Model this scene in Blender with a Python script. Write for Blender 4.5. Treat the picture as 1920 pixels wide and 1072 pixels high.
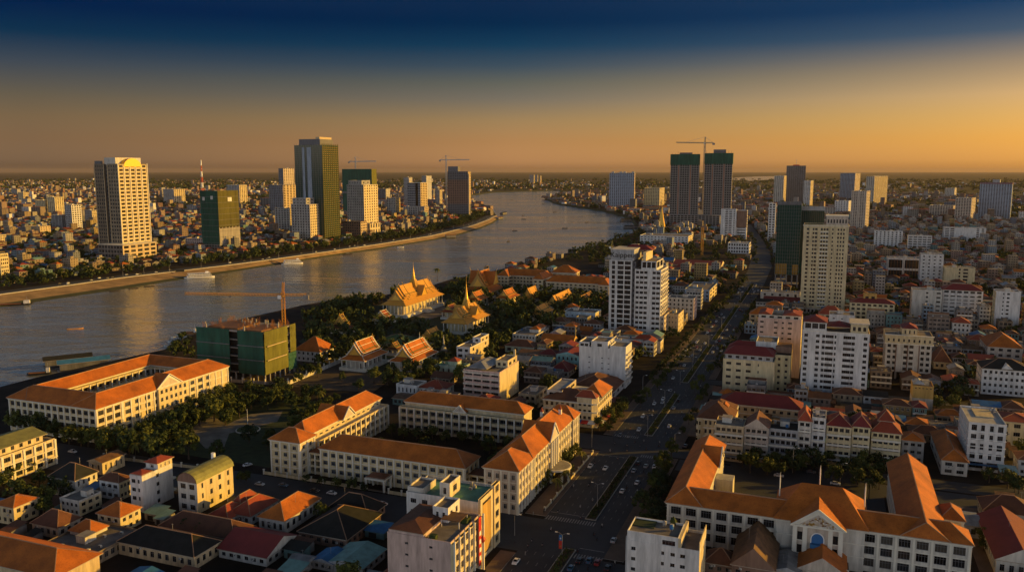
import bpy, math, random
from mathutils import Vector, Matrix
from mathutils.geometry import tessellate_polygon
import numpy as np

for _o in list(bpy.data.objects):
    bpy.data.objects.remove(_o)
SC = bpy.context.scene
COL = SC.collection
R = math.radians
rnd = random.Random(7)

# ------------------------------------------------------------ camera, sky, sun, exposure
CAM_H = 140.0                       # metres above the street
FPX = 1550.0                        # focal length in pixels of the 1920 wide photograph
PITCH = math.atan(216 / FPX)
TH = R(20.9)                        # street grid, turned from the viewing direction
U0, U1 = math.sin(TH), math.cos(TH)     # u: along the boulevard, away
V0, V1 = math.cos(TH), -math.sin(TH)    # v: across the boulevard, to the right

cam_d = bpy.data.cameras.new("camera")
cam_d.sensor_width = 36.0
cam_d.lens = FPX / 1920 * 36
cam_d.clip_start = 1.0
cam_d.clip_end = 400000.0
cam = bpy.data.objects.new("camera", cam_d)
COL.objects.link(cam)
cam.location = (0, 0, CAM_H)
cam.rotation_euler = (math.pi / 2 - PITCH, 0, 0)
SC.camera = cam

SUN_EL, SUN_AZ = R(12.0), R(8.0)    # azimuth counted from +X towards +Y
sun_d = bpy.data.lights.new("sun", 'SUN')
sun_d.energy = 5.0
sun_d.angle = R(0.53)
sun_d.color = (1.0, 0.55, 0.06)
sun = bpy.data.objects.new("sun", sun_d)
COL.objects.link(sun)
SUNV = Vector((math.cos(SUN_EL) * math.cos(SUN_AZ), math.cos(SUN_EL) * math.sin(SUN_AZ), math.sin(SUN_EL)))
sun.rotation_euler = SUNV.to_track_quat('Z', 'Y').to_euler()
sun.location = (400, 0, 400)

world = bpy.data.worlds.new("World")
SC.world = world
world.use_nodes = True
nt = world.node_tree
nt.nodes.clear()
N = nt.nodes.new
L = nt.links.new
out = N('ShaderNodeOutputWorld')
bg = N('ShaderNodeBackground')
bg.inputs['Strength'].default_value = 0.078
sky = N('ShaderNodeTexSky')
sky.sky_type = 'NISHITA'
sky.sun_disc = False
sky.sun_elevation = SUN_EL
sky.sun_rotation = math.pi / 2 - SUN_AZ
sky.altitude = 100
sky.air_density = 1.0
sky.dust_density = 1.0
sky.ozone_density = 1.0
tc = N('ShaderNodeTexCoord')
sep = N('ShaderNodeSeparateXYZ')
L(tc.outputs['Generated'], sep.inputs[0])
# dusk tints of the clear sky by sine of the elevation: away from the sun, and on the sun's side; brighter stops above the view are added to lift the water
SKY_MID = [(0.0, (1.05, .62, .48)), (.0093, (1.55, .93, .70)), (.034, (1.22, .66, .42)), (.059, (1.0, .59, .37)), (.0835, (.59, .43, .39)), (.102, (.41, .34, .31)), (.121, (.17, .22, .31)), (.145, (.02, .13, .27)), (.169, (.0, .068, .20)),
           (.196, (.02, .08, .21)), (.23, (.85, .95, 1.08)), (.42, (1.15, 1.2, 1.25)), (.60, (.45, .45, .46)), (1.0, (.5, .48, .47))]   # straight ahead
SKY_AWAY = [(0.0, (.46, .34, .36)), (.012, (.62, .44, .45)), (.033, (.56, .346, .295)), (.056, (.51, .31, .23)), (.078, (.377, .26, .217)), (.110, (.165, .17, .235)), (.140, (.012, .085, .195)), (.170, (.0, .042, .175)),
            (.196, (.02, .08, .21)), (.23, (.85, .95, 1.08)), (.42, (1.15, 1.2, 1.25)), (.60, (.45, .45, .46)), (1.0, (.5, .48, .47))]
SKY_SUNWARD = [(0.0, (1.05, .64, .32)), (.012, (1.28, .78, .37)), (.033, (1.33, .74, .27)), (.056, (1.28, .73, .32)), (.078, (1.22, .71, .40)), (.110, (.735, .465, .336)), (.140, (.16, .20, .30)), (.170, (.03, .105, .245)),
               (.196, (.06, .13, .25)), (.23, (.85, .93, 1.05)), (.42, (1.15, 1.2, 1.25)), (.60, (.45, .45, .46)), (1.0, (.5, .48, .47))]
SKY_BEHIND = [(0.0, (4.8, 4.0, 4.5)), (.12, (4.8, 3.9, 4.1)), (.25, (4.0, 3.4, 3.6)), (.37, (.6, .56, .6)), (.75, (.45, .44, .45)), (1.0, (.5, .48, .47))]   # bright low band added behind the camera to fill walls facing it


def sky_ramp(stops):
    r = N('ShaderNodeValToRGB')
    el = r.color_ramp.elements
    while len(el) < len(stops):
        el.new(0.5)
    for e_, (p_, c_) in zip(el, stops):
        e_.position = p_
        e_.color = (*(c / 5 for c in c_), 1)
    L(sep.outputs['Z'], r.inputs[0])
    return r


ra, rs = sky_ramp(SKY_AWAY), sky_ramp(SKY_SUNWARD)
rm_ = sky_ramp(SKY_MID)
last_ = ra.outputs[0]
for x0_, x1_, nxt in ((-.50, 0.0, rm_), (0.0, .52, rs)):
    az = N('ShaderNodeMapRange')
    az.inputs[1].default_value = x0_; az.inputs[2].default_value = x1_
    L(sep.outputs['X'], az.inputs[0])
    tint = N('ShaderNodeMix'); tint.data_type = 'RGBA'
    L(az.outputs[0], tint.inputs['Factor']); L(last_, tint.inputs['A']); L(nxt.outputs[0], tint.inputs['B'])
    last_ = tint.outputs['Result']
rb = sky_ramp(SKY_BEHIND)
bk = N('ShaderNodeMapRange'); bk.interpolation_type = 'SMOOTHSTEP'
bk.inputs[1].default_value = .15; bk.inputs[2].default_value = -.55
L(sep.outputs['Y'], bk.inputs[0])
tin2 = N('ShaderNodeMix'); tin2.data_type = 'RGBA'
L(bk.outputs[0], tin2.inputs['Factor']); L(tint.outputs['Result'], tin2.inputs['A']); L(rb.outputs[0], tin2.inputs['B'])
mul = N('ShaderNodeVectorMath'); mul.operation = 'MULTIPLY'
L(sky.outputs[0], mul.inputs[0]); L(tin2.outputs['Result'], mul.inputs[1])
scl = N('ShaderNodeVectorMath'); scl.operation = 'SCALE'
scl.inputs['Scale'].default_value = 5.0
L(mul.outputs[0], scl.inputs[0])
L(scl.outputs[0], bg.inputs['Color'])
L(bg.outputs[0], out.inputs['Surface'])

SC.view_settings.view_transform = 'Standard'
SC.view_settings.look = 'None'
SC.view_settings.exposure = 0.36
SC.view_settings.gamma = 1.0
SC.cycles.max_bounces = 6
SC.cycles.diffuse_bounces = 3
SC.cycles.glossy_bounces = 3
SC.cycles.volume_bounces = 0
SC.cycles.use_adaptive_sampling = True

# ------------------------------------------------------------ where a point of the photograph meets a height
_ct, _st = math.cos(PITCH), math.sin(PITCH)


def G(px, py, z=0.0):
    a, b = (px - 960) / FPX, -(py - 536) / FPX
    t = (z - CAM_H) / (-_st + b * _ct)
    return a * t, (_ct + b * _st) * t


def UV(p):
    return p[0] * U0 + p[1] * U1, p[0] * V0 + p[1] * V1


def GU(px, py, z=0.0):
    return UV(G(px, py, z))


def XY(u, v):
    return u * U0 + v * V0, u * U1 + v * V1


def PJ(x, y, z):
    z -= CAM_H
    d = y * _ct - z * _st
    return 960 + FPX * x / d, 536 - FPX * (y * _st + z * _ct) / d


def PJU(u, v, z):
    return PJ(*XY(u, v), z)


def HGT(px, yb, yt):
    x, y = G(px, yb)
    b = -(yt - 536) / FPX
    return y * (b * _ct - _st) / (_ct + b * _st) + CAM_H


# ------------------------------------------------------------ materials
M = {}


def nodes(name):
    m = bpy.data.materials.new(name)
    m.use_nodes = True
    t = m.node_tree
    b = t.nodes['Principled BSDF']
    M[name] = m
    return m, t, b


def mk(name, col, rough=0.75, metal=0.0, var=0.25, scale=0.35, dirt=None, streak=True, spec=0.35, rand=0.0, bump=0.0, bscale=2.0, spots=0.0):
    """a painted, tiled or cast surface with weathering: broad mottling, rain streaks, fine grain, and a little change from one object to the next"""
    m, t, b = nodes(name)
    n, l = t.nodes.new, t.links.new
    tcn = n('ShaderNodeTexCoord')
    mp = n('ShaderNodeMapping')
    mp.inputs['Scale'].default_value = (1, 1, 0.16 if streak else 1)
    l(tcn.outputs['Object'], mp.inputs[0])
    n1 = n('ShaderNodeTexNoise'); n1.inputs['Scale'].default_value = scale; n1.inputs['Detail'].default_value = 6; n1.inputs['Roughness'].default_value = .65
    l(mp.outputs[0], n1.inputs[0])
    r1 = n('ShaderNodeMapRange'); r1.inputs[1].default_value = .35; r1.inputs[2].default_value = .72
    l(n1.outputs[0], r1.inputs[0])
    mx = n('ShaderNodeMix'); mx.data_type = 'RGBA'
    d = dirt or tuple(c * (1 - var) * .8 for c in col)
    mx.inputs['A'].default_value = (*col, 1); mx.inputs['B'].default_value = (*d, 1)
    f = n('ShaderNodeMath'); f.operation = 'MULTIPLY'; f.inputs[1].default_value = min(1, var * 2.2)
    l(r1.outputs[0], f.inputs[0]); l(f.outputs[0], mx.inputs['Factor'])
    last = mx.outputs['Result']
    if spots:
        n2 = n('ShaderNodeTexNoise'); n2.inputs['Scale'].default_value = 1.6; n2.inputs['Detail'].default_value = 4
        l(tcn.outputs['Object'], n2.inputs[0])
        r2 = n('ShaderNodeMapRange'); r2.inputs[1].default_value = .52; r2.inputs[2].default_value = .7; r2.inputs[4].default_value = spots
        l(n2.outputs[0], r2.inputs[0])
        m2 = n('ShaderNodeMix'); m2.data_type = 'RGBA'
        l(r2.outputs[0], m2.inputs['Factor']); l(last, m2.inputs['A']); m2.inputs['B'].default_value = (*[c * .35 for c in col], 1)
        last = m2.outputs['Result']
    if rand:
        oi = n('ShaderNodeObjectInfo')
        hs = n('ShaderNodeHueSaturation')
        r3 = n('ShaderNodeMapRange'); r3.inputs[3].default_value = 1 - rand; r3.inputs[4].default_value = 1 + rand
        l(oi.outputs['Random'], r3.inputs[0]); l(r3.outputs[0], hs.inputs['Value'])
        l(last, hs.inputs['Color'])
        last = hs.outputs[0]
    l(last, b.inputs['Base Color'])
    if bump:
        n3 = n('ShaderNodeTexNoise'); n3.inputs['Scale'].default_value = bscale; n3.inputs['Detail'].default_value = 3
        l(tcn.outputs['Object'], n3.inputs[0])
        bp = n('ShaderNodeBump'); bp.inputs['Strength'].default_value = bump; bp.inputs['Distance'].default_value = .3
        l(n3.outputs[0], bp.inputs['Height']); l(bp.outputs[0], b.inputs['Normal'])
    b.inputs['Roughness'].default_value = rough
    b.inputs['Metallic'].default_value = metal
    b.inputs['Specular IOR Level'].default_value = spec
    return m


WALLS = dict(white=(.62, .60, .57), offwhite=(.56, .52, .45), cream=(.60, .49, .29), sand=(.52, .40, .24), beige=(.50, .42, .34),
             yellow=(.60, .43, .14), paleyellow=(.62, .52, .30), ochre=(.50, .30, .08), pink=(.55, .40, .34), grey=(.36, .36, .36), darkgrey=(.14, .14, .15),
             blue=(.30, .42, .52), paleblue=(.45, .55, .62), green=(.33, .42, .34), aqua=(.25, .48, .47), brown=(.22, .13, .09), purple=(.25, .22, .42), brick=(.32, .14, .08),
             bluegrey=(.28, .33, .40), orange=(.55, .27, .10))
for k_, c_ in WALLS.items():
    mk(k_, c_, var=.40, scale=.55, bump=.05)
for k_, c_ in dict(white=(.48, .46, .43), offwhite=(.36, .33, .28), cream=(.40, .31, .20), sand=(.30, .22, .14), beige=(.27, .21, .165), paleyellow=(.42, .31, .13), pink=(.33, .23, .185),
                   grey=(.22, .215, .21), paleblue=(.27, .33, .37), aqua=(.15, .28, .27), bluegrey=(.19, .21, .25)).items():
    mk('old_' + k_, tuple(q * .78 for q in c_), var=.45, scale=.30, rand=.22)  # weathered walls, also used as painted shade on left bank tower fronts
mk('trim', (.64, .60, .50), var=.25, scale=.5)
mk('trim_white', (.68, .66, .62), var=.22, scale=.5)
mk('concrete', (.27, .25, .23), var=.4, scale=.25, bump=.2)
mk('roof_flat', (.20, .175, .15), var=.5, scale=.18, streak=False, bump=.2)
mk('roof_pale', (.42, .41, .39), var=.4, scale=.2, streak=False)
mk('roof_green', (.10, .27, .20), var=.4, scale=.2, streak=False)
mk('tile_orange', (.47, .130, .014), var=.45, scale=.13, streak=False, spots=.48, rand=.06, bump=.35, bscale=3.2)
mk('tile_red', (.29, .054, .024), var=.35, scale=.22, streak=False, spots=.25, rand=.16, bump=.35, bscale=3)
mk('tile_maroon', (.17, .024, .022), var=.3, scale=.22, streak=False, spots=.2, rand=.15, bump=.3, bscale=3)
mk('tile_brown', (.13, .050, .024), var=.4, scale=.25, streak=False, spots=.3, rand=.2, bump=.3, bscale=3)
mk('tile_gold', (.56, .27, .045), var=.25, scale=.3, streak=False, spots=.12, bump=.3, bscale=3)
mk('tile_green', (.05, .10, .035), var=.3, scale=.3, streak=False)
mk('tin_grey', (.30, .30, .30), rough=.5, metal=.3, var=.5, scale=.3, streak=False, rand=.25)
mk('tin_rust', (.17, .085, .035), rough=.7, var=.6, scale=.4, streak=False, rand=.25)
mk('tin_blue', (.03, .14, .30), rough=.75, var=.4, scale=.3, streak=False, rand=.15)
mk('tin_aqua', (.17, .31, .28), rough=.5, var=.4, scale=.3, streak=False, rand=.15)
mk('tin_dark', (.024, .025, .024), spec=.15, rough=.85, var=.4, scale=.3, streak=False, rand=.2)
mk('tin_olive', (.20, .20, .065), rough=.6, var=.4, scale=.3, streak=False)
mk('gold', (.62, .36, .06), rough=.42, metal=.35, var=.25, scale=1.0)
mk('gold_dull', (.44, .25, .06), rough=.6, var=.35, scale=1.2)
mk('steel', (.35, .34, .33), rough=.5, metal=.6, var=.2)
mk('crane_yellow', (.62, .27, .02), rough=.5, var=.25)
mk('mast_red', (.42, .06, .03), rough=.5, var=.2)
mk('dark_void', (.018, .016, .015), rough=.9, var=.2)
mk('asphalt', (.036, .039, .046), rough=.8, var=.45, scale=.05, streak=False, spots=.2)
mk('pavement', (.125, .085, .062), rough=.85, var=.4, scale=.15, streak=False)
mk('ridge', (.30, .17, .10), var=.3)
mk('soffit', (.36, .30, .23), var=.3)
mk('park_paving', (.21, .19, .165), rough=.9, var=.5, scale=.12, streak=False)
mk('kerb', (.36, .33, .28), var=.35)
mk('paint', (.27, .26, .245), var=.55, scale=.8, streak=False)
mk('paint_yellow', (.45, .33, .06), var=.4, scale=.8, streak=False)
mk('soil', (.085, .062, .042), rough=.95, var=.5, scale=.12, streak=False)
mk('lawn', (.032, .050, .015), rough=.95, var=.5, scale=.25, streak=False, bump=.4)
mk('bark', (.075, .055, .040), rough=.9, var=.4)
mk('rubber', (.012, .012, .012), rough=.8, var=.2)
mk('net_green', (.016, .085, .055), rough=.8, var=.55, scale=.16, spots=.25)
mk('net_sunlit_lime', (.130, .128, .018), rough=.8, var=.5, scale=.16, spots=.25)  # sunlit side of the green net, sunlight put into the colour
mk('sunlit_olive', (.085, .078, .014), rough=.85, var=.55, scale=.12, spots=.3)  # olive with sunlight put into it, for net and mullions
mk('reflection_amber', (.26, .15, .02), rough=.25, var=.6, scale=.5, spots=.6)  # warm reflection in dark glass, put into the colour
mk('darkgrey2', (.20, .185, .17), var=.35)
mk('rust', (.26, .10, .03), rough=.8, var=.4)
mk('red_paint', (.45, .03, .02), rough=.5, var=.2)
mk('blue_paint', (.03, .13, .32), rough=.5, var=.25)
mk('white_paint', (.72, .71, .68), rough=.4, var=.15)
mk('wood', (.22, .10, .035), rough=.7, var=.4)
mk('wood_dark', (.05, .035, .025), rough=.7, var=.4)
mk('skin', (.30, .17, .10), rough=.6, var=.1)
mk('cloth_dark', (.03, .03, .04), rough=.9, var=.2, rand=.3)
mk('cloth_light', (.35, .33, .30), rough=.9, var=.2, rand=.3)
for k_, c_ in dict(car_white=(.66, .66, .65), car_silver=(.33, .34, .35), car_black=(.02, .02, .022), car_red=(.22, .02, .02), car_blue=(.03, .09, .16), car_grey=(.10, .10, .11)).items():
    mk(k_, c_, rough=.28, var=.06, spec=.6)


def glass(name, col, rough=.18, rand=.9, spec=.3, curtain=None):
    m, t, b = nodes(name)
    n, l = t.nodes.new, t.links.new
    oi = n('ShaderNodeObjectInfo')
    cr = n('ShaderNodeValToRGB')
    e = cr.color_ramp.elements
    e[0].color = (*[c * (1 - rand) for c in col], 1); e[1].color = (*col, 1); e[0].position = .1; e[1].position = .75
    if curtain:
        x = e.new(.985); x.color = (*curtain, 1)
    l(oi.outputs['Random'], cr.inputs[0]); l(cr.outputs[0], b.inputs['Base Color'])
    b.inputs['Roughness'].default_value = rough
    b.inputs['Specular IOR Level'].default_value = spec
    return m


glass('glass', (.022, .023, .025), curtain=(.06, .052, .042))
glass('glass_blue', (.012, .05, .075), rough=.08)
glass('glass_tower', (.007, .040, .032), rough=.12, rand=.0, spec=.28)
glass('glass_car', (.012, .014, .016), rough=.08, rand=.2)


def leafmat(name, c0, c1, sc=.5):
    m, t, b = nodes(name)
    n, l = t.nodes.new, t.links.new
    tcn = n('ShaderNodeTexCoord')
    n1 = n('ShaderNodeTexNoise'); n1.inputs['Scale'].default_value = sc; n1.inputs['Detail'].default_value = 4
    l(tcn.outputs['Object'], n1.inputs[0])
    oi = n('ShaderNodeObjectInfo')
    ad = n('ShaderNodeMath'); ad.operation = 'MULTIPLY_ADD'; ad.inputs[1].default_value = .55; ad.inputs[2].default_value = -.28
    l(oi.outputs['Random'], ad.inputs[0])
    a2 = n('ShaderNodeMath'); a2.operation = 'ADD'
    l(n1.outputs[0], a2.inputs[0]); l(ad.outputs[0], a2.inputs[1])
    r = n('ShaderNodeMapRange'); r.inputs[1].default_value = .25; r.inputs[2].default_value = .8
    l(a2.outputs[0], r.inputs[0])
    mx = n('ShaderNodeMix'); mx.data_type = 'RGBA'
    mx.inputs['A'].default_value = (*c0, 1); mx.inputs['B'].default_value = (*c1, 1)
    l(r.outputs[0], mx.inputs['Factor']); l(mx.outputs['Result'], b.inputs['Base Color'])
    b.inputs['Roughness'].default_value = .75
    b.inputs['Specular IOR Level'].default_value = .2


leafmat('leaf', (.020, .034, .008), (.085, .095, .018))
leafmat('leaf_dark', (.014, .026, .009), (.045, .062, .016))
leafmat('leaf_palm', (.035, .045, .010), (.13, .12, .025))


def bands(name, c0, c1, axis, period, duty, rough=.5, metal=0, var=.2):
    """two alternating stripes along one axis of the object: cladding joints, cabin windows, hazard bars"""
    m, t, b = nodes(name)
    n, l = t.nodes.new, t.links.new
    tcn = n('ShaderNodeTexCoord'); s = n('ShaderNodeSeparateXYZ')
    l(tcn.outputs['Object'], s.inputs[0])
    d = n('ShaderNodeMath'); d.operation = 'DIVIDE'; d.inputs[1].default_value = period
    l(s.outputs[axis], d.inputs[0])
    f = n('ShaderNodeMath'); f.operation = 'FRACT'
    l(d.outputs[0], f.inputs[0])
    c = n('ShaderNodeMath'); c.operation = 'LESS_THAN'; c.inputs[1].default_value = duty
    l(f.outputs[0], c.inputs[0])
    no = n('ShaderNodeTexNoise'); no.inputs['Scale'].default_value = .4; no.inputs['Detail'].default_value = 5
    l(tcn.outputs['Object'], no.inputs[0])
    mx = n('ShaderNodeMix'); mx.data_type = 'RGBA'
    mx.inputs['A'].default_value = (*c0, 1); mx.inputs['B'].default_value = (*c1, 1)
    l(c.outputs[0], mx.inputs['Factor'])
    m2 = n('ShaderNodeMix'); m2.data_type = 'RGBA'; m2.blend_type = 'MULTIPLY'; m2.inputs['Factor'].default_value = var * 2
    l(mx.outputs['Result'], m2.inputs['A']); l(no.outputs[0], m2.inputs['B'])
    l(m2.outputs['Result'], b.inputs['Base Color'])
    b.inputs['Roughness'].default_value = rough; b.inputs['Metallic'].default_value = metal
    return m


bands('mast_bands', (.5, .07, .03), (.6, .55, .5), 'Z', 14, .5)


def water_mat():
    m, t, b = nodes('water')
    n, l = t.nodes.new, t.links.new
    g = n('ShaderNodeNewGeometry')
    b.inputs['Base Color'].default_value = (.135, .140, .138, 1)
    b.inputs['Roughness'].default_value = .10
    b.inputs['IOR'].default_value = 1.42
    b.inputs['Specular IOR Level'].default_value = .5
    hs = []
    for sc, w, stretch in ((.012, 6.0, .35), (.07, 2.1, .5), (.35, .62, .8)):
        mp = n('ShaderNodeMapping'); mp.inputs['Scale'].default_value = (sc * stretch, sc, sc); mp.inputs['Rotation'].default_value = (0, 0, R(25))
        l(g.outputs['Position'], mp.inputs[0])
        no = n('ShaderNodeTexNoise'); no.inputs['Scale'].default_value = 1; no.inputs['Detail'].default_value = 3; no.inputs['Distortion'].default_value = .6
        l(mp.outputs[0], no.inputs[0])
        mu = n('ShaderNodeMath'); mu.operation = 'MULTIPLY'; mu.inputs[1].default_value = w
        l(no.outputs[0], mu.inputs[0])
        hs.append(mu.outputs[0])
    a1 = n('ShaderNodeMath'); a1.operation = 'ADD'; l(hs[0], a1.inputs[0]); l(hs[1], a1.inputs[1])
    a2 = n('ShaderNodeMath'); a2.operation = 'ADD'; l(a1.outputs[0], a2.inputs[0]); l(hs[2], a2.inputs[1])
    bp = n('ShaderNodeBump'); bp.inputs['Strength'].default_value = 1.0; bp.inputs['Distance'].default_value = .55
    l(a2.outputs[0], bp.inputs['Height']); l(bp.outputs[0], b.inputs['Normal'])
    # calmer and rougher patches drifting across the river
    mp = n('ShaderNodeMapping'); mp.inputs['Scale'].default_value = (.0022, .009, .01); mp.inputs['Rotation'].default_value = (0, 0, R(30))
    l(g.outputs['Position'], mp.inputs[0])
    no = n('ShaderNodeTexNoise'); no.inputs['Detail'].default_value = 5; no.inputs['Scale'].default_value = 1
    l(mp.outputs[0], no.inputs[0])
    r = n('ShaderNodeMapRange'); r.inputs[1].default_value = .35; r.inputs[2].default_value = .65; r.inputs[3].default_value = .05; r.inputs[4].default_value = .24
    l(no.outputs[0], r.inputs[0]); l(r.outputs[0], b.inputs['Roughness'])


water_mat()


def ground_mat():
    m, t, b = nodes('ground')
    n, l = t.nodes.new, t.links.new
    g = n('ShaderNodeNewGeometry')
    n1 = n('ShaderNodeTexNoise'); n1.inputs['Scale'].default_value = .0016; n1.inputs['Detail'].default_value = 9; n1.inputs['Roughness'].default_value = .7
    mp = n('ShaderNodeMapping'); mp.inputs['Scale'].default_value = (.5, 1.4, 1)
    l(g.outputs['Position'], mp.inputs[0]); l(mp.outputs[0], n1.inputs[0])
    n2 = n('ShaderNodeTexNoise'); n2.inputs['Scale'].default_value = .06; n2.inputs['Detail'].default_value = 7
    l(g.outputs['Position'], n2.inputs[0])
    cr = n('ShaderNodeValToRGB')
    e = cr.color_ramp.elements
    e[0].position = .36; e[0].color = (.022, .028, .012, 1)
    e[1].position = .66; e[1].color = (.11, .085, .045, 1)
    x = e.new(.5); x.color = (.045, .046, .022, 1)
    l(n1.outputs[0], cr.inputs[0])
    c2 = n('ShaderNodeValToRGB')
    e = c2.color_ramp.elements
    e[0].position = .35; e[0].color = (.010, .009, .008, 1); e[1].position = .7; e[1].color = (.032, .025, .020, 1)
    l(n2.outputs[0], c2.inputs[0])
    # city ground near, fields beyond the last houses
    ln = n('ShaderNodeVectorMath'); ln.operation = 'LENGTH'; l(g.outputs['Position'], ln.inputs[0])
    r = n('ShaderNodeMapRange'); r.inputs[1].default_value = 2500; r.inputs[2].default_value = 6500
    l(ln.outputs['Value'], r.inputs[0])
    mx = n('ShaderNodeMix'); mx.data_type = 'RGBA'
    l(r.outputs[0], mx.inputs['Factor']); l(c2.outputs[0], mx.inputs['A']); l(cr.outputs[0], mx.inputs['B'])
    l(mx.outputs['Result'], b.inputs['Base Color'])
    b.inputs['Roughness'].default_value = .95
    b.inputs['Specular IOR Level'].default_value = .1


ground_mat()
mk('embankment', (.34, .22, .10), rough=.9, var=.5, scale=.05, streak=False, spots=.25)
mk('embankment_grass', (.050, .055, .018), rough=.95, var=.5, scale=.1, streak=False)
# ------------------------------------------------------------ mesh building
class MB:
    def __init__(s):
        s.v, s.f, s.m, s.k = [], [], [], []
        s.cut = []

    def mi(s, k):
        if k not in s.k:
            s.k.append(k)
        return s.k.index(k)

    def face(s, pts, k):
        i = len(s.v)
        s.v.extend(pts)
        s.f.append(tuple(range(i, i + len(pts))))
        s.m.append(s.mi(k))

    def box(s, x0, x1, y0, y1, z0, z1, k, top=None):
        s.cut.append((len(s.v), len(s.f)))
        p = [(x0, y0, z0), (x1, y0, z0), (x1, y1, z0), (x0, y1, z0), (x0, y0, z1), (x1, y0, z1), (x1, y1, z1), (x0, y1, z1)]
        i = len(s.v)
        s.v.extend(p)
        for q in ((0, 3, 2, 1), (0, 1, 5, 4), (1, 2, 6, 5), (2, 3, 7, 6), (3, 0, 4, 7)):
            s.f.append(tuple(i + a for a in q)); s.m.append(s.mi(k))
        s.f.append((i + 4, i + 5, i + 6, i + 7)); s.m.append(s.mi(top or k))

    def bar(s, a, b, w, k, w2=None):
        s.cut.append((len(s.v), len(s.f)))
        a, b = Vector(a), Vector(b)
        d = (b - a).normalized()
        up = Vector((0, 0, 1)) if abs(d.z) < .9 else Vector((1, 0, 0))
        x = d.cross(up).normalized() * w / 2
        y = d.cross(x).normalized() * (w2 or w) / 2
        c = [a - x - y, a + x - y, a + x + y, a - x + y, b - x - y, b + x - y, b + x + y, b - x + y]
        i = len(s.v)
        s.v.extend(tuple(p) for p in c)
        for q in ((0, 3, 2, 1), (4, 5, 6, 7), (0, 1, 5, 4), (1, 2, 6, 5), (2, 3, 7, 6), (3, 0, 4, 7)):
            s.f.append(tuple(i + a_ for a_ in q)); s.m.append(s.mi(k))

    def lathe(s, cx, cy, prof, k, n=10, ph=0.0):
        s.cut.append((len(s.v), len(s.f)))
        rings = []
        for r, z in prof:
            i = len(s.v)
            s.v.extend((cx + r * math.cos(ph + 2 * math.pi * a / n), cy + r * math.sin(ph + 2 * math.pi * a / n), z) for a in range(n))
            rings.append(i)
        for a, b in zip(rings, rings[1:]):
            for j in range(n):
                s.f.append((a + j, a + (j + 1) % n, b + (j + 1) % n, b + j)); s.m.append(s.mi(k))
        s.f.append(tuple(rings[-1] + j for j in range(n))); s.m.append(s.mi(k))
        s.f.append(tuple(rings[0] + j for j in reversed(range(n)))); s.m.append(s.mi(k))

    def hip(s, x0, x1, y0, y1, z0, h, k, over=.8, inset=None, soffit='soffit', thick=.25, gable=False, wall=None, ridge=None):
        """hip roof (or gable roof with its end walls), ridge along the longer side"""
        x0 -= over; x1 += over; y0 -= over; y1 += over
        zt = z0 + thick
        s.box(x0, x1, y0, y1, z0, zt, soffit)
        sw = (x1 - x0) < (y1 - y0)
        T = (lambda a, b, z: (b, a, z)) if sw else (lambda a, b, z: (a, b, z))
        a0, a1, b0, b1 = (y0, y1, x0, x1) if sw else (x0, x1, y0, y1)
        hw = (b1 - b0) / 2
        ins = 0 if gable else (hw if inset is None else inset)
        m = (b0 + b1) / 2
        e = .004
        r0, r1 = T(a0 + ins, m, zt + h), T(a1 - ins, m, zt + h)
        c = [T(a0, b0, zt + e), T(a1, b0, zt + e), T(a1, b1, zt + e), T(a0, b1, zt + e)]
        s.face([c[0], c[1], r1, r0], k)
        s.face([c[2], c[3], r0, r1], k)
        s.face([c[3], c[0], r0], (wall or k) if gable else k)
        s.face([c[1], c[2], r1], (wall or k) if gable else k)
        if ridge:
            s.bar((r0[0], r0[1], r0[2] + .05), (r1[0], r1[1], r1[2] + .05), .35, ridge)
            if not gable:
                for q, p in ((c[0], r0), (c[3], r0), (c[1], r1), (c[2], r1)):
                    s.bar(q, p, .28, ridge)
        return zt + h

    def build(s, name, mats=None):
        me = bpy.data.meshes.new(name)
        me.from_pydata(s.v, [], s.f)
        for k in s.k:
            me.materials.append(M[k])
        if len(s.k) > 1:
            me.polygons.foreach_set('material_index', s.m)
        me.update()
        return me


def link(name, me, parent=None, loc=None, rot=None, scale=None, **props):
    o = bpy.data.objects.new(name, me)
    COL.objects.link(o)
    if parent is not None:
        o.parent = parent
    if loc is not None:
        o.location = loc
    if rot is not None:
        o.rotation_euler = (0, 0, rot) if not isinstance(rot, tuple) else rot
    if scale is not None:
        o.scale = scale if isinstance(scale, tuple) else (scale,) * 3
    for k, v in props.items():
        if v:
            o[k] = v
    return o


def facade(mb, p, d, W, z0, z1, ops, depth, k, kr=None):
    ix, iy = -d[1], d[0]

    def P(a, z, t=0.0):
        return (p[0] + d[0] * a + ix * t, p[1] + d[1] * a + iy * t, z)
    e = 1e-4
    zs = sorted({z0, z1, *(round(o[2], 3) for o in ops), *(round(o[3], 3) for o in ops)})
    for za, zb in zip(zs, zs[1:]):
        if zb - za < e:
            continue
        cov = sorted((o[0], o[1]) for o in ops if o[2] <= za + .002 and o[3] >= zb - .002)
        x = 0.0
        for a, b in cov:
            if a > x + e:
                mb.face([P(x, za), P(a, za), P(a, zb), P(x, zb)], k)
            x = max(x, b)
        if x < W - e:
            mb.face([P(x, za), P(W, za), P(W, zb), P(x, zb)], k)
    kr = kr or k
    for a, b, c, t in ((o[0], o[1], o[2], o[3]) for o in ops):
        mb.face([P(a, c), P(a, c, depth), P(a, t, depth), P(a, t)], kr)
        mb.face([P(b, c, depth), P(b, c), P(b, t), P(b, t, depth)], kr)
        mb.face([P(a, c), P(b, c), P(b, c, depth), P(a, c, depth)], kr)
        mb.face([P(a, t, depth), P(b, t, depth), P(b, t), P(a, t)], kr)


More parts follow.
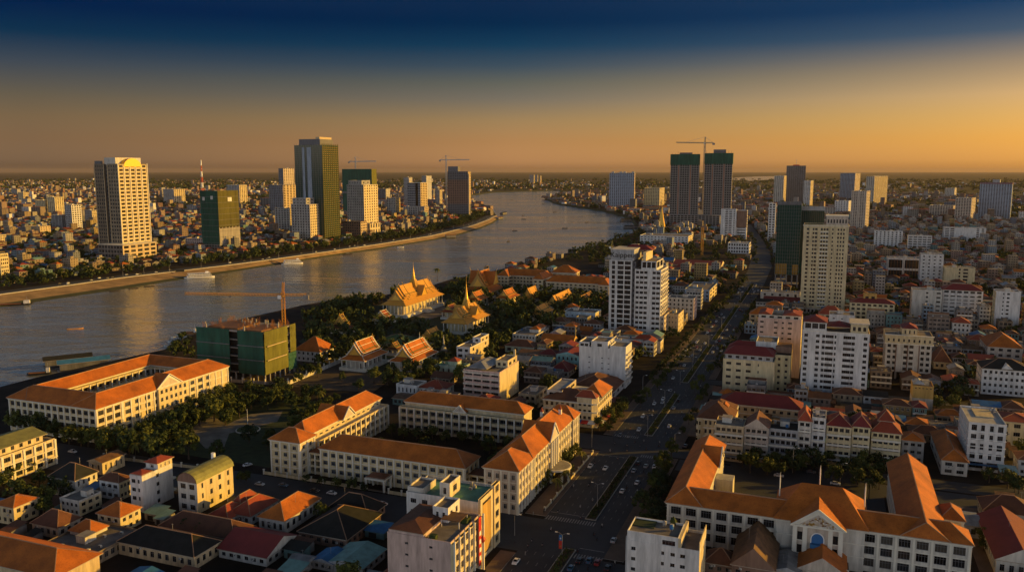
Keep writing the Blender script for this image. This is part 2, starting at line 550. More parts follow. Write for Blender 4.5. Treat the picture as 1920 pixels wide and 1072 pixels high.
_WIN = {}
WSTYLE = {'g': ('glass', 'trim_white'), 'd': ('glass', 'darkgrey'), 'v': ('dark_void', 'concrete'), 'b': ('glass_blue', 'trim_white'), 't': ('glass', 'trim'),
          's': ('glass', 'bluegrey'), 'w': ('glass', 'wood')}


def win_mb(mb, w, h, st, O=(0, 0, 0), d=(1, 0)):
    g, f = WSTYLE[st]
    ix, iy = -d[1], d[0]

    def P(a, z, t=0.0):
        return (O[0] + d[0] * a + ix * t, O[1] + d[1] * a + iy * t, O[2] + z)

    def bar(a0, a1, b0, b1):
        t = -.05
        mb.face([P(a0, b0, t), P(a1, b0, t), P(a1, b1, t), P(a0, b1, t)], f)
        mb.face([P(a0, b1, t), P(a1, b1, t), P(a1, b1, 0), P(a0, b1, 0)], f)
        mb.face([P(a0, b0, 0), P(a0, b0, t), P(a0, b1, t), P(a0, b1, 0)], f)
        mb.face([P(a1, b0, t), P(a1, b0, 0), P(a1, b1, 0), P(a1, b1, t)], f)
    x = w / 2
    mb.face([P(-x, 0), P(x, 0), P(x, h), P(-x, h)], g)
    if st == 'v':
        return
    q = .07
    bar(-x, x, 0, q); bar(-x, x, h - q, h); bar(-x, -x + q, q, h - q); bar(x - q, x, q, h - q)
    nm = 1 if w < 2.2 else (2 if w < 3.6 else 3)
    for i in range(nm):
        c = -x + w * (i + 1) / (nm + 1)
        bar(c - .04, c + .04, q, h - q)
    if h > 1.5:
        bar(-x + q, x - q, h * .68, h * .68 + .07)


def win_mesh(w, h, st):
    key = (round(w, 1), round(h, 1), st)
    if key not in _WIN:
        mb = MB()
        win_mb(mb, w, h, st)
        _WIN[key] = mb.build('window')
    return _WIN[key]


EACH = set('pilaster pier fin rib balcony balcony_slab balcony_edge floor_band brown_pier bronze_fin rebar lift_shaft safety_net white_board roof_box terrace_wall side_room upright strut diagonal rail amber_reflection dark_door catch_fan catch_board formwork post grey_strip roof_screen emblem bay_window'.split())   # repeats that become parts of their own
THINGS = []
OCC = []


def occ(u0, u1, v0, v1):
    OCC.append((min(u0, u1), max(u0, u1), min(v0, v1), max(v0, v1)))


class Thing:
    """an Empty at the thing's base; parts are gathered by name in its own frame (x across the street grid, y away, z up)"""

    def __init__(s, u, v, name, label, cat, group=None, rot=TH, z=0.0):
        s.u, s.v, s.rot = u, v, rot
        x, y = XY(u, v)
        s.e = link(name, None, loc=(x, y, z), rot=-rot, label=label, category=cat, group=group)
        s.e.empty_display_size = 1
        s.x, s.y, s.z = x, y, z
        s.p = {}
        s.w = []
        THINGS.append((s.e, u, v))

    def mb(s, part):
        if part not in s.p:
            s.p[part] = MB()
        return s.p[part]

    def one(s, part, fn, parent=None, label=None):
        """a part that is an object of its own even when its name repeats"""
        mb = MB()
        fn(mb)
        o = link(part, mb.build(part), parent or s.e)
        if label:
            o['label'] = label
        return o

    def world(s, x, y):
        c, n = math.cos(-s.rot), math.sin(-s.rot)
        return s.x + c * x - n * y, s.y + n * x + c * y

    def block(s, x0, x1, y0, y1, z0, z1, k, n=(5, 4), fh=3.3, ww=.55, hh=.48, sill=.30, faces='SE', st='g', depth=.25, roof='roof_flat', par=.8, cap=None,
              base=0.0, part='wall', skip=None, top=0.0, rows=None, edge=.5, kE=None, wS=None, wE=None):
        mb = s.mb(part)
        W, D = x1 - x0, y1 - y0
        H = z1 - z0 - base - top
        nr = rows or max(1, round(H / fh))
        f = H / nr
        for fc, p, d, Wd in (('S', (x0, y0), (1, 0), W), ('E', (x1, y0), (0, 1), D), ('N', (x1, y1), (-1, 0), W), ('W', (x0, y1), (0, -1), D)):
            ops = []
            if fc in faces:
                nc = n[0] if fc in 'SN' else n[1]
                fr = (wS if fc in 'SN' else wE) or [ww] * nc
                nc = len(fr)
                if nc:
                    cw = (Wd - 2 * edge) / nc
                    for r in range(nr):
                        b0 = z0 + base + f * (r + sill)
                        for c in range(nc):
                            if fr[c] <= 0 or (skip and skip(fc, c, r)):
                                continue
                            a = edge + cw * (c + .5)
                            w = cw * fr[c]
                            ops.append((a - w / 2, a + w / 2, b0, b0 + f * hh))
            kk = kE if (kE and fc in 'EW') else k  # separate side colour, lets sunlit sides be painted lighter than fronts
            facade(mb, p, d, Wd, z0, z1, ops, depth, kk)
            for o in ops:
                a = (o[0] + o[1]) / 2
                t = depth - .02
                s.w.append((p[0] + d[0] * a - d[1] * t, p[1] + d[1] * a + d[0] * t, o[2], math.atan2(d[1], d[0]), o[1] - o[0], o[3] - o[2], st, d))
        if roof:
            rm = s.mb('roof')
            rm.face([(x0 + .02, y0 + .02, z1 - .02), (x1 - .02, y0 + .02, z1 - .02), (x1 - .02, y1 - .02, z1 - .02), (x0 + .02, y1 - .02, z1 - .02)], roof)
            if par:
                t = .22
                pm = s.mb('parapet')
                c = cap or k
                pm.box(x0 - .03, x1 + .03, y0 - .03, y0 + t, z1, z1 + par, c)
                pm.box(x0 - .03, x1 + .03, y1 - t, y1 + .03, z1, z1 + par, c)
                pm.box(x0 - .03, x0 + t, y0 + t, y1 - t, z1, z1 + par, c)
                pm.box(x1 - t, x1 + .03, y0 + t, y1 - t, z1, z1 + par, c)
        return s

    def clutter(s, x0, x1, y0, y1, z, n=3, hut=True, k='offwhite', r=None):
        """what stands on a flat roof: stair hut, water tanks on stands, cooling units"""
        r = r or rnd
        W, D = x1 - x0, y1 - y0
        if hut and W > 5 and D > 5:
            hw, hd = min(W * .35, 4.5), min(D * .35, 5)
            hx, hy = x0 + r.uniform(.1, .55) * W, y0 + r.uniform(.3, .55) * D
            mb = s.mb('stair_hut')
            mb.box(hx, hx + hw, hy, hy + hd, z, z + 2.6, k)
            mb.box(hx - .2, hx + hw + .2, hy - .2, hy + hd + .2, z + 2.6, z + 2.8, 'concrete')
        for i in range(n):
            tx, ty = x0 + r.uniform(.1, .9) * W, y0 + r.uniform(.1, .9) * D
            if r.random() < .5:
                def tank(mb):
                    mb.lathe(tx, ty, [(.65, z + .5), (.7, z + .6), (.7, z + 1.7), (.35, z + 2.0)], r.choice(['steel', 'steel', 'blue_paint']), 8)
                    for a, b in ((-.4, -.4), (.4, -.4), (-.4, .4), (.4, .4)):
                        mb.box(tx + a - .06, tx + a + .06, ty + b - .06, ty + b + .06, z, z + .52, 'steel')
                s.one('water_tank', tank)
            else:
                def ac(mb):
                    mb.box(tx - .6, tx + .6, ty - .4, ty + .4, z + .1, z + 1.0, 'offwhite')
                    mb.box(tx - .5, tx + .5, ty - .43, ty - .4, z + .2, z + .9, 'darkgrey')
                s.one('cooling_unit', ac)

    def done(s):
        for k, mb in s.p.items():
            if k in EACH and 1 < len(mb.cut) <= 100 and mb.cut[0] == (0, 0):
                for (va, fa), (vb, fb) in zip(mb.cut, mb.cut[1:] + [(len(mb.v), len(mb.f))]):
                    q = MB()
                    q.v, q.k = mb.v[va:vb], mb.k
                    q.f = [tuple(i - va for i in f) for f in mb.f[fa:fb]]
                    q.m = mb.m[fa:fb]
                    link(k, q.build(k), s.e)
            elif mb.f:
                link(k, mb.build(k), s.e)
        if s.w:
            def dist(w):
                a = s.world(w[0], w[1])
                return a[0] ** 2 + a[1] ** 2 + (s.z + w[2] - CAM_H) ** 2
            ws = sorted(s.w, key=dist)
            for w in ws[:100]:
                link('window', win_mesh(w[4], w[5], w[6]), s.e, loc=w[:3], rot=w[3])
            if len(ws) > 100:
                mb = MB()
                for w in ws[100:]:
                    win_mb(mb, w[4], w[5], w[6], w[:3], w[7])
                link('window', mb.build('window'), s.e, kind='stuff')
        s.p, s.w = {}, []
        return s.e


def solve(f, lo, hi, target):
    a, b = f(lo), f(hi)
    for _ in range(60):
        m = (lo + hi) / 2
        c = f(m)
        if (c - target) * (b - a) < 0:
            lo = m
        else:
            hi = m
    return (lo + hi) / 2


def measure(fx, yb, yt, Lx, Rx, rot=TH, D=None, h=None):
    """size and place of a box building: near corner at (fx, yb), top of that corner at yt, left and right outline at Lx, Rx"""
    u = (math.sin(rot), math.cos(rot)); v = (math.cos(rot), -math.sin(rot))
    F = G(fx, yb)
    h = h or HGT(fx, yb, yt)
    east = (-(F[0] * v[0] + F[1] * v[1])) > 0
    if D and Lx is not None and Rx is not None:        # only its front is seen: outline left and right at the front
        pf = lambda a: PJ(F[0] + v[0] * a, F[1] + v[1] * a, h)[0]
        a0, a1 = solve(pf, -200, 200, Lx), solve(pf, -200, 200, Rx)
        c = (F[0] + v[0] * (a0 + a1) / 2 + u[0] * D / 2, F[1] + v[1] * (a0 + a1) / 2 + u[1] * D / 2)
        return a1 - a0, D, h, UV(c), east
    pr = lambda a, b: PJ(F[0] + u[0] * b + v[0] * a, F[1] + u[1] * b + v[1] * a, h)[0]
    if east:
        W = solve(lambda t: pr(-t, 0), 0, 400, Lx) if Lx is not None else 20
        Dp = D or max(min(12, W * .6), solve(lambda t: pr(0, t), 0, 400, Rx))
        cx, cy = F[0] - v[0] * W / 2 + u[0] * Dp / 2, F[1] - v[1] * W / 2 + u[1] * Dp / 2
    else:
        W = solve(lambda t: pr(t, 0), 0, 400, Rx)
        Dp = D or max(min(12, W * .6), solve(lambda t: pr(0, t), 0, 400, Lx))
        cx, cy = F[0] + v[0] * W / 2 + u[0] * Dp / 2, F[1] + v[1] * W / 2 + u[1] * Dp / 2
    return W, Dp, h, UV((cx, cy)), east


def start(name, label, fx, yb, yt, Lx, Rx, rot=TH, D=None, h=None, cat='building', group=None):
    W, Dp, h, c, east = measure(fx, yb, yt, Lx, Rx, rot, D, h)
    T = Thing(c[0], c[1], name, label, cat, group, rot)
    if rot == TH:
        occ(c[0] - Dp / 2, c[0] + Dp / 2, c[1] - W / 2, c[1] + W / 2)
    else:
        r = max(W, Dp) * .6
        occ(c[0] - r, c[0] + r, c[1] - r, c[1] + r)
    T.W, T.D, T.h, T.fc = W, Dp, h, 'SE' if east else 'SW'
    return T


def B(name, label, fx, yb, yt, Lx, Rx, k='white', roof='flat', rk='roof_flat', rot=TH, D=None, h=None, cat='building', group=None, rh=None, clut=3, over=.6, **kw):
    """a plain box building measured from the photograph, with windows, roof and roof furniture"""
    T = start(name, label, fx, yb, yt, Lx, Rx, rot, D, h, cat, group)
    W, D, h = T.W, T.D, T.h
    x, y = W / 2, D / 2
    kw.setdefault('n', (max(1, round(W / 3.4)), max(1, round(D / 3.8))))
    kw.setdefault('faces', T.fc)
    if math.hypot(T.x, T.y) > 1100:
        kw.setdefault('ww', .64)
        kw.setdefault('hh', .58)
        kw.setdefault('depth', .5)
    if roof == 'flat':
        T.block(-x, x, -y, y, 0, h, k, roof=rk, **kw)
        if clut:
            T.clutter(-x + .6, x - .6, -y + .6, y - .6, h, clut)
    else:
        T.block(-x, x, -y, y, 0, h, k, roof=None, **kw)
        T.mb('roof').hip(-x, x, -y, y, h, rh or min(W, D) * .26, rk, over=over, gable=(roof == 'gable'), wall=k, ridge='ridge' if roof == 'hip' and h < 40 else None)
        if math.hypot(T.x, T.y) < 700:
            for i in range(rnd.randint(1, 3)):
                a, z = rnd.uniform(-x * .8, x * .8), rnd.uniform(.45, .8) * h
                T.one('cooling_unit', lambda mb: (mb.box(a - .45, a + .45, -y - .5, -y - .03, z, z + .7, 'offwhite'), mb.box(a - .35, a + .1, -y - .52, -y - .5, z + .1, z + .6, 'darkgrey')))
            if rnd.random() < .6:
                a, b = rnd.uniform(-x * .5, x * .5), rnd.uniform(-y * .3, y * .3)
                T.one('aerial', lambda mb: (mb.bar((a, b, h), (a, b, h + (rh or 4) + 2.6), .07, 'steel'), mb.bar((a - .6, b, h + (rh or 4) + 2.3), (a + .6, b, h + (rh or 4) + 2.3), .06, 'steel')))
    return T
# ------------------------------------------------------------ land, river, roads
WZ = -6.0
BANK = [((0, 553), (0, 577)), ((134, 535), (134, 557)), ((224, 522), (224, 544)), ((300, 513), (313, 529)), ((419, 499), (430, 511)),
        ((504, 488), (509, 498)), ((631, 470), (640, 477)), ((700, 460), (707, 468)), ((808, 443), (821, 449)), ((850, 433), (862, 441)),
        ((888, 423), (902, 429)), ((915, 413), (925, 419)), ((931, 404), (936, 410))]
FAR = [(926, 396), (905, 383), (887, 374), (886, 367), (929, 361), (993, 359), (1060, 357.3)]
RIGHT = [(1043, 366), (1021, 374), (1043, 383), (1073, 388), (1127, 396), (1164, 405), (1184, 415), (1194, 428), (1191, 438), (1164, 448), (1100, 470), (1053, 482),
         (1000, 495), (930, 513), (841, 531), (790, 548), (734, 558), (690, 568), (640, 568), (560, 582), (420, 615), (338, 645), (300, 668), (200, 690), (60, 722), (0, 738)]
top = [G(*a) for a, b in BANK]
wat = [G(*b, WZ) for a, b in BANK]


def back_extend(p, q, d):
    v = Vector(p) - Vector(q)
    v.normalize()
    return (p[0] + v.x * d, p[1] + v.y * d)


top.insert(0, back_extend(top[0], top[2], 900))
wat.insert(0, back_extend(wat[0], wat[2], 900))
far = [G(*p, WZ) for p in FAR]
rig = [G(*p, WZ) for p in RIGHT]
rig.append(back_extend(rig[-1], rig[-2], 120))
rig.append((wat[0][0] + 120, wat[0][1] - 350))


def shift_out(pts, d):
    o = []
    for i, p in enumerate(pts):
        a, b = Vector(pts[max(0, i - 1)]), Vector(pts[min(len(pts) - 1, i + 1)])
        t = (b - a).normalized()
        o.append((p[0] - t.y * d, p[1] + t.x * d))
    return o


waterline = wat + far + rig
shore = top + shift_out(far, 22) + shift_out(rig, 5)
inner = [(-9000, -900), (9000, -900), (9000, 9500), (-9000, 9500)]
mb = MB()
polys = [[Vector((*p, 0)) for p in inner], [Vector((*p, 0)) for p in shore]]
flat = [p for q in polys for p in q]
for t in tessellate_polygon(polys):
    mb.face([tuple(flat[i]) for i in t], 'ground')
X = 70000
for a, b, c, d in (((-X, -900), (X, -900), (X, -X), (-X, -X)), ((-X, 9500), (X, 9500), (X, X), (-X, X)), ((-X, -900), (-9000, -900), (-9000, 9500), (-X, 9500)), ((9000, -900), (X, -900), (X, 9500), (9000, 9500))):
    mb.face([(*a, 0), (*b, 0), (*c, 0), (*d, 0)], 'ground')
for i in range(len(mb.f)):
    f = mb.f[i]
    a, b, c = (Vector(mb.v[f[j]]) for j in range(3))
    if (b - a).cross(c - a).z < 0:
        mb.f[i] = tuple(reversed(f))
link('ground', mb.build('ground'), kind='structure')
mb = MB()
xs = [p[0] for p in waterline]; ys = [p[1] for p in waterline]
mb.face([(min(xs) - 200, min(ys) - 200, WZ), (max(xs) + 200, min(ys) - 200, WZ), (max(xs) + 200, max(ys) + 200, WZ), (min(xs) - 200, max(ys) + 200, WZ)], 'water')
link('river', mb.build('river'), kind='structure')
mb = MB()
n = len(waterline)
for i in range(n):
    j = (i + 1) % n
    lower = [(*waterline[i], WZ - .5), (*waterline[j], WZ - .5)]
    up = [(*shore[i], -.01), (*shore[j], -.01)]
    if i < len(wat) - 1:
        mid = [tuple(Vector(l).lerp(Vector(p), .34)) for l, p in zip(lower, up)]
        mb.face([lower[0], lower[1], mid[1], mid[0]], 'embankment_grass')
        mb.face([mid[0], mid[1], up[1], up[0]], 'embankment')
    else:
        mb.face([lower[0], lower[1], up[1], up[0]], 'embankment_grass')
link('embankment', mb.build('embankment'), kind='structure')
# promenade: paved strip and riverside road on the far bank
prom = shift_out(top, 9); road2 = shift_out(top, 12); road3 = shift_out(top, 30)
mb = MB()
for i in range(len(top) - 1):
    mb.face([(*top[i], .15), (*top[i + 1], .15), (*prom[i + 1], .15), (*prom[i], .15)], 'kerb')
    mb.face([(*top[i], -.02), (*top[i + 1], -.02), (*top[i + 1], .15), (*top[i], .15)], 'kerb')
link('promenade', mb.build('promenade'), kind='structure')
mb = MB()
for i in range(len(top) - 1):
    mb.face([(*road2[i], .02), (*road2[i + 1], .02), (*road3[i + 1], .02), (*road3[i], .02)], 'asphalt')
link('riverside_road', mb.build('riverside_road'), kind='structure')
mb = MB()
for i in range(len(top) - 1):
    a, b = top[i], top[i + 1]
    mb.bar((*a, 1.0), (*b, 1.0), .12, 'trim')
    mb.bar((*a, .45), (*b, .45), .9, 'trim', .3)
link('river_parapet', mb.build('river_parapet'), label='low pale parapet running along the top of the far embankment', category='parapet')
# second water, far on the plain
mb = MB()
q = [(1371, 337.5), (1405, 339.3), (1452, 336.5), (1470, 333), (1452, 330.5), (1420, 331), (1390, 332.5), (1371, 334)]
mb.face([(*G(*p, 1.0), 1.0) for p in q], 'water')
link('distant_lake', mb.build('distant_lake'), kind='structure')


def uvface(mb, pts, z, k):
    mb.face([(*XY(*p), z) for p in pts], k)


VL, VR = -102.0, -70.5
far_l = [GU(1401, 510), GU(1412, 475), GU(1404, 441), GU(1393, 420)]
far_r = [GU(1447, 500), GU(1443, 470), GU(1424, 441), GU(1407, 420)]
mb = MB()
uvface(mb, [(120, VL), (120, VR), (1070, VR), (1070, VL)], .02, 'asphalt')
pl, pr = (1070, VL), (1070, VR)
for a, b in zip(far_l, far_r):
    uvface(mb, [pl, pr, b, a], .02, 'asphalt')
    pl, pr = a, b
link('boulevard', mb.build('boulevard'), kind='structure')
mb = MB()
uvface(mb, [(273, -420), (273, VL), (303, VL), (303, -420)], .016, 'asphalt')
uvface(mb, [(393, -150), (393, VL), (416, VL), (416, -150)], .016, 'asphalt')
uvface(mb, [(262, VR), (262, 120), (276, 120), (276, VR)], .016, 'asphalt')
uvface(mb, [(395, VR), (395, 160), (408, 160), (408, VR)], .016, 'asphalt')
uvface(mb, [(545, VR), (545, 120), (557, 120), (557, VR)], .016, 'asphalt')
uvface(mb, [(315, -38), (315, 28.5), (396, 28.5), (396, -38)], .014, 'asphalt')
uvface(mb, [(378, -62), (378, 130), (393, 130), (393, -62)], .018, 'asphalt')
uvface(mb, [(296, 56), (296, 75), (380, 75), (380, 56)], .014, 'pavement')
link('side_streets', mb.build('side_streets'), kind='structure')
mb = MB()


def slab(u0, u1, v0, v1, k='pavement', z=.16):
    P = [XY(u0, v0), XY(u0, v1), XY(u1, v1), XY(u1, v0)]
    mb.face([(*p, z) for p in P], k)
    for i in range(4):
        a, b = P[i], P[(i + 1) % 4]
        mb.face([(*a, 0), (*b, 0), (*b, z), (*a, z)], 'kerb')


slab(306, 391, -111, VL); slab(418, 900, -107, VL); slab(150, 271, -108, VL); slab(278, 393, VR, -63); slab(410, 543, VR, -64); slab(559, 900, VR, -66); slab(150, 260, VR, -64)
slab(304.5, 305.9, -240, -112)
link('pavements', mb.build('pavements'), kind='structure')
MED = [(150, 281), (309, 389), (424, 512), (543, 672), (690, 880), (900, 1060)]
for i, (a, b) in enumerate(MED):
    T = Thing((a + b) / 2, -84, 'median_strip', ['narrow planted median at the near end of the boulevard beside the blue and red banner', 'long planted median between the zebra crossings beside the colonnaded school',
        'planted median in front of the corner building with the awnings', 'planted median beyond the white blank walled block', 'dark planted median near the tall sign tower', 'farthest thin planted median where the boulevard starts to bend'][i], 'median', 'planted medians of the boulevard')
    h = (b - a) / 2
    T.mb('kerb').box(-2.3, 2.3, -h, h, 0, .28, 'kerb')
    T.mb('soil_bed').box(-1.95, 1.95, -h + .4, h - .4, .1, .33, 'soil')
    mbh = T.mb('hedge')
    r = random.Random(i)
    for _ in range(int((b - a) * 12)):
        x, y = r.uniform(-1.6, 1.6), r.uniform(-h + .6, h - .6)
        z = .3 + r.random() * .75
        s_ = r.uniform(.25, .55)
        d1 = Vector((r.gauss(0, 1), r.gauss(0, 1), r.gauss(0, .6))).normalized() * s_
        d2 = Vector((r.gauss(0, 1), r.gauss(0, 1), r.gauss(0, 1))).normalized() * s_
        c = Vector((x, y, z))
        mbh.face([tuple(c - d1), tuple(c + d2), tuple(c + d1), tuple(c - d2)], 'leaf')
    T.done()
mb = MB()
Z = .028


def mark(u0, u1, v0, v1, k='paint'):
    uvface(mb, [(u0, v0), (u0, v1), (u1, v1), (u1, v0)], Z, k)


for v in (-98.6, -95.2, -91.8, -88.4, -79.4, -76.4, -73.4):
    u = 160
    while u < 700:
        if not (276 < u < 312 or 386 < u < 424):
            mark(u, u + 2.6, v - .07, v + .07)
        u += 8
for u0, v0, v1 in ((305.5, -101.5, -81.5), (391.5, -81, -71.5), (419, -101, -88), (276.5, -81, -71)):
    v = v0
    while v < v1:
        mark(u0 - 1.9, u0 + 1.9, v, v + .5)
        v += 1.1
for u0 in (311, 386):
    mark(u0, u0 + .4, -101.5, -86.5)
mark(283, 283.4, -81, -71.5)
link('road_markings', mb.build('road_markings'), kind='structure')
# grounds of the palace, the schools and the building site
mb = MB()
uvface(mb, [GU(560, 640), GU(660, 705), GU(830, 690), GU(1000, 610), GU(1100, 560), GU(960, 535), GU(800, 555), GU(640, 585)], .01, 'lawn')
uvface(mb, [(312, -345), (312, -242), (412, -242), (420, -345)], .012, 'lawn')
link('lawns', mb.build('lawns'), kind='structure')
mb = MB()
uvface(mb, [GU(545, 712), GU(600, 730), GU(700, 735), GU(740, 705), GU(660, 690), GU(640, 675)], .02, 'soil')
uvface(mb, [GU(420, 715), GU(560, 725), GU(640, 680), GU(560, 650)], .016, 'soil')
link('building_site_ground', mb.build('building_site_ground'), kind='structure')
mb = MB()
P = [GU(*p) for p in ((355, 808), (385, 840), (420, 838), (430, 812), (520, 790), (530, 770), (470, 776), (425, 795), (400, 780), (380, 785))]
uvface(mb, P, .02, 'park_paving')
uvface(mb, [GU(*p) for p in ((740, 578), (800, 600), (850, 585), (960, 560), (1010, 545), (850, 560))], .02, 'park_paving')
link('park_paths', mb.build('park_paths'), kind='structure')
# ------------------------------------------------------------ towers and tall blocks
# --- left bank: shade on fronts and sun on sides put into wall colours
T = start('hotel_tower', 'tall golden hotel tower with an arched crown on its sunlit side', 232, 490, 309, 176.5, 275)
W, D, h = T.W, T.D, T.h; x, y = W / 2, D / 2
pz = 22
def sk(fc, c, r): return fc == 'S' and c == 4
T.block(-x, -x + W * .40, -y, y, pz, h, 'old_sand', n=(4, 0), fh=5.9, ww=.62, hh=.6, faces='S', st='d', par=1.5)
T.block(-x + W * .40, -x + W * .56, -y + 3, y, pz, h - 2, 'darkgrey', n=(2, 0), fh=5.9, ww=.7, hh=.62, faces='S', st='d', roof='roof_flat', part='recess_wall')
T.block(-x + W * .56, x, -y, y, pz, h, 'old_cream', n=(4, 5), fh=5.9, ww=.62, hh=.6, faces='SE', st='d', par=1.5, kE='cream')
m = T.mb('fin')
for i in range(6):
    q = -y + D * i / 5
    m.box(x, x + .9, q - .5, q + .5, pz, h + (2 if i in (0, 5) else -4), 'trim')
for i in range(4):
    q = -x + W * (.0, .40, .56, 1)[i]
    m.box(q - .5, q + .5, -y - .7, -y - .03, pz, h, 'sand')
m = T.mb('arched_crown')
pts = [(math.cos(a) * D * .30, math.sin(a) * 13) for a in [math.pi * i / 14 for i in range(15)]]
m.face([(x + .6, p[0], h - 3 + p[1]) for p in pts], 'gold')
m.face([(x - 9, p[0], h - 3 + p[1]) for p in reversed(pts)], 'gold')
for a, b in zip(pts, pts[1:]):
    m.face([(x + .6, a[0], h - 3 + a[1]), (x - 9, a[0], h - 3 + a[1]), (x - 9, b[0], h - 3 + b[1]), (x + .6, b[0], h - 3 + b[1])], 'gold')
T.mb('penthouse').box(-x + W * .35, x - 8, -y + 4, y - 4, h, h + 11, 'offwhite', 'roof_flat')
T.mb('roof_fin').box(-x + 1, -x + W * .3, -y, -y + 3, h, h + 6, 'darkgrey')
T.done()
T = start('hotel_podium', 'brown podium with tall window bays under the golden hotel tower', 232, 493, 461, 184, 293)
x, y, h = T.W / 2, T.D / 2, T.h
T.block(-x, x, -y, y, 0, h, 'old_beige', n=(8, 5), fh=7, ww=.7, hh=.6, st='d', kE='sand')
T.mb('cornice').box(-x - .5, x + .5, -y - .5, y + .5, h + .8, h + 1.3, 'trim')
T.done()

T = start('scaffolded_building', 'dark building wrapped in green safety net above a tan podium on the far bank', 413, 473, 361, 376, 446)
x, y, h = T.W / 2, T.D / 2, T.h
T.block(-x, x, -y, y, 0, h, 'concrete', n=(6, 6), fh=4, ww=.8, hh=.6, st='v', roof='concrete')
m = T.mb('safety_net')
m.box(-x - .8, x + .4, -y - .8, -y - .6, 14, h + 3, 'net_green')
m.box(x + .6, x + .8, -y - .4, y, h * .42, h + 3, 'sunlit_olive')
for i in range(9):
    T.mb('floor_band').box(-x - .9, x + .95, -y - 1.0, y, 16 + (h - 14) * i / 9, 16.5 + (h - 14) * i / 9, 'darkgrey')
m.box(x + .6, x + .8, -y - .4, y, 14, h * .40, 'concrete')
for px, pz in ((-x + 4, h - 14), (x * .2, h - 12)):
    T.mb('white_board').box(px, px + 5, -y - 1.1, -y - .9, pz, pz + 6, 'white')
T.mb('white_board').box(x + .85, x + 1, -2, 8, h - 16, h - 9, 'white')
for i in range(9):
    a, b = rnd.uniform(-x, x), rnd.uniform(-y, y)
    T.mb('rebar').box(a - .3, a + .3, b - .3, b + .3, h, h + rnd.uniform(3, 8), 'rust')
T.done()
B('site_podium', 'tan podium block with square openings beside the scaffolded building', 421, 473, 446, 416, 458, 'beige', n=(1, 4), fh=7, ww=.6, hh=.6, st='v')
T = start('glass_tower', 'tallest dark green glass tower with a grey vertical strip on the far bank', 609.5, 452, 272, 551.7, 633)
x, y, h = T.W / 2, T.D / 2, T.h
W = T.W
m = T.mb('curtain_wall')
m.box(-x, x, -y, y, 0, h, 'glass_tower', 'roof_flat')
m = T.mb('grey_strip')
m.box(-x + W * .28, -x + W * .36, -y - .8, -y, 0, h - 4, 'bluegrey'); m.box(-x + W * .45, -x + W * .60, -y - .8, -y, 0, h - 4, 'bluegrey')
m = T.mb('mullions')
for i in range(13):
    a = -x + W * i / 12
    m.box(a - .2, a + .2, -y - .35, -y, 0, h + 3, 'darkgrey')
for i in range(9):
    a = -y + 2 * y * i / 8
    m.box(x, x + .7, a - .9, a + .9, 0, h + 3, 'sunlit_olive')  # sunlit side: sunlight on the mullions painted as olive
nf = int(h / 4.2)
for i in range(1, nf):
    z = i * h / nf
    m.box(-x, x, -y - .2, -y, z - .16, z + .16, 'darkgrey')
    m.box(x, x + .2, -y, y, z - .25, z + .25, 'gold_dull')  # gold paints the sunlight on this side's floor lines
T.mb('penthouse').box(-x + 8, x - 8, -y + 5, y - 5, h, h + 12, 'darkgrey', 'roof_flat')
T.mb('roof_box').box(x - 18, x - 9, -y + 5, y - 8, h + 12, h + 16, 'sand')
T.done()
B('glass_podium', 'low glass podium with bright floor bands beside the tallest glass tower', 616, 450, 413, 611, 648, 'darkgrey', n=(1, 6), fh=5, ww=.8, hh=.55, st='d')
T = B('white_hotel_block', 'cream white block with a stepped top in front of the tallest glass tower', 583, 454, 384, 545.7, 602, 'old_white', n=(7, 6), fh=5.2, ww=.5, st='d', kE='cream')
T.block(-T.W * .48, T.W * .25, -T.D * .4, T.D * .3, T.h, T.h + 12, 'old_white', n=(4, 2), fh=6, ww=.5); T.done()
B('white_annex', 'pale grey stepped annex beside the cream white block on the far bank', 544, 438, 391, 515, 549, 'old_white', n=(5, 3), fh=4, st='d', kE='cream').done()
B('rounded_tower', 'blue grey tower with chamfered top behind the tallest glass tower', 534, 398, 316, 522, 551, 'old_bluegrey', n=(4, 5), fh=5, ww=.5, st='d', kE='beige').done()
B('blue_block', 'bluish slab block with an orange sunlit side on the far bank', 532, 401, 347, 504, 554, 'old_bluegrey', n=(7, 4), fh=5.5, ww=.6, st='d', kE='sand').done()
B('grey_slab', 'wide grey slab block behind the red lattice mast', 450, 381, 347, 425, 463, 'grey', n=(8, 4), fh=5.6, st='d', kE='cream').done()
B('white_slab', 'long white slab block between the hotel tower and the lattice mast', 327.4, 381, 355, 305.6, 346.5, 'old_white', n=(9, 5), fh=5.4, st='d', kE='cream').done()
B('yellow_stepped_block', 'yellow apartment block, lower of the stepped pair at the edge of the old town', 86, 405, 376, 65.5, 101, 'paleyellow', n=(6, 3), fh=4, st='d').done()
B('yellow_stepped_block', 'yellow apartment block, taller of the stepped pair at the edge of the old town', 105, 406, 370, 88, 119, 'paleyellow', n=(4, 4), fh=4, st='d').done()
B('grey_flats', 'grey tower of flats with a bright white sunlit side near the hotel tower', 137, 434, 385, 121, 152, 'grey', n=(4, 4), fh=5.2, st='d', kE='white').done()
B('small_cream_tower', 'small cream tower alone among distant roofs at the far left', 45, 378, 361, 33.5, 53, 'cream', n=(4, 3), fh=4, st='d').done()
B('tan_warehouse', 'long low tan warehouse block left of the hotel tower', 76, 442, 425, 48.7, 94.7, 'sand', n=(5, 4), fh=5, ww=.3).done()
B('louvred_block', 'dark louvred block beside the grey tower of flats', 117.5, 433, 404, 96, 122, 'grey', n=(3, 2), fh=2.4, ww=.92, hh=.6, st='d').done()
B('pale_block', 'pale block half hidden by the golden hotel tower', 174, 421, 394.5, 158.5, 183, 'old_white', n=(5, 3), fh=4, st='d', kE='cream').done()
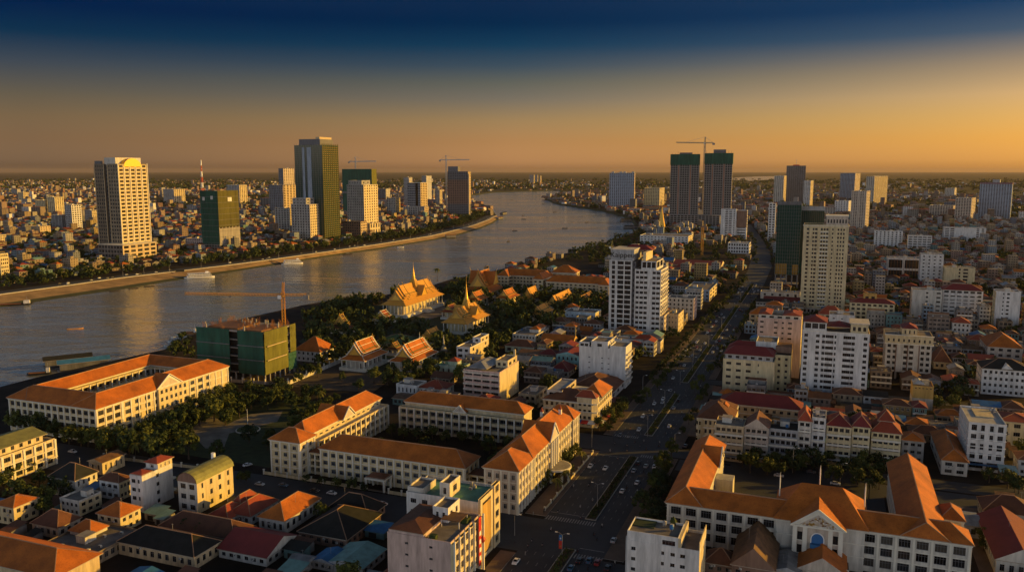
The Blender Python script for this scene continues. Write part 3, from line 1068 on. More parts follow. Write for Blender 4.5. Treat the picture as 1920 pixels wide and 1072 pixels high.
B('yellow_corner_block', 'yellow waterfront block with dark windows cut by the picture edge', 3, 520, 477, -26, 14.5, 'paleyellow', n=(6, 4), fh=5.2, ww=.6, st='d').done()
B('orange_block', 'orange sunlit block at the picture edge above the waterfront', 2, 463, 441, -18, 10, 'cream', n=(4, 3), fh=4).done()
B('pink_hotel', 'low pinkish white hotel of five storeys beside the scaffolded building', 381, 468, 448, 347.5, 393, 'pink', n=(8, 3), fh=5.2, ww=.45, st='d', kE='sand').done()
# --- left bank, towards the bend: again shaded fronts and sunlit sides by colour
T = start('netted_tower', 'dark tower fully wrapped in green net behind the white hotel', 698.5, 405, 317, 641.7, 705.5)
x, y, h = T.W / 2, T.D / 2, T.h
T.block(-x, x, -y, y, 0, h - 3, 'concrete', n=(8, 4), fh=5.6, ww=.8, hh=.6, st='v', roof='concrete')
T.mb('safety_net').box(-x - .6, x + .2, -y - .7, -y - .5, 6, h, 'net_green')
T.mb('safety_net').box(x + .5, x + .7, -y - .3, y, 6, h, 'net_sunlit_lime')
T.mb('net_band').box(-x - .7, x + .1, -y - .9, -y - .72, h * .48, h * .52, 'darkgrey')
T.done()
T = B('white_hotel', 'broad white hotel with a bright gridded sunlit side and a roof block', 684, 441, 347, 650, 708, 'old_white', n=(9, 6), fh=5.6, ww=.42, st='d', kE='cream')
T.block(-T.W * .5 + .5, T.W * .3, -T.D * .4, T.D * .2, T.h, T.h + 9, 'old_white', n=(5, 2), fh=9, ww=.3); T.done()
B('hotel_annex', 'brown five storey annex in front of the white hotel', 677, 446, 416, 642, 688, 'brown', n=(8, 4), fh=5.4, ww=.6, st='d', kE='sand').done()
B('hotel_porch', 'cream pillared porch at the foot of the white hotel', 694, 442, 420, 680, 713, 'cream', n=(4, 4), fh=16, ww=.5, hh=.7, clut=1).done()
T = start('blue_striped_tower', 'white tower with a dark blue glass strip and a tan side wing', 789, 405, 343, 764, 801)
x, y, h = T.W / 2, T.D / 2, T.h
T.block(-x, x, -y, y, 0, h, 'old_bluegrey', n=(7, 3), fh=5.4, ww=.62, st='d', kE='sand', cap='white')
T.mb('blue_strip').box(-x + T.W * .62, -x + T.W * .80, -y - .5, -y, 20, h, 'glass_blue')
for i in range(1, 14):
    T.mb('floor_band').box(-x - .1, x + .1, -y - .25, -y, h * i / 14 - .4, h * i / 14 + .2, 'white')
T.done()
B('tower_podium', 'pale podium block under the white tower with the blue strip', 796, 408, 388, 756, 803, 'old_white', n=(9, 3), fh=5, st='d', kE='sand').done()
B('pale_twin_slab', 'pale slim tower standing behind the blue striped tower', 768, 392, 333, 757, 773, 'grey', n=(4, 3), fh=5, st='d', kE='offwhite').done()
B('pale_twin_slab', 'bright white slim tower right of the blue striped tower', 800, 378, 330, 791, 809, 'old_white', n=(4, 4), fh=5, st='d', kE='white').done()
T = start('unfinished_tower', 'brown unfinished concrete tower with dark top floors at the river bend', 878, 406, 322, 839, 882.6)
x, y, h = T.W / 2, T.D / 2, T.h
T.block(-x, x, -y, y, 0, h * .28, 'darkgrey', n=(9, 3), fh=5.6, ww=.7, st='v', roof=None)
T.block(-x, x, -y, y, h * .28, h * .82, 'brown', n=(9, 3), fh=5.4, ww=.62, st='v', roof=None, part='middle_wall', kE='sand')
T.block(-x, x, -y, y, h * .82, h, 'darkgrey', n=(9, 3), fh=5, ww=.7, st='v', roof='concrete', part='top_wall', kE='sand')
T.mb('lift_core').box(-x + 1, -x + T.W * .5, -y + 2, y - 2, h, h + 16, 'darkgrey')
T.mb('hoist_mast').box(x + .6, x + 3.4, -y, -y + 3, 0, h - 6, 'sand')
T.done()
B('white_mid_block', 'white mid rise block between the white hotel and the blue striped tower', 742, 404, 371.6, 724.6, 750, 'old_white', n=(5, 3), fh=5.4, st='d', kE='cream').done()
B('pale_mid_block', 'pale low tower behind the white mid rise block', 724, 376, 354, 709, 731, 'old_bluegrey', n=(5, 2), fh=5.6, st='d', kE='white').done()
B('white_low_tower', 'white low tower just left of the brown unfinished tower', 824.7, 384, 356, 817, 829, 'old_white', n=(3, 2), fh=5.6, st='d', kE='cream').done()
for i, (a, b, t, l, r) in enumerate([(1001, 343.5, 328, 993, 1002.5), (1008, 343.7, 328, 1003.5, 1009), (1013.5, 343.6, 329.5, 1010.5, 1015)]):
    B('distant_white_block', 'white block on the far plain, ' + ['leftmost', 'middle', 'rightmost'][i] + ' of the three beyond the river bend', a, b, t, l, r, 'old_white', n=(4, 2), fh=9, group='white blocks on the plain', clut=0, kE='cream').done()
# --- right bank, far
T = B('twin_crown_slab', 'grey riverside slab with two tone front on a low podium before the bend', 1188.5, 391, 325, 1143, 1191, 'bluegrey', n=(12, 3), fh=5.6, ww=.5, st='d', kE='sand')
for i in (-.42, -.1, .05, .38):
    T.mb('roof_box').box(T.W * i, T.W * (i + .1), -T.D * .3, T.D * .3, T.h, T.h + 6, 'grey')
T.done()
B('yellow_hotel', 'pale yellow hotel slab with a sunlit end near the riverside', 1236, 390, 353, 1207.5, 1246, 'paleyellow', n=(9, 4), fh=5.4, st='d', kE='cream').done()
for j, (fx, yb, yt, l, r, lab) in enumerate([(1307, 424, 289, 1258, 1311, 'left one of the pair of unfinished grey towers with green netted tops'), (1369, 425, 287, 1322, 1374, 'right one of the pair of unfinished grey towers with green netted tops')]):
    T = start('unfinished_tower', lab, fx, yb, yt, l, r, group='pair of netted towers')
    x, y, h, W = T.W / 2, T.D / 2, T.h, T.W
    T.block(-x, x, -y, y, 0, h - 26, 'darkgrey2', fh=5.8, hh=.62, st='v', roof=None, n=(12, 6), wS=[.7, .7, .7, .3, .7, .7, .7, .7, .3, .7, .7, .7], depth=.6)
    T.block(-x, x, -y, y, h - 26, h - 4, 'concrete', n=(10, 5), fh=5, ww=.75, st='v', roof='concrete', part='top_wall')
    m = T.mb('safety_net')
    m.box(-x - .7, x + .7, -y - .9, -y - .7, h - 27, h, 'net_green'); m.box(x + .7, x + .9, -y - .7, y, h - 27, h, 'net_green'); m.box(-x - .9, -x - .7, -y - .7, y, h - 27, h, 'net_green')
    for i in (3, 8):
        c = -x + W * (i + .5) / 12
        T.mb('lift_shaft').box(c - 1.2, c + 1.2, -y - .7, -y, 0, h - 28, 'brick')
    T.mb('core').box(-x + W * .3, x - W * .25, -y + 4, y - 4, h - 4, h + (9 if j else 4), 'darkgrey')
    for i in range(10):
        a = -x + W * (i + .5) / 10
        T.mb('rebar').box(a - .25, a + .25, -y + 2, -y + 2.5, h - 4, h + rnd.uniform(2, 7), 'rust')
    T.done()
T = start('concrete_podium', 'wide unfinished concrete podium floors under the pair of netted towers', 1349, 427, 405, 1256, 1376)
x, y, h = T.W / 2, T.D / 2, T.h
T.block(-x, x, -y, y, 0, h, 'concrete', n=(14, 6), fh=5, ww=.8, hh=.7, st='v', roof='concrete')
T.done()
T = start('louvred_white_tower', 'white mid rise with louvred bays and a grey corner on the boulevard', 1379, 449, 393, 1352, 1381)
x, y, h = T.W / 2, T.D / 2, T.h
T.block(-x, x, -y, y, 0, h, 'white', n=(4, 4), fh=3.6, st='d', wS=[.1, .75, .75, .3], hh=.5)
T.done()
T = start('dark_billboard_block', 'white block carrying a big dark brown panel beside the louvred white tower', 1399, 449, 395, 1381, 1402)
x, y, h = T.W / 2, T.D / 2, T.h
T.block(-x, x, -y, y, 0, h, 'white', n=(1, 4), fh=5.4, ww=.8, hh=.4, st='d')
T.mb('dark_panel').box(-x - .3, x + .3, -y - .8, -y - .05, h * .42, h, 'brown')
T.done()
B('small_white_block', 'small white three storey block with a stepped front beside the bending boulevard', 1404, 476, 457, 1365, 1408, 'white', n=(8, 2), fh=5.2, st='d').done()
T = B('dark_slab_tower', 'dark glass slab tower with a roof antenna on the right skyline', 1508, 378, 311, 1475, 1510, 'darkgrey', n=(9, 2), fh=5, ww=.7, st='d')
T.mb('antenna').box(-.5, .5, -.5, .5, T.h, T.h + 30, 'steel'); T.mb('roof_box').box(-14, 14, -6, 6, T.h, T.h + 5, 'red_paint'); T.done()
B('pale_tower', 'pale tower half hidden left of the dark glass slab tower', 1468, 380, 330, 1452, 1475, 'offwhite', n=(5, 3), fh=5, st='d', kE='cream', rot=R(34)).done()
B('white_tower', 'slim white tower right of the dark glass slab tower', 1518, 386, 339, 1507.6, 1525.5, 'white', n=(4, 3), fh=5, st='d', kE='cream', rot=R(36)).done()
B('grey_tower', 'grey gridded tower with a dark sunless side on the right skyline', 1601, 375, 325, 1576, 1613.5, 'bluegrey', n=(10, 4), fh=5.8, st='d', rot=R(40), kE='beige').done()
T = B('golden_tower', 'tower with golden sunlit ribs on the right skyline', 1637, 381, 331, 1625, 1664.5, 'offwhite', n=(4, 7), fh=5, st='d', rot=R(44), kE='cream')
for i in range(8):
    q = -T.D / 2 + T.D * i / 7
    T.mb('rib').box(T.W / 2, T.W / 2 + 1.4, q - .8, q + .8, 0, T.h + 3, 'cream')
T.done()
T = B('beige_slim_tower', 'slim beige tower with grooved front standing nearest on the right skyline', 1621, 433, 359, 1597, 1632, 'beige', n=(7, 3), fh=3.6, st='d', wS=[.3, .55, .55, .2, .55, .55, .3], rot=R(40)); T.done()
B('white_mural_block', 'white block with dark marks on its blank front beside the slim beige tower', 1590, 404, 377, 1566, 1598, 'white', n=(5, 3), fh=6, ww=.3, st='d', rot=R(38)).done()
T = B('red_capped_tower', 'wide grey tower with a maroon roof edge at the far right', 1893, 414, 343, 1838, 1899, 'bluegrey', n=(12, 2), fh=3.7, ww=.5, st='d', rot=R(38), cap='tile_maroon')
T.mb('roof_box').box(-9, 9, -6, 6, T.h, T.h + 9, 'grey'); T.mb('maroon_band').box(-T.W / 2 - .5, T.W / 2 + .5, -T.D / 2 - .5, T.D / 2 + .5, T.h - 3, T.h - 1, 'tile_maroon'); T.done()
B('brown_flats', 'brown block of flats left of the red capped tower', 1819, 417, 372, 1792, 1830, 'beige', n=(6, 3), fh=4, st='d', rot=R(38)).done()
B('low_brown_block', 'low brown block left of the brown block of flats', 1786, 410, 386, 1743, 1794, 'beige', n=(9, 2), fh=4, st='d', rot=R(38)).done()
B('small_pale_block', 'small pale block on the plain at the far right', 1789, 369, 353, 1772, 1794, 'offwhite', n=(6, 2), fh=5, st='d', rot=R(38)).done()
B('slim_white_slab', 'slim white slab with a column of windows left of the dark glass tower', 1452, 452, 382, 1442, 1454, 'white', n=(2, 2), fh=5, st='d', faces='S').done()
# --- right side, near the boulevard
u0, v0 = GU(1451, 546)
T = Thing(u0 + 24, v0 + 24, 'dark_glass_tower', 'dark green glass tower on open concrete legs behind the cream tower', 'tower')
h1 = HGT(1451, 546, 384); h2 = 98
occ(u0, u0 + 50, v0, v0 + 60)
vr = solve(lambda v: PJU(u0 + 22, v, 94)[0], v0, v0 + 120, 1546) - v0 - 24
vm = solve(lambda v: PJU(u0, v, h1)[0], v0, v0 + 120, 1503) - v0 - 24
hb = HGT(1451, 546, 514)
m = T.mb('curtain_wall')
m.box(-24, vm, -24, 24, hb, h1, 'glass_tower', 'roof_flat')
m.box(vm + .02, vr, -2, 24, hb, 94, 'glass_tower', 'roof_flat')
m = T.mb('mullions')
for i in range(11):
    a = -24 + (vm + 24) * i / 10
    m.box(a - .12, a + .12, -24.3, -24, hb, h1 + 2, 'darkgrey')
for i in range(20):
    z = hb + (h1 - hb) * i / 20
    m.box(-24, vm, -24.2, -24, z - .1, z + .1, 'darkgrey')
for i in range(12):
    a = vm + (vr - vm) * i / 12
    m.box(a - .12, a + .12, -2.3, -2, 70, 95, 'darkgrey')
T.mb('roof_screen').box(-24, vm, -24, -23.4, h1, h1 + 4, 'darkgrey'); T.mb('roof_screen').box(vm - 12, vr, -3, -2.4, 94, 99, 'grey')
T.mb('amber_reflection').box(-23.4, -11, -24.15, -24.02, hb + .5, hb + 13, 'reflection_amber'); T.mb('amber_reflection').box(vm - 7, vm - 1, -24.15, -24.02, hb + .5, hb + 12, 'reflection_amber')  # painted reflections lying on the glass, not panes of another colour
for i in range(5):
    a = -23 + (vm + 22) * i / 4
    T.one('leg', lambda mb: mb.box(a - .7, a + .7, -24, -22.6, 0, hb, 'darkgrey'))
T.mb('deck').box(-24, vm, -24, 22, hb * .45, hb * .5, 'concrete'); T.mb('core').box(-12, 6, -8, 12, 0, hb, 'dark_void')
T.done()
T = start('cream_tower', 'tall cream apartment tower with rows of square windows right of the boulevard', 1586, 592, 424, 1507, 1592, D=26)
x, y, h, W = T.W / 2, T.D / 2, T.h, T.W
fr = [0, .9, 0, .62, .9, 0, .75, .75, .75, .2, .5, .0, .6, .55, .55, 0]
T.block(-x, x, -y, y, 6, h, 'cream', n=(16, 5), fh=4.0, hh=.52, st='d', faces='SE', wS=fr, depth=.4, base=1, top=2)
T.block(-x - .8, x + .8, -y - .8, y, 0, 6, 'beige', n=(12, 4), fh=6, st='d', roof=None, part='plinth')
for i in (2, 5, 9, 11):
    a = -x + .5 + (W - 1) * (i + .5) / 16
    T.mb('pilaster').box(a - .5, a + .5, -y - .5, -y, 6, h, 'cream')
for i in range(20):
    z = 8 + (h - 11) * i / 20
    T.mb('balcony_slab').box(-x + W * 6 / 16, -x + W * 9 / 16, -y - .9, -y - .02, z, z + .9, 'trim')
T.mb('cornice').box(-x - .6, x + .6, -y - .6, y, h - .6, h - .1, 'trim')
T.block(-x + W * .5, x - 1, -y + 2, y - 2, h, h + 8, 'beige', n=(7, 3), fh=8, hh=.45, st='d', part='penthouse_wall')
T.mb('cornice').box(-x + W * .48, x - .4, -y + 1.3, y - 1, h + 8.9, h + 9.8, 'trim')
T.mb('roof_garden').box(-x + .6, -x + W * .42, -y + 1, y - 1, h + .02, h + .5, 'lawn')
T.done()
T = start('sign_tower', 'white sixteen storey tower with black lettering on its roof block', 1236.5, 631, 508, 1142.5, 1253)
x, y, h, W = T.W / 2, T.D / 2, T.h, T.W
T.block(-x, x - W * .56, -y, y, 0, h + 7, 'white', n=(3, 2), fh=4.35, hh=.78, ww=.84, st='d', faces='S', wS=[.45, .85, .85], depth=.5)
T.block(x - W * .56, x - W * .50, -y + 2, y, 0, h + 6, 'darkgrey', n=(1, 0), fh=4.35, hh=.6, ww=.7, st='d', faces='S', part='recess_wall')
T.block(x - W * .50, x, -y, y, 0, h, 'white', n=(6, 5), fh=4.35, hh=.52, st='d', faces='SE', wS=[.75, .85, .8, .0, .8, .9], wE=[.7, .7, .7, .7, .7], depth=.6)
T.block(x - W * .38, x - 4, -y + .5, y - 3, h, h + 7, 'white', n=(3, 2), fh=7, hh=.7, ww=.8, st='d', part='top_wall')
for r in range(15):
    for c in range(5):
        q = -y + .5 + (T.D - 1) * (c + .5) / 5
        z = 6 + (h - 8) * r / 15
        T.mb('balcony').box(x + .02, x + 1.3, q - 1.5, q + 1.5, z, z + 1.1, 'offwhite')
T.mb('sign_block').box(-x + .8, -x + W * .47, -y + 1.5, y - 2, h + 7.8, h + 16.5, 'grey', 'roof_flat')
T.mb('sign_cap').box(-x + .4, -x + W * .47 + .4, -y + 1.1, y - 1.6, h + 16.5, h + 17.1, 'offwhite')
T.mb('roof').hip(-x + 6, x - W * .28, y - 12, y + 2, h + 15, 4, 'tile_maroon', over=.3)
T.mb('stair_tower').box(x - W * .36, x - W * .30, -y + 2, y - 3, h + 7.8, h + 15, 'cream')
T.block(x + .05, x + 3.2, -y + 2, y, 0, 17, 'beige', n=(1, 4), fh=4.2, part='podium_wall', st='d')
txt = bpy.data.curves.new('lettering', 'FONT')
txt.body = 'Kaippeu'
txt.size = 6.2; txt.extrude = .12; txt.align_x = 'CENTER'
to = bpy.data.objects.new('lettering', txt)
COL.objects.link(to)
bpy.context.view_layer.update()
me = bpy.data.meshes.new_from_object(to.evaluated_get(bpy.context.evaluated_depsgraph_get()))
bpy.data.objects.remove(to)
me.materials.clear(); me.materials.append(M['dark_void'])
o = link('lettering', me, T.e, loc=(-x + .8 + (W * .47 - .8) / 2, -y + 1.34, h + 10.2), rot=(math.pi / 2, 0, 0), scale=(1.05, 1, 1))
T.done()
# ------------------------------------------------------------ blocks and houses of the middle distance, right of the boulevard
def BF(name, label, L, R_, yb, yt, k='white', D=16, **kw):
    """seen front on: outline left and right, foot and top of the front"""
    return B(name, label, (L + R_) / 2, yb, yt, L, R_, k, D=D, **kw)


T = start('pale_hotel', 'big white ten storey block with a plain gridded front on the right of the boulevard', 1568, 748, 624, 1505, 1631, D=24)
x, y, h, W = T.W / 2, T.D / 2, T.h, T.W
T.block(-x, x, -y, y, 5, h, 'white', n=(11, 5), fh=3.7, hh=.52, sill=.28, st='d', faces='SW', wS=[.62, 0, .62, .5, 1.35, .3, .0, 1.35, .55, 0, .62], top=1, par=.5, cap='trim')
T.block(-x, x, -y, y, 0, 5, 'paleblue', n=(9, 4), fh=5, st='d', roof=None, part='plinth')
T.block(-x + .5, -x + W * .36, -y + .6, y - 4, h, h + 5.5, 'white', n=(3, 2), fh=5.5, ww=.85, hh=.6, st='d', roof=None, part='penthouse_wall')
T.mb('roof').hip(-x + .5, -x + W * .36, -y + .6, y - 4, h + 5.5, 3, 'tile_maroon', over=.5)
T.mb('roof').hip(-x + W * .37, x - W * .28, -y + 5, y - 4, h + 2.6, 2.5, 'tile_maroon', over=.5)
T.block(x - W * .28, x - 1, -y + 1.5, y - 5, h, h + 5, 'cream', n=(3, 2), fh=5, hh=.5, st='d', part='penthouse_wall')
T.mb('eaves').box(x - W * .30, x - .2, -y + .6, y - 4.4, h + 5.9, h + 6.4, 'offwhite')
T.clutter(-x + 1, x - 1, y - 4, y - 1, h, 4, hut=False)
T.done()

T = start('pink_block', 'tall pinkish block with few windows behind the maroon mansard hotel', 1462, 706, 600, 1421, 1503, D=26, h=None)
x, y, h, W = T.W / 2, T.D / 2, T.h, T.W
T.block(-x, x, -y, y, 0, h, 'pink', n=(6, 4), fh=3.7, hh=.35, st='d', faces='SE', wS=[.5, 0, .5, .3, .55, 0], kE='cream')
T.block(-x + .5, x - .5, -y + 1, y - 2, h + .05, h + 3, 'offwhite', n=(5, 2), fh=3, roof=None, part='attic_wall', st='d')
T.mb('roof').hip(-x + .5, -x + W * .3, -y + 1, y - 2, h + 3, 1.5, 'tile_red', over=.4); T.mb('roof').hip(x - W * .42, x - .5, -y + 1, y - 2, h + 3, 1.6, 'tile_red', over=.4)
T.clutter(-x + 1, x - 1, -y + 1, y - 1, h + 2.9, 3, hut=False)
T.done()

T = start('mansard_hotel', 'pale yellow hotel with a maroon mansard roof facing the boulevard', 1405, 740, 677, 1356, 1452, D=34)
x, y, h, W = T.W / 2, T.D / 2, T.h, T.W
T.block(-x, x, -y, y, 0, h, 'cream', n=(5, 6), fh=4, hh=.38, st='d', faces='SW', wS=[.5, .5, .5, .12, .0], par=.6, roof='roof_pale')
T.block(-x + 1.2, x - 1.2, -y + 1.2, y - 1, h, h + 3.4, 'grey', n=(6, 6), fh=3.4, ww=.5, roof=None, part='attic_wall', st='d')
T.mb('roof').hip(-x + .6, x - .6, -y + .6, y * .1, h + 3.4, 4.2, 'tile_maroon', over=.4, inset=6)
T.mb('roof').hip(-x + .6, x - .6, y * .16, y - 1, h + 3.4, 4.0, 'tile_maroon', over=.4, inset=6)
T.block(x - W * .42, x, y * .3, y + 8, h, h + 8, 'white', n=(0, 0), part='rear_block'); T.clutter(x - W * .4, x, y * .4, y, h + 8, 2, hut=False)
T.done()
T = start('yellow_wing', 'pale yellow narrow wing with arched windows joined to the mansard hotel', 1467, 735, 668, 1453, 1483, D=20)
x, y, h, W = T.W / 2, T.D / 2, T.h, T.W
T.block(-x, x, -y, y, 0, h, 'paleyellow', n=(2, 4), fh=4, ww=.36, hh=.42, st='d'); T.mb('terrace_frame').box(-x, x, -y + 6, y, h + .9, h + 5, 'brown', 'tin_rust'); T.done()

T = start('long_roof_hall', 'long low hall with a dark red hip roof below the mansard hotel', 1426, 792, 762, 1350, 1502, D=15)
x, y, h, W = T.W / 2, T.D / 2, T.h, T.W
T.block(-x, x, -y, y, 0, h, 'sand', n=(11, 3), fh=4.2, ww=.45, hh=.36, st='d', faces='SE', roof=None)
T.mb('cornice').box(-x - .4, x + .4, -y - .5, -y - .03, h - .6, h, 'trim'); T.mb('floor_band').box(-x - .1, x + .1, -y - .3, -y - .03, h * .45, h * .5, 'trim')
T.mb('roof').hip(-x, x, -y, y, h, 5.2, 'tile_maroon', over=.9, ridge='tile_brown'); T.done()

T = start('round_corner_building', 'cream corner building with curved facade and dark hip roof right of the boulevard', 1342, 834, 786, 1309, 1373, D=30)
x, y, h, W = T.W / 2, T.D / 2, T.h, T.W
T.block(-x, x, -y, y, 0, h, 'cream', n=(7, 8), fh=4.2, ww=.5, hh=.46, st='d', faces='SW', roof=None)
T.mb('rounded_bay').lathe(-x + 1.2, -y + 1.2, [(2.2, 0), (2.2, h)], 'cream', 14)
for q in range(3):
    z = h * (q + 1) / 3
    T.mb('cornice').box(-x - .5, x + .2, -y - .5, y, z - .5, z - .05, 'trim')
for r in range(3):
    for c in range(3):
        a = math.pi * (1.05 + .22 * c)
        cx, cy = -x + 1.2 + 2.22 * math.cos(a), -y + 1.2 + 2.22 * math.sin(a)
        T.mb('bay_window').box(cx - .35, cx + .35, cy - .35, cy + .35, h * r / 3 + 1.2, h * r / 3 + 3, 'glass')
T.mb('roof').hip(-x, x, -y, y * .35, h, 6.5, 'tile_brown', over=.8, ridge='tile_brown')
T.mb('roof').hip(-x + 1, x - 1, -y * .2, y, h, 5, 'tile_brown', over=.8)
T.mb('dormer').hip(1.5, 5, -2, 3, h + 3.2, 1.8, 'tile_orange', over=.2, gable=True)
T.mb('awning').box(-x - 5.4, -x - .3, -y - 1, y * .2, 3.6, 3.8, 'tin_rust')
T.done()

# row of shophouses facing the tree lined street
ROW = [(1340, 1394, 800, 'sand', 'flat', 'roof_flat', 'narrow weathered shophouse with a pinkish roof hut beside the round corner building'), (1396, 1441, 803, 'beige', 'gable', 'tile_brown', 'low weathered shophouse with a brown roof and white awning, third from the red roofed one'),
       (1442, 1496, 808, 'grey', 'flat', 'tin_dark', 'dark shophouse with a pale blue awning in the shaded row'), (1497, 1522, 790, 'offwhite', 'hip', 'tile_red', 'narrow shophouse under a steep plain red roof in the row'),
       (1523, 1549, 786, 'white', 'flat', 'tin_grey', 'slim white shophouse with a grey sheet roof in the row'), (1550, 1597, 800, 'cream', 'hip', 'tile_maroon', 'cream shophouse with a long dark red roof, next to the slim white one'),
       (1598, 1632, 801, 'paleyellow', 'hip', 'tile_maroon', 'cream shophouse with deep balconies next to the yellow framed house'), (1634, 1690, 812, 'paleyellow', 'hip', 'tile_red', 'yellow framed shophouse with a tall red tiered roof closing the row')]
for i, (l, r_, yt, k, rf, rk, lab) in enumerate(ROW):
    T = start('shophouse', lab, (l + r_) / 2, 864 + (l - 1340) * .036, yt, l, r_, D=15, group='shophouse row on the tree lined street')
    x, y, h, W = T.W / 2, T.D / 2, T.h, T.W
    T.block(-x, x, -y, y, 0, h, k, n=(max(2, round(W / 2.6)), 0), fh=3.6, ww=.72, hh=.5, st='d', faces='S', roof=rk if rf == 'flat' else None, depth=.7)
    for q in range(1, 4):
        z = h * q / 4 + .1
        T.one('balcony', lambda mb: (mb.box(-x + .1, x - .1, -y - 1.1, -y - .02, z - .2, z, 'concrete'), mb.box(-x + .1, x - .1, -y - 1.15, -y - 1.05, z, z + .9, 'trim')))
    T.mb('awning').box(-x + .2, x - .2, -y - 3.2, -y - .05, 3.0, 3.15, ['tin_grey', 'white_paint', 'tin_blue', 'tin_rust'][i % 4])
    if rf != 'flat':
        T.mb('roof').hip(-x, x, -y, y, h, 4.6 if i != 7 else 6.5, rk, over=.5, gable=(rf == 'gable'), wall=k, ridge='ridge')
        if i == 7:
            T.mb('upper_roof').hip(-x * .55, x * .55, -y * .5, y * .8, h + 4.6, 4.5, rk, over=.3, ridge='ridge')
    else:
        T.clutter(-x + .5, x - .5, -y + .5, y - .5, h, 2)
    T.done()

T = start('white_corner_block', 'white six storey block with big square windows and a pale flat roof at the right', 1851, 884, 797, 1817, 1888, D=30)
x, y, h, W = T.W / 2, T.D / 2, T.h, T.W
T.block(-x, x, -y, y, 4.5, h, 'white', n=(4, 7), fh=4.2, hh=.62, ww=.5, st='d', faces='SW', roof='roof_pale', wS=[.62, .42, .42, .62], depth=.4)
T.block(-x, x, -y, y, 0, 4.5, 'white', n=(2, 3), fh=4.5, ww=.8, hh=.7, st='d', roof=None, part='ground_floor_wall', faces='SW')
for q in range(5):
    z = 4.6 + (h - 4.6) * q / 5
    T.mb('floor_band').box(-x - .25, x + .25, -y - .25, y, z - .18, z + .1, 'trim_white')
T.mb('awning').box(-x, x, -y - 2.6, -y - .05, 3.4, 3.6, 'tin_blue')
T.mb('roof_panel').box(-x * .4, x * .6, -2, y - 3, h + .02, h + .5, 'cream'); T.clutter(x * .5, x, y * .3, y, h, 3, hut=True, k='white'); T.done()

B('orange_roof_house', 'low house with an orange hip roof beside the white six storey block', 1764, 888, 862, 1746, 1815, 'offwhite', roof='hip', rk='tile_orange', n=(2, 3), fh=4, ww=.6, st='d', rh=4, D=None).done()
T = start('yellow_slim_house', 'slim house with a mustard yellow blank front among the red roofs', 1731, 768, 726, 1712, 1751, D=14)
x, y, h = T.W / 2, T.D / 2, T.h
T.block(-x, x, -y, y, 0, h * .5, 'beige', n=(0, 0), roof=None); T.block(-x, x, -y, y, h * .5, h, 'ochre', n=(5, 0), fh=20, ww=.5, hh=.08, sill=.85, part='yellow_wall', st='d'); T.clutter(-x, x, -y, y, h, 2, k='sand')
T.mb('vaulted_roof').hip(-x + .5, x * .2, -y * .6, y, h + .8, 2, 'roof_pale', over=.2); T.done()
T = start('cream_balcony_block', 'cream seven storey block with recessed bays and a roof terrace at the right', 1706, 712, 632, 1662, 1749, D=24)
x, y, h, W = T.W / 2, T.D / 2, T.h, T.W
T.block(-x, x, -y, y, 5, h - 5, 'offwhite', n=(8, 4), fh=4, hh=.55, st='d', faces='SW', wS=[.62, .62, 0, .75, .75, 0, .6, .6], roof=None, depth=.5)
T.block(-x - .5, x + .5, -y - .5, y, h - 5, h, 'cream', n=(9, 4), fh=5, hh=.4, ww=.35, st='d', part='upper_wall', faces='SW')
for a in (-.27, -.02, .23):
    T.mb('brown_pier').box(W * a - .3, W * a + .3, -y - .45, -y, 5, h - 5, 'brown')
T.mb('cornice').box(-x - 1, x + 1, -y - 1, y, h - 5.3, h - 4.7, 'trim'); T.mb('cornice').box(-x - 1, x + 1, -y - 1, -y + .5, h + .8, h + 1.2, 'trim')
T.block(-x * .3, x * .35, -y + 3, y - 5, h, h + 5, 'cream', n=(3, 2), fh=5, ww=.3, st='d', part='penthouse_wall', roof=None)
T.mb('roof').hip(-x * .3, x * .35, -y + 3, y - 5, h + 5, 2.4, 'tile_maroon', over=.5)
for i in range(6):
    a = -x + W * (i + .5) / 6
    T.one('leg', lambda mb: mb.box(a - .6, a + .6, -y, -y + 1.2, 0, 5, 'concrete'))
T.mb('core').box(-x * .6, x * .6, -y + 6, y, 0, 5, 'dark_void'); T.clutter(-x + 1, x - 1, -y + 1, y - 1, h, 5, hut=False); T.done()
T = B('colonial_house', 'white colonial house with a dark hip roof and dormer at the right edge', 1890, 742, 694, 1842, 1936, 'white', D=20, n=(9, 4), fh=4.2, ww=.5, hh=.45, st='d', roof='hip', rk='tin_dark', rh=5, faces='SW')
T.mb('dormer').hip(-3, 3, -T.D / 2, -2, T.h + .3, 3, 'white', over=.2, gable=True, wall='white'); T.done()
B('yellow_corner_house', 'pale yellow house with a dark red roof at the right edge', 1907, 838, 792, 1872, 1945, 'paleyellow', D=18, n=(3, 4), fh=4, ww=.55, st='d', roof='hip', rk='tile_red', rh=2.5, faces='SW').done()
B('orange_hall', 'tall hall with a broad orange hip roof behind the red roofed villas', 1886, 682, 652, 1852, 1918, 'beige', D=34, n=(4, 6), fh=4, ww=.5, st='d', roof='hip', rk='tile_orange', rh=8, faces='SW').done()
T = B('white_balcony_hotel', 'white hotel with rows of balconies and a maroon hip roof', 1806, 603, 545, 1768, 1844, 'white', D=18, n=(6, 3), fh=3.6, ww=.72, hh=.55, st='d', roof='hip', rk='tile_maroon', rh=5, depth=.9, faces='SW')
for q in range(1, 7):
    T.mb('balcony').box(-T.W / 2 + .4, T.W / 2 - 4, -T.D / 2 - .8, -T.D / 2 - .03, T.h * q / 7.2, T.h * q / 7.2 + .8, 'white')
T.done()
BF('white_blank_wing', 'plain white wing with one column of windows joined to the balcony hotel', 1711, 1767, 601, 545, 'offwhite', D=16, n=(5, 3), fh=3.8, hh=.35, st='d', wS=[0, 0, .4, 0, .7], faces='SW').done()
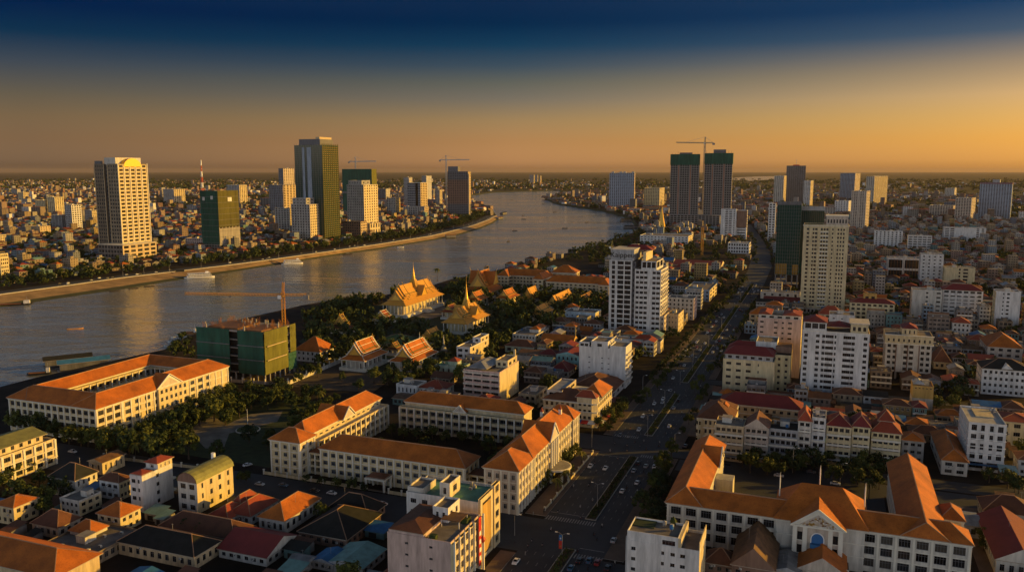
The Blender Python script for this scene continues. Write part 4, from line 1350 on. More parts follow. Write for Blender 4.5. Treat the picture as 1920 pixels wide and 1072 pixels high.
BF('white_block', 'bright white six storey block with paired windows at the right edge', 1868, 1915, 622, 548, 'white', D=14, n=(5, 5), fh=3.6, hh=.4, st='d', wS=[0, .3, .6, 0, 0], faces='SW', kE='cream').done()
T = BF('yellow_school', 'yellow four storey school with maroon hip roofs', 1594, 1678, 608, 569, 'paleyellow', D=16, n=(8, 3), fh=4, ww=.62, hh=.5, st='d', roof='hip', rk='tile_maroon', rh=3.6, faces='SW')
T.block(-T.W * .2, T.W * .1, -1, 6, T.h, T.h + 7, 'ochre', n=(2, 1), fh=7, part='roof_room', st='d'); T.done()
BF('white_four_storey', 'white four storey block with a stepped roof and blind right end', 1640, 1693, 466, 434, 'white', D=18, n=(7, 3), fh=4, ww=.4, st='d', faces='SW').done()
BF('balcony_flats', 'white flats with long continuous balconies near the four storey block', 1703, 1748, 469, 443, 'white', D=18, n=(5, 3), fh=4, ww=.8, hh=.5, depth=1, st='d', faces='SW').done()
BF('brown_white_block', 'white framed block with a brown centre on the right', 1771, 1849, 453, 428, 'white', D=26, n=(8, 3), fh=4, ww=.5, st='d', faces='SW', wS=[.8, .8, 0, 0, 0, 0, .5, .5]).done()
T = BF('framed_modern_block', 'modern block of two glass bays in white frames', 1664, 1726, 524, 485, 'white', D=22, n=(2, 2), fh=14, ww=.86, hh=.8, sill=.08, st='d', faces='SW')
for i in range(11):
    a = -T.W / 2 + 1 + (T.W - 2) * i / 10
    T.mb('bronze_fin').box(a - .15, a + .15, -T.D / 2 - .3, -T.D / 2 - .02, 1, T.h - 1, 'wood')
T.done()
BF('white_stepped_block', 'white stepped block with a blank front and small windows', 1727, 1770, 536, 478, 'white', D=18, n=(4, 3), fh=4.2, ww=.35, hh=.35, st='d', faces='SW').done()
BF('white_lined_block', 'white block with grooved walls and dark square windows', 1771, 1829, 541, 503, 'cream', D=18, n=(5, 4), fh=4, ww=.6, hh=.6, st='d', faces='SW', wS=[0, .0, .3, .8, 0]).done()
BF('maroon_roof_villa', 'cream villa with a maroon two part roof in front of the white balcony hotel', 1786, 1820, 640, 606, 'offwhite', D=16, n=(4, 3), fh=4, ww=.45, st='d', roof='hip', rk='tile_red', rh=4, faces='SW').done()
BF('cream_gable_house', 'low cream house with a dark red gable roof between the tall blocks', 1751, 1783, 692, 679, 'cream', D=20, n=(3, 3), fh=4, roof='hip', rk='tile_brown', rh=9, faces='SW', st='d').done()
BF('white_roof_hut_block', 'white block with a pale roof hut behind the big white ten storey block', 1555, 1603, 640, 592, 'white', D=20, n=(3, 3), fh=4, ww=.25, hh=.2, faces='SW', st='d').done()
T = BF('red_gabled_house', 'house with steep red gabled roof at the foot of the cream tower', 1535, 1580, 612, 590, 'cream', D=14, n=(4, 2), fh=4, roof='hip', rk='tile_red', rh=7, faces='S', st='d'); T.done()
BF('long_shed', 'long white shed with a maroon roof in front of the dark glass tower', 1432, 1502, 583, 566, 'offwhite', D=16, n=(8, 3), fh=5, ww=.3, hh=.3, roof='gable', rk='tile_maroon', rh=4, faces='SE', st='d').done()
BF('white_shed', 'white flat shed behind the long maroon roofed shed', 1426, 1500, 566, 549, 'offwhite', D=14, n=(5, 2), fh=6, ww=.3, faces='S', st='d', clut=2).done()
BF('tiered_orange_house', 'house with tiered orange gables beside the boulevard', 1405, 1452, 606, 590, 'sand', D=16, n=(4, 3), fh=4.5, roof='hip', rk='tile_orange', rh=6, faces='SE', st='d').done()

# ------------------------------------------------------------ blocks between the boulevard and the river
T = start('white_blank_block', 'white seven storey block with a nearly blank wall left of the boulevard', 1172, 728, 657, 1086, 1184.5)
x, y, h, W = T.W / 2, T.D / 2, T.h, T.W
T.block(-x, x, -y, y, 0, h, 'white', n=(7, 4), fh=4.2, hh=.16, st='d', faces='SE', wS=[0, .3, 0, .3, .3, 0, 0], wE=[.85, .85, .85, 0], depth=.3, rows=6, top=4, par=.6)
T.block(-x, -x + W * .22, -y, y, h, h + 3, 'white', n=(2, 3), fh=3, ww=.8, hh=.6, st='d', part='attic_wall')
T.block(-x + W * .26, x - W * .38, -y + .1, y, h, h + 4, 'white', n=(1, 3), fh=4, ww=.3, hh=.5, st='d', part='attic_wall')
T.block(x - W * .34, x, -y + .1, y, h, h + 1.6, 'white', n=(0, 0), part='attic_wall'); T.clutter(-x + 2, x - 2, 0, y, h + 4, 2, hut=False)
for q in range(1, 7):
    T.mb('balcony').box(x + .02, x + 1.2, -y + 1, y - 1, h * q / 7, h * q / 7 + .9, 'offwhite')
T.done()
T = start('corner_building', 'cream corner building with bay windows, red tile roof and bright awnings', 1118, 803, 757, 1019, 1147)
x, y, h, W = T.W / 2, T.D / 2, T.h, T.W
T.block(-x, x - 2.5, -y, y, 0, h, 'cream', n=(9, 0), fh=4.2, ww=.55, hh=.45, st='d', faces='S', roof=None)
T.block(x - 2.48, x, -y + 2.5, y, 0, h, 'cream', n=(0, 7), fh=4.2, ww=.6, hh=.5, st='d', faces='E', roof=None, part='side_wall')
m = T.mb('chamfered_corner')
m.face([(x - 2.5, -y, 0), (x, -y + 2.5, 0), (x, -y + 2.5, h + 3), (x - 2.5, -y, h + 3)], 'cream')
m.box(x - 11, x - 2.5, -y - .6, -y + 4, h * .34, h + 3, 'cream'); m.box(x - 2.5, x - .02, -y + 2.5, -y + 5, h, h + 3, 'cream')
for q in range(3):
    for i in range(3):
        T.one('bay_window', lambda mb: mb.box(x - 10 + 2.7 * i, x - 8.5 + 2.7 * i, -y - .66, -y - .55, h * .36 + q * (h * .26), h * .36 + q * h * .26 + 1.6, 'glass'))
for q in range(1, 4):
    T.mb('cornice').box(-x - .3, x + .5, -y - .9, y, h * q / 3 - .5, h * q / 3 - .1, 'trim')
T.mb('roof').hip(-x, x - 4, -y, y * .2, h, 4.2, 'tile_brown', over=.5, ridge='tile_brown')
T.mb('roof').hip(x - 12, x, -y * .4, y, h + 1, 5.5, 'tile_orange', over=.5, ridge='ridge')
T.mb('turret_roof').hip(x - 11.5, x - .5, -y - .6, -y + 5, h + 3, 3.4, 'tile_red', over=.6, ridge='ridge')
T.block(-x, -x + 9, -y + 6, y, h, h + 3, 'beige', n=(2, 2), fh=3, part='roof_room', roof='tin_grey', st='d')
m = T.mb('awning')
for i, k in enumerate(['red_paint', 'blue_paint', 'red_paint', 'white_paint', 'orange']):
    m.face([(x - 16 + 4 * i, -y - .8, 4.4), (x - 12 + 4 * i, -y - .8, 4.4), (x - 12 + 4 * i, -y - 4.5, 3.3), (x - 16 + 4 * i, -y - 4.5, 3.3)], k)
for i, k in enumerate(['white_paint', 'orange', 'red_paint', 'wood']):
    m.face([(x + .8, -y + 5 * i, 4.4), (x + 4.2, -y + 5 * i, 3.3), (x + 4.2, -y + 5 * i + 5, 3.3), (x + .8, -y + 5 * i + 5, 4.4)], k)
T.done()
T = start('balcony_apartments', 'tan five storey apartments with deep dark balconies behind the colonnaded school', 937, 758, 700, 869, 972.5)
x, y, h, W = T.W / 2, T.D / 2, T.h, T.W
T.block(-x, x, -y, y, 0, h, 'pink', n=(4, 4), fh=4, ww=.86, hh=.62, sill=.3, st='d', faces='S', depth=1.3, wE=[0, .3, .3, 0], kE='cream', rk=None) if False else T.block(-x, x, -y, y, 0, h, 'pink', n=(4, 4), fh=4, ww=.86, hh=.62, st='d', faces='S', depth=1.3, kE='cream')
T.mb('vaulted_canopy').hip(-x + 2, x * .2, -y + 2, y - 4, h + 1.2, 3, 'tin_grey', over=.4)
T.block(x * .3, x - .4, -2, y - 2, h, h + 4, 'cream', n=(2, 2), fh=4, part='roof_room', st='d'); T.mb('chimney').box(x - 1.6, x - .4, y - 5, y - 4, h, h + 9, 'cream')
for q in range(1, 6):
    T.mb('balcony_edge').box(-x - .1, x * .99, -y - .5, -y - .02, h * q / 5.4, h * q / 5.4 + 1, 'offwhite')
T.done()
T = start('white_stepped_house', 'white four storey house with a stepped sunlit side below the golden pavilion', 881.5, 684, 653, 856, 916.5)
x, y, h, W = T.W / 2, T.D / 2, T.h, T.W
T.block(-x, x, -y, y, 0, h, 'white', n=(2, 3), fh=4.2, ww=.7, hh=.5, st='d', wE=[.25, 0, .25], kE='cream', wS=[.72, .5])
T.block(-x * .2, x, 2, y, h, h + 3.5, 'white', n=(1, 2), fh=3.5, ww=.4, part='roof_room', st='d', kE='cream'); T.clutter(-x, x, -y, 2, h, 2, hut=False); T.done()
T = start('white_terrace_house', 'wide white house with an orange roof room behind the palace trees', 1004, 646, 630, 961, 1029)
x, y, h, W = T.W / 2, T.D / 2, T.h, T.W
T.block(-x, x, -y, y, 0, h, 'offwhite', n=(7, 4), fh=4, ww=.5, st='d', kE='cream'); T.mb('roof').hip(0, x * .8, -y * .2, y * .9, h + 2.5, 2.6, 'tile_orange', over=.5); T.mb('roof_room').box(0, x * .8, -y * .2, y * .9, h, h + 2.5, 'offwhite')
T.clutter(-x, 0, -y, y, h, 2, hut=False); T.done()
B('cream_roadside_block', 'tan roadside block with a bright sunlit end beside the white sign tower', 1271, 626, 591, 1251, 1282, 'sand', n=(3, 3), fh=4, ww=.3, hh=.3, kE='cream', st='d').done()
B('pale_roadside_block', 'pale roadside block with pinkish sunlit bays beyond the sign tower', 1300, 600, 561, 1252, 1307, 'offwhite', n=(6, 4), fh=4, ww=.4, kE='pink', st='d').done()
T = B('maroon_gable_house', 'white house with a low maroon roof at the foot of the sign tower', 1238, 662, 642, 1149, 1243, 'white', n=(7, 3), fh=4.5, ww=.28, hh=.3, kE='cream', st='d', rk='roof_flat'); T.mb('roof').hip(-2, T.W / 2 - 6, -T.D * .3, T.D * .3, T.h + 1, 3, 'tile_red', over=.5); T.done()
B('blue_house', 'pale blue house with a dark flat terrace right of the palace gables', 1116, 608, 588, 1058, 1127, 'paleblue', n=(6, 3), fh=4.4, ww=.25, hh=.25, kE='cream', st='d').done()
B('turquoise_house', 'turquoise house with a dark maroon roof left of the white blank block', 1085, 692, 668, 1043, 1100, 'aqua', n=(5, 2), fh=4, ww=.4, st='d', roof='gable', rk='tile_maroon', rh=2.5).done()
B('orange_gable_house', 'long house with an orange ridge roof behind the turquoise house', 1074, 652, 641, 1015, 1080, 'ochre', n=(6, 2), fh=4, st='d', roof='gable', rk='tile_orange', rh=4).done()
B('brown_roof_house', 'pale green house with a wide brown hip roof near the apartments', 1000, 664, 652, 947, 1012, 'green', n=(4, 3), fh=4, st='d', roof='hip', rk='tile_brown', rh=4).done()
T = B('green_house', 'pale green house with a red gabled room in front of the white four storey house', 868, 707, 690, 815, 872, 'green', n=(5, 3), fh=4.5, ww=.3, st='d', rk='roof_green'); T.mb('roof').hip(-T.W * .1, T.W * .22, -T.D * .2, T.D * .4, T.h + 3, 2.4, 'tile_red', over=.4); T.mb('roof_room').box(-T.W * .1, T.W * .22, -T.D * .2, T.D * .4, T.h, T.h + 3, 'green'); T.done()
B('white_villa', 'white villa with a red hip roof behind the long colonnade', 832, 745, 731, 785, 851, 'white', n=(6, 3), fh=4.5, ww=.35, st='d', roof='hip', rk='tile_red', rh=3.8).done()
B('white_villa', 'white villa with a flat terrace and red porch roof left of the other villa', 782, 742, 725, 743, 800, 'white', n=(5, 3), fh=4.5, ww=.35, st='d', rk='roof_flat').done()
T = B('tan_terrace_block', 'tan block with dark terrace openings at the right end of the colonnade', 1005, 768, 742, 972, 1026, 'sand', n=(3, 3), fh=4, ww=.6, hh=.5, st='d', depth=1); T.done()
B('dark_roof_hall', 'wide hall under a dark brown hip roof below the white blank block', 1146, 752, 738, 1060, 1172, 'grey', n=(8, 3), fh=5, ww=.4, st='d', roof='hip', rk='tile_brown', rh=7).done()
B('small_dark_house', 'small house with a dark maroon hip roof left of the white blank block', 1066, 708, 697, 1030, 1080, 'beige', n=(4, 3), fh=4, st='d', roof='hip', rk='tile_maroon', rh=5).done()
B('long_school', 'long white school with an orange end gable beside the bending boulevard', 1351, 511, 499, 1262, 1358, 'cream', n=(14, 2), fh=5, ww=.3, hh=.4, st='d', roof='gable', rk='tile_maroon', rh=5).done()
B('flat_white_block', 'low flat white block on the riverside beyond the sign tower', 1290, 462, 444, 1200, 1300, 'white', n=(14, 3), fh=4.2, ww=.5, hh=.4, st='d', kE='cream').done()
B('dome_roof_block', 'pale block with a rounded grey roof left of the bending boulevard', 1330, 566, 545, 1284, 1345, 'bluegrey', n=(6, 3), fh=4, ww=.5, st='d', kE='cream').done()
# ------------------------------------------------------------ near left foreground
T = start('slim_white_house', 'slim tall white house with a red roof terrace in the near left block', 270, 960, 896, 243, 323)
x, y, h, W = T.W / 2, T.D / 2, T.h, T.W
T.block(-x, x, -y, y, 0, h, 'white', n=(2, 3), fh=3.8, ww=.5, hh=.5, st='d', wE=[0, .2, 0], hhE=None) if False else T.block(-x, x, -y, y, 0, h, 'white', n=(2, 3), fh=3.8, ww=.5, hh=.45, st='d', wE=[0, .3, 0], wS=[.75, .4])
T.block(-x, x, y * .05, y, h, h + 3.2, 'white', n=(1, 3), fh=3.2, ww=.3, part='roof_room', roof=None, kE='cream'); T.mb('roof').hip(-x, x, y * .0, y, h + 3.2, 1.4, 'tile_red', over=.7)
T.mb('roof').hip(-x + .3, x - .3, -y + .3, -y * .3, h + .9, .8, 'tile_red', over=.2); T.one('rear_balcony', lambda mb: mb.box(-x, x, y + .02, y + 1.8, h * .2, h * .24, 'trim')); T.one('rear_balcony', lambda mb: mb.box(-x, x, y + .02, y + 1.8, h * .55, h * .6, 'trim'))
T.done()
T = start('curved_roof_house', 'cream house with a dark curved metal roof in the near left block', 372, 963, 906, 333, 436)
x, y, h, W = T.W / 2, T.D / 2, T.h, T.W
T.block(-x, x, -y, y, 0, h, 'offwhite', n=(2, 4), fh=4, ww=.5, hh=.5, st='d', roof=None, wS=[.6, .6], wE=[.2, .3, .3, .25], kE='cream')
m = T.mb('roof'); nn = 8
for i in range(nn):
    a0, a1 = math.pi * i / nn, math.pi * (i + 1) / nn
    p0, p1 = (-x * 1.08 * math.cos(a0), 4.2 * math.sin(a0)), (-x * 1.08 * math.cos(a1), 4.2 * math.sin(a1))
    m.face([(p0[0], -y - .5, h + p0[1]), (p1[0], -y - .5, h + p1[1]), (p1[0], y + .5, h + p1[1]), (p0[0], y + .5, h + p0[1])], 'tin_olive')
m.face([(-x * math.cos(math.pi * i / nn), -y - .3, h + 4 * math.sin(math.pi * i / nn)) for i in range(nn + 1)], 'brown'); m.face([(-x * math.cos(math.pi * i / nn), y + .3, h + 4 * math.sin(math.pi * i / nn)) for i in range(nn + 1)], 'cream')
T.mb('water_tank').lathe(-x + 1.5, y - 2, [(.9, h + 1), (.9, h + 5.5)], 'white_paint', 10); T.done()
B('grey_roof_house', 'small white house with a glazed top floor beside the slim tall white house', 225, 938, 905, 186, 243, 'white', n=(3, 3), fh=5, ww=.7, hh=.4, st='d', roof='hip', rk='tile_brown', rh=2.5, kE='cream').done()
B('dark_roof_house', 'weathered white house under a wide dark sheet roof at the near left', 143, 934, 901, 93, 182, 'offwhite', n=(4, 4), fh=4, ww=.4, st='d', roof='hip', rk='tin_dark', rh=5).done()
B('brown_roof_block', 'house with a brown sheet roof and yellow sunlit wall at the near left', 193, 890, 868, 166, 233, 'sand', n=(2, 4), fh=5, ww=.3, st='d', roof='gable', rk='tin_rust', rh=1.5, kE='cream').done()
T = start('green_roof_building', 'long yellow colonial building with an olive roof cut by the left edge', 104, 872, 833, None, 104, D=60) if False else None
ua, va = GU(106, 869)
T = Thing(ua - 33, va - 11, 'green_roof_building', 'long yellow colonial building with an olive sheet roof cut by the left edge', 'building')
occ(ua - 70, ua, va - 22, va)
T.block(-11, 11, -33, 33, 0, 12, 'cream', n=(5, 12), fh=4, ww=.55, hh=.55, st='d', faces='E', wE=[.6] * 12, depth=.5)
T.block(-9, 8.2, -33, 29, 12, 15.5, 'cream', n=(0, 14), fh=3.5, ww=.4, hh=.55, st='d', faces='E', part='upper_wall', roof=None)
T.mb('roof').hip(-9.4, 9.4, -33, 30, 15.5, 2.6, 'tin_olive', over=.5, gable=True, wall='cream')
for i in range(13):
    q = -33 + 66 * i / 12
    T.mb('pilaster').box(11, 11.45, q - .5, q + .5, 0, 12.4, 'trim')
T.mb('cornice').box(-11.2, 11.8, -33.3, 33.3, 7.6, 8.1, 'trim'); T.mb('cornice').box(-11.3, 11.9, -33.4, 33.4, 3.7, 4.1, 'trim'); T.done()
HOUSES = [
    ('orange_roof_house', 'cream house with a broad orange hip roof and two rows of windows', 534, 1002, 977, 485, 599, 'offwhite', 'hip', 'tile_orange', 4.5),
    ('red_roof_house', 'house with a red hip roof and white gable end beside the broad orange roof', 470, 985, 968, 430, 520, 'white', 'hip', 'tile_red', 4),
    ('red_roof_house', 'house with a red hip roof just below the curved metal roof', 428, 990, 975, 388, 470, 'white', 'hip', 'tile_red', 3.5),
    ('hip_roof_house', 'sunlit yellow house with a small orange pyramid roof at the near left', 227, 1000, 970, 183, 263, 'paleyellow', 'hip', 'tile_orange', 3.6),
    ('hip_roof_house', 'house with a low orange pyramid roof and open porch, nearest at the left', 171, 1026, 1002, 131, 201, 'offwhite', 'hip', 'tile_orange', 3.4),
    ('maroon_roof_house', 'house with a dark brown hip roof left of the two pyramid roofed houses', 110, 1010, 990, 60, 150, 'beige', 'hip', 'tile_brown', 4.4),
    ('orange_roof_house', 'yellow house with a small orange roof at the left edge below the olive roof', 28, 985, 952, -10, 70, 'cream', 'hip', 'tile_orange', 2.5),
    ('long_dark_shed', 'long house under a dark grey hip roof in the near left block', 365, 1068, 1044, 222, 412, 'sand', 'hip', 'tin_dark', 4.5),
    ('long_maroon_shed', 'long house under a dark maroon roof behind the long dark grey roof', 440, 1028, 1012, 300, 468, 'brown', 'hip', 'tile_brown', 4.5),
    ('maroon_shed', 'shed with a bright maroon sheet roof at the bottom', 500, 1062, 1046, 410, 560, 'offwhite', 'gable', 'tile_maroon', 4),
    ('dark_tile_house', 'wide old house under a blackened hip roof in the shade', 650, 1030, 1012, 560, 715, 'brown', 'hip', 'tin_dark', 6),
    ('dark_tile_house', 'old house under a long black ridge roof with a rusty edge', 690, 985, 970, 610, 722, 'brown', 'hip', 'tin_dark', 6),
    ('blue_sheet_shed', 'shed with a pale blue sheet roof at the bottom', 625, 1072, 1058, 585, 652, 'grey', 'gable', 'tin_blue', 1.5),
    ('white_sheet_shed', 'shed with a white sheet roof beside the pale blue one', 572, 1075, 1060, 540, 592, 'grey', 'gable', 'tin_grey', 1.5),
    ('aqua_sheet_shed', 'shed with a wide pale green sheet roof at the bottom', 680, 1082, 1066, 612, 722, 'grey', 'gable', 'tin_aqua', 1.8),
    ('brown_sheet_house', 'small brown roofed house wedged below the pinkish white block', 776, 1105, 1085, 720, 800, 'brown', 'hip', 'tile_red', 3),
    ('rust_tile_house', 'old house with a mottled rusty tile roof at the bottom right', 1400, 1092, 1062, 1372, 1452, 'brown', 'gable', 'tin_rust', 7),
    ('rust_tile_house', 'small old house with a rusty roof and white chimney at the bottom right', 1350, 1075, 1058, 1322, 1376, 'brown', 'hip', 'tile_brown', 4),
    ('grey_sheet_shed', 'shed with a pale grey sheet roof between the rusty and the orange roofs', 1475, 1096, 1072, 1450, 1500, 'grey', 'gable', 'tin_grey', 1.6),
    ('orange_ridge_house', 'house with half shaded bright orange ridge roof at the bottom right', 1540, 1098, 1072, 1496, 1586, 'beige', 'gable', 'tile_orange', 5),
    ('maroon_hall', 'hall with a plain maroon roof at the bottom right corner', 1890, 1080, 1052, 1868, 1965, 'offwhite', 'gable', 'tile_maroon', 5),
    ('grey_canopy_shed', 'wide shed with a pale olive sheet roof beside the wing of the pedimented school', 1795, 1004, 982, 1742, 1838, 'grey', 'gable', 'tin_grey', 1.5),
    ('old_dark_house', 'old house with a mossy dark roof and a pale lean-to at the right', 1885, 985, 962, 1845, 1945, 'grey', 'hip', 'tile_brown', 5),
]
for nm, lab, fx, yb, yt, l, r_, k, rf, rk, rh in HOUSES:
    B(nm, lab, fx, yb, yt, l, r_, k, roof=rf, rk=rk, rh=rh, fh=4, ww=.5, hh=.45, st='d', cat='house', D=({1400: 30, 1540: 28, 1890: 40, 1350: 9}.get(fx, 14) if fx > 1300 else None)).done()
T = Thing(*GU(60, 1075), 'big_orange_roof', 'big hall with a sunlit orange ridge roof filling the bottom left corner', 'building')
occ(T.u - 20, T.u + 12, T.v - 60, T.v + 30)
T.mb('wall').box(-45, 22, -9, 9, 0, 7, 'sand'); T.mb('roof').hip(-45, 22, -9, 9, 7, 4.5, 'tile_orange', over=1, ridge='ridge'); T.done()
B('terrace_row', 'weathered two storey row with blue and grey front panels under the pyramid roofed houses', 168, 1066, 1047, 70, 264, 'old_sand', n=(9, 8), fh=3.6, ww=.6, hh=.55, st='d', kE='old_cream', clut=5).done()
B('white_terrace_house', 'narrow white house with a flat roof hut behind the broad orange hip roof', 560, 968, 944, 530, 590, 'white', n=(3, 3), fh=3.8, ww=.5, st='d', kE='cream', cat='house').done() if False else None
B('red_roof_house', 'tall narrow house with a red roof wedged right of the curved metal roof', 452, 968, 946, 436, 482, 'offwhite', roof='hip', rk='tile_red', rh=3, n=(2, 3), fh=4, st='d', cat='house').done()
B('flat_roof_house', 'pale flat roofed house left of the slim tall white house, behind the pyramid roofs', 150, 968, 942, 112, 190, 'offwhite', n=(4, 3), fh=3.8, st='d', kE='cream', cat='house').done()
# near blocks either side of the boulevard's foot
T = start('pink_white_block', 'pinkish white block with a roof terrace and bright gridded side at the bottom', 846, 1128, 1019, 726, 899)
x, y, h, W = T.W / 2, T.D / 2, T.h, T.W
T.block(-x, x, -y, y, 0, h, 'pink', n=(5, 6), fh=3.9, hh=.2, st='d', faces='SE', wS=[0, .28, 0, .28, 0], wE=[0] * 6, par=.5)
ops = []
T.block(x + .03, x + 1.2, -y, y, 0, h, 'cream', n=(0, 6), fh=3.9, ww=.74, hh=.6, st='d', faces='E', depth=.7, part='gridded_screen', roof=None)
for i in range(7):
    q = -y + 2 * y * i / 6
    T.mb('fin').box(x + 1.2, x + 1.8, q - .25, q + .25, 0, h + 1, 'trim')
T.mb('maroon_roof').hip(-x + .4, x * .15, -y + .3, y - 1, h + 1.2, 1.6, 'tile_brown', over=.1); T.mb('attic_wall').box(-x + .4, x * .15, -y + .3, y - 1, h, h + 1.2, 'pink')
T.block(-x * .15, x * .35, y * .2, y, h, h + 4.5, 'white', n=(2, 2), fh=4.5, ww=.4, part='roof_room', st='d')
T.one('planter', lambda mb: mb.box(x * .3, x * .5, -y + .8, -y + 2.6, h, h + 1.3, 'leaf')); T.one('planter', lambda mb: mb.box(x * .7, x * .9, y * .3, y * .6, h, h + 1.6, 'leaf'))
T.mb('terrace_roof').box(x * .25, x * .85, -y * .1, y * .5, h + 2.6, h + 2.8, 'tin_rust')
for a, b in ((x * .27, -y * .08), (x * .83, -y * .08), (x * .27, y * .48), (x * .83, y * .48)):
    T.one('post', lambda mb: mb.box(a - .1, a + .1, b - .1, b + .1, h, h + 2.6, 'white'))
T.mb('red_sign').box(x + 1.85, x + 2.1, y * .55, y * .72, 4, h + 1.6, 'red_paint')
m = T.mb('sign_marks')
for i in range(4):
    m.box(x + 2.11, x + 2.16, y * .58, y * .69, 6 + i * 3, 7.6 + i * 3, 'white_paint')
T.one('red_star_sign', lambda mb: mb.lathe(x + 2, y * .85, [(.2, h * .55), (1.1, h * .62), (.2, h * .69)], 'red_paint', 8))
T.mb('awning').box(x + 1.2, x + 5, -y, y * .5, 3.4, 3.6, 'tin_dark')
T.done()
T = start('green_terrace_block', 'pale block with a green roof terrace and golden gridded end wall', 897, 1052, 946, 762, 931)
x, y, h, W = T.W / 2, T.D / 2, T.h, T.W
T.block(-x, x, -y, y, 0, h, 'white', n=(6, 4), fh=4.2, hh=.4, st='d', faces='S', wS=[.5, .5, 0, .3, 0, 0], roof='roof_green', kE='cream', par=1.0)
T.block(x + .03, x + 1, -y, y * .3, 0, h + 2, 'cream', n=(0, 1), fh=h, ww=.75, hh=.86, sill=.06, st='d', faces='E', depth=.4, part='golden_panel', roof=None)
T.block(x + .03, x + 1.4, y * .35, y, 0, h + 3, 'cream', n=(0, 1), fh=4.6, ww=.7, hh=.55, st='d', faces='E', depth=.5, part='end_wall', roof=None)
T.mb('golden_sheet').box(x + .75, x + .9, -y + 1.4, y * .2, 2, h - 1, 'ochre')
T.block(-x * .1, x * .18, -y + 1.5, y * .2, h, h + 5, 'offwhite', n=(1, 1), fh=5, ww=.4, part='roof_room', st='d', kE='cream')
T.block(-x, -x * .55, -y + 1, y * .3, h, h + 1.8, 'offwhite', n=(0, 0), part='attic_wall'); T.clutter(x * .3, x * .7, y * .2, y * .8, h, 4, hut=False); T.done()
T = start('white_corner_house', 'white five storey house with stepped roof terraces at the foot of the boulevard', 1309, 1116, 1037, 1176, 1324)
x, y, h, W = T.W / 2, T.D / 2, T.h, T.W
T.block(-x, x, -y, y, 0, h, 'white', n=(7, 4), fh=4, hh=.34, st='d', faces='SE', wS=[.45, 0, 0, .3, .45, .5, 0], wE=[0, .0, .3, 0], kE='cream', roof='roof_flat', par=.9)
T.block(-x, x * .42, -y + .1, y * .55, h + .0, h + 3.4, 'white', n=(3, 2), fh=3.4, wS=[0, 0, .8], hh=.5, part='attic_wall', st='d')
T.mb('terrace_wall').box(x * .42, x * .5, -y, y, h + .9, h + 4, 'cream'); T.mb('terrace_wall').box(x - .25, x + .05, -y, y, h + .9, h + 3.6, 'cream')
T.mb('grass_terrace').box(-x + .4, -x * .35, -y * .2, y * .5, h + 3.42, h + 3.7, 'lawn'); T.clutter(-x * .2, x * .3, -y * .2, y * .5, h + 3.4, 3, hut=False)
T.mb('roof_tree').lathe(x * .1, y * .62, [(.2, h), (1.6, h + 2.6), (1.2, h + 4.6), (.2, h + 6)], 'leaf', 7)
T.mb('grey_side').box(-x - .5, -x - .03, -y, y, 0, h + 2, 'grey'); T.done()
# ------------------------------------------------------------ the colonial school buildings
def wing(T, x0, x1, y0, y1, h, rh, S=None, E=None, Nf=None, Wf=None, k='cream', rows=4, roof=True, over=.9, pil=True, inset=None, rk='tile_orange', ww=.5, hh=.5, st='s', depth=.35, base=.8, part='wall', corn=True, ridge='ridge', wy0=None):
    """one wing: storeys of windows between pilasters, a cornice and a hip roof. S, E, Nf, Wf: how many bays each face has, None for no openings"""
    fc, n = '', [0, 0]
    ry0 = y0
    if wy0 is not None:          # its walls begin behind the wing it meets; its roof runs on into that one's
        y0 = wy0
    for c, q in (('S', S), ('E', E), ('N', Nf), ('W', Wf)):
        if q:
            fc += c
            n[0 if c in 'SN' else 1] = q
    T.block(x0, x1, y0, y1, 0, h, k, n=tuple(n), rows=rows, ww=ww, hh=hh, sill=.26, st=st, faces=fc, depth=depth, roof=None, base=base, top=.9, part=part)
    m = T.mb('pilaster')
    if pil:
        if S:
            for i in range(S + 1):
                a = x0 + .35 + (x1 - x0 - .7) * i / S
                m.box(a - .35, a + .35, y0 - .35, y0 - .01, 0, h - .6, 'trim')
        if E:
            for i in range(E + 1):
                a = y0 + .35 + (y1 - y0 - .7) * i / E
                m.box(x1 + .01, x1 + .35, a - .35, a + .35, 0, h - .6, 'trim')
    if corn:
        c = T.mb('cornice')
        c.box(x0 - .5, x1 + .5, y0 - .5, y1 + .5, h - .55, h - .1, 'trim')
        for q in range(1, rows):
            z = base + (h - base - .9) * q / rows
            c.box(x0 - .18, x1 + .18, y0 - .18, y1 + .18, z - .12, z + .12, 'trim')
    if roof:
        T.mb('roof').hip(x0, x1, ry0, y1, h, rh, rk, over=over, inset=inset, ridge=ridge)


def colonnade(T, x0, x1, y0, y1, h, n, face='S', rows=3, k='cream'):
    """deep shaded galleries between square piers"""
    W = (x1 - x0) if face in 'SN' else (y1 - y0)
    T.block(x0, x1, y0, y1, 0, h, k, n=(n, n), rows=rows, ww=.86, hh=.66, sill=.24, st='v', faces=face, depth=2.0, roof=None, base=.5, top=.6, part='gallery_wall')
    m = T.mb('pier')
    for i in range(n + 1):
        if face == 'S':
            a = x0 + .5 + (W - 1) * i / n
            m.box(a - .32, a + .32, y0 - .4, y0 - .01, 0, h - .2, 'trim')
        elif face == 'E':
            a = y0 + .5 + (W - 1) * i / n
            m.box(x1 + .01, x1 + .4, a - .32, a + .32, 0, h - .2, 'trim')


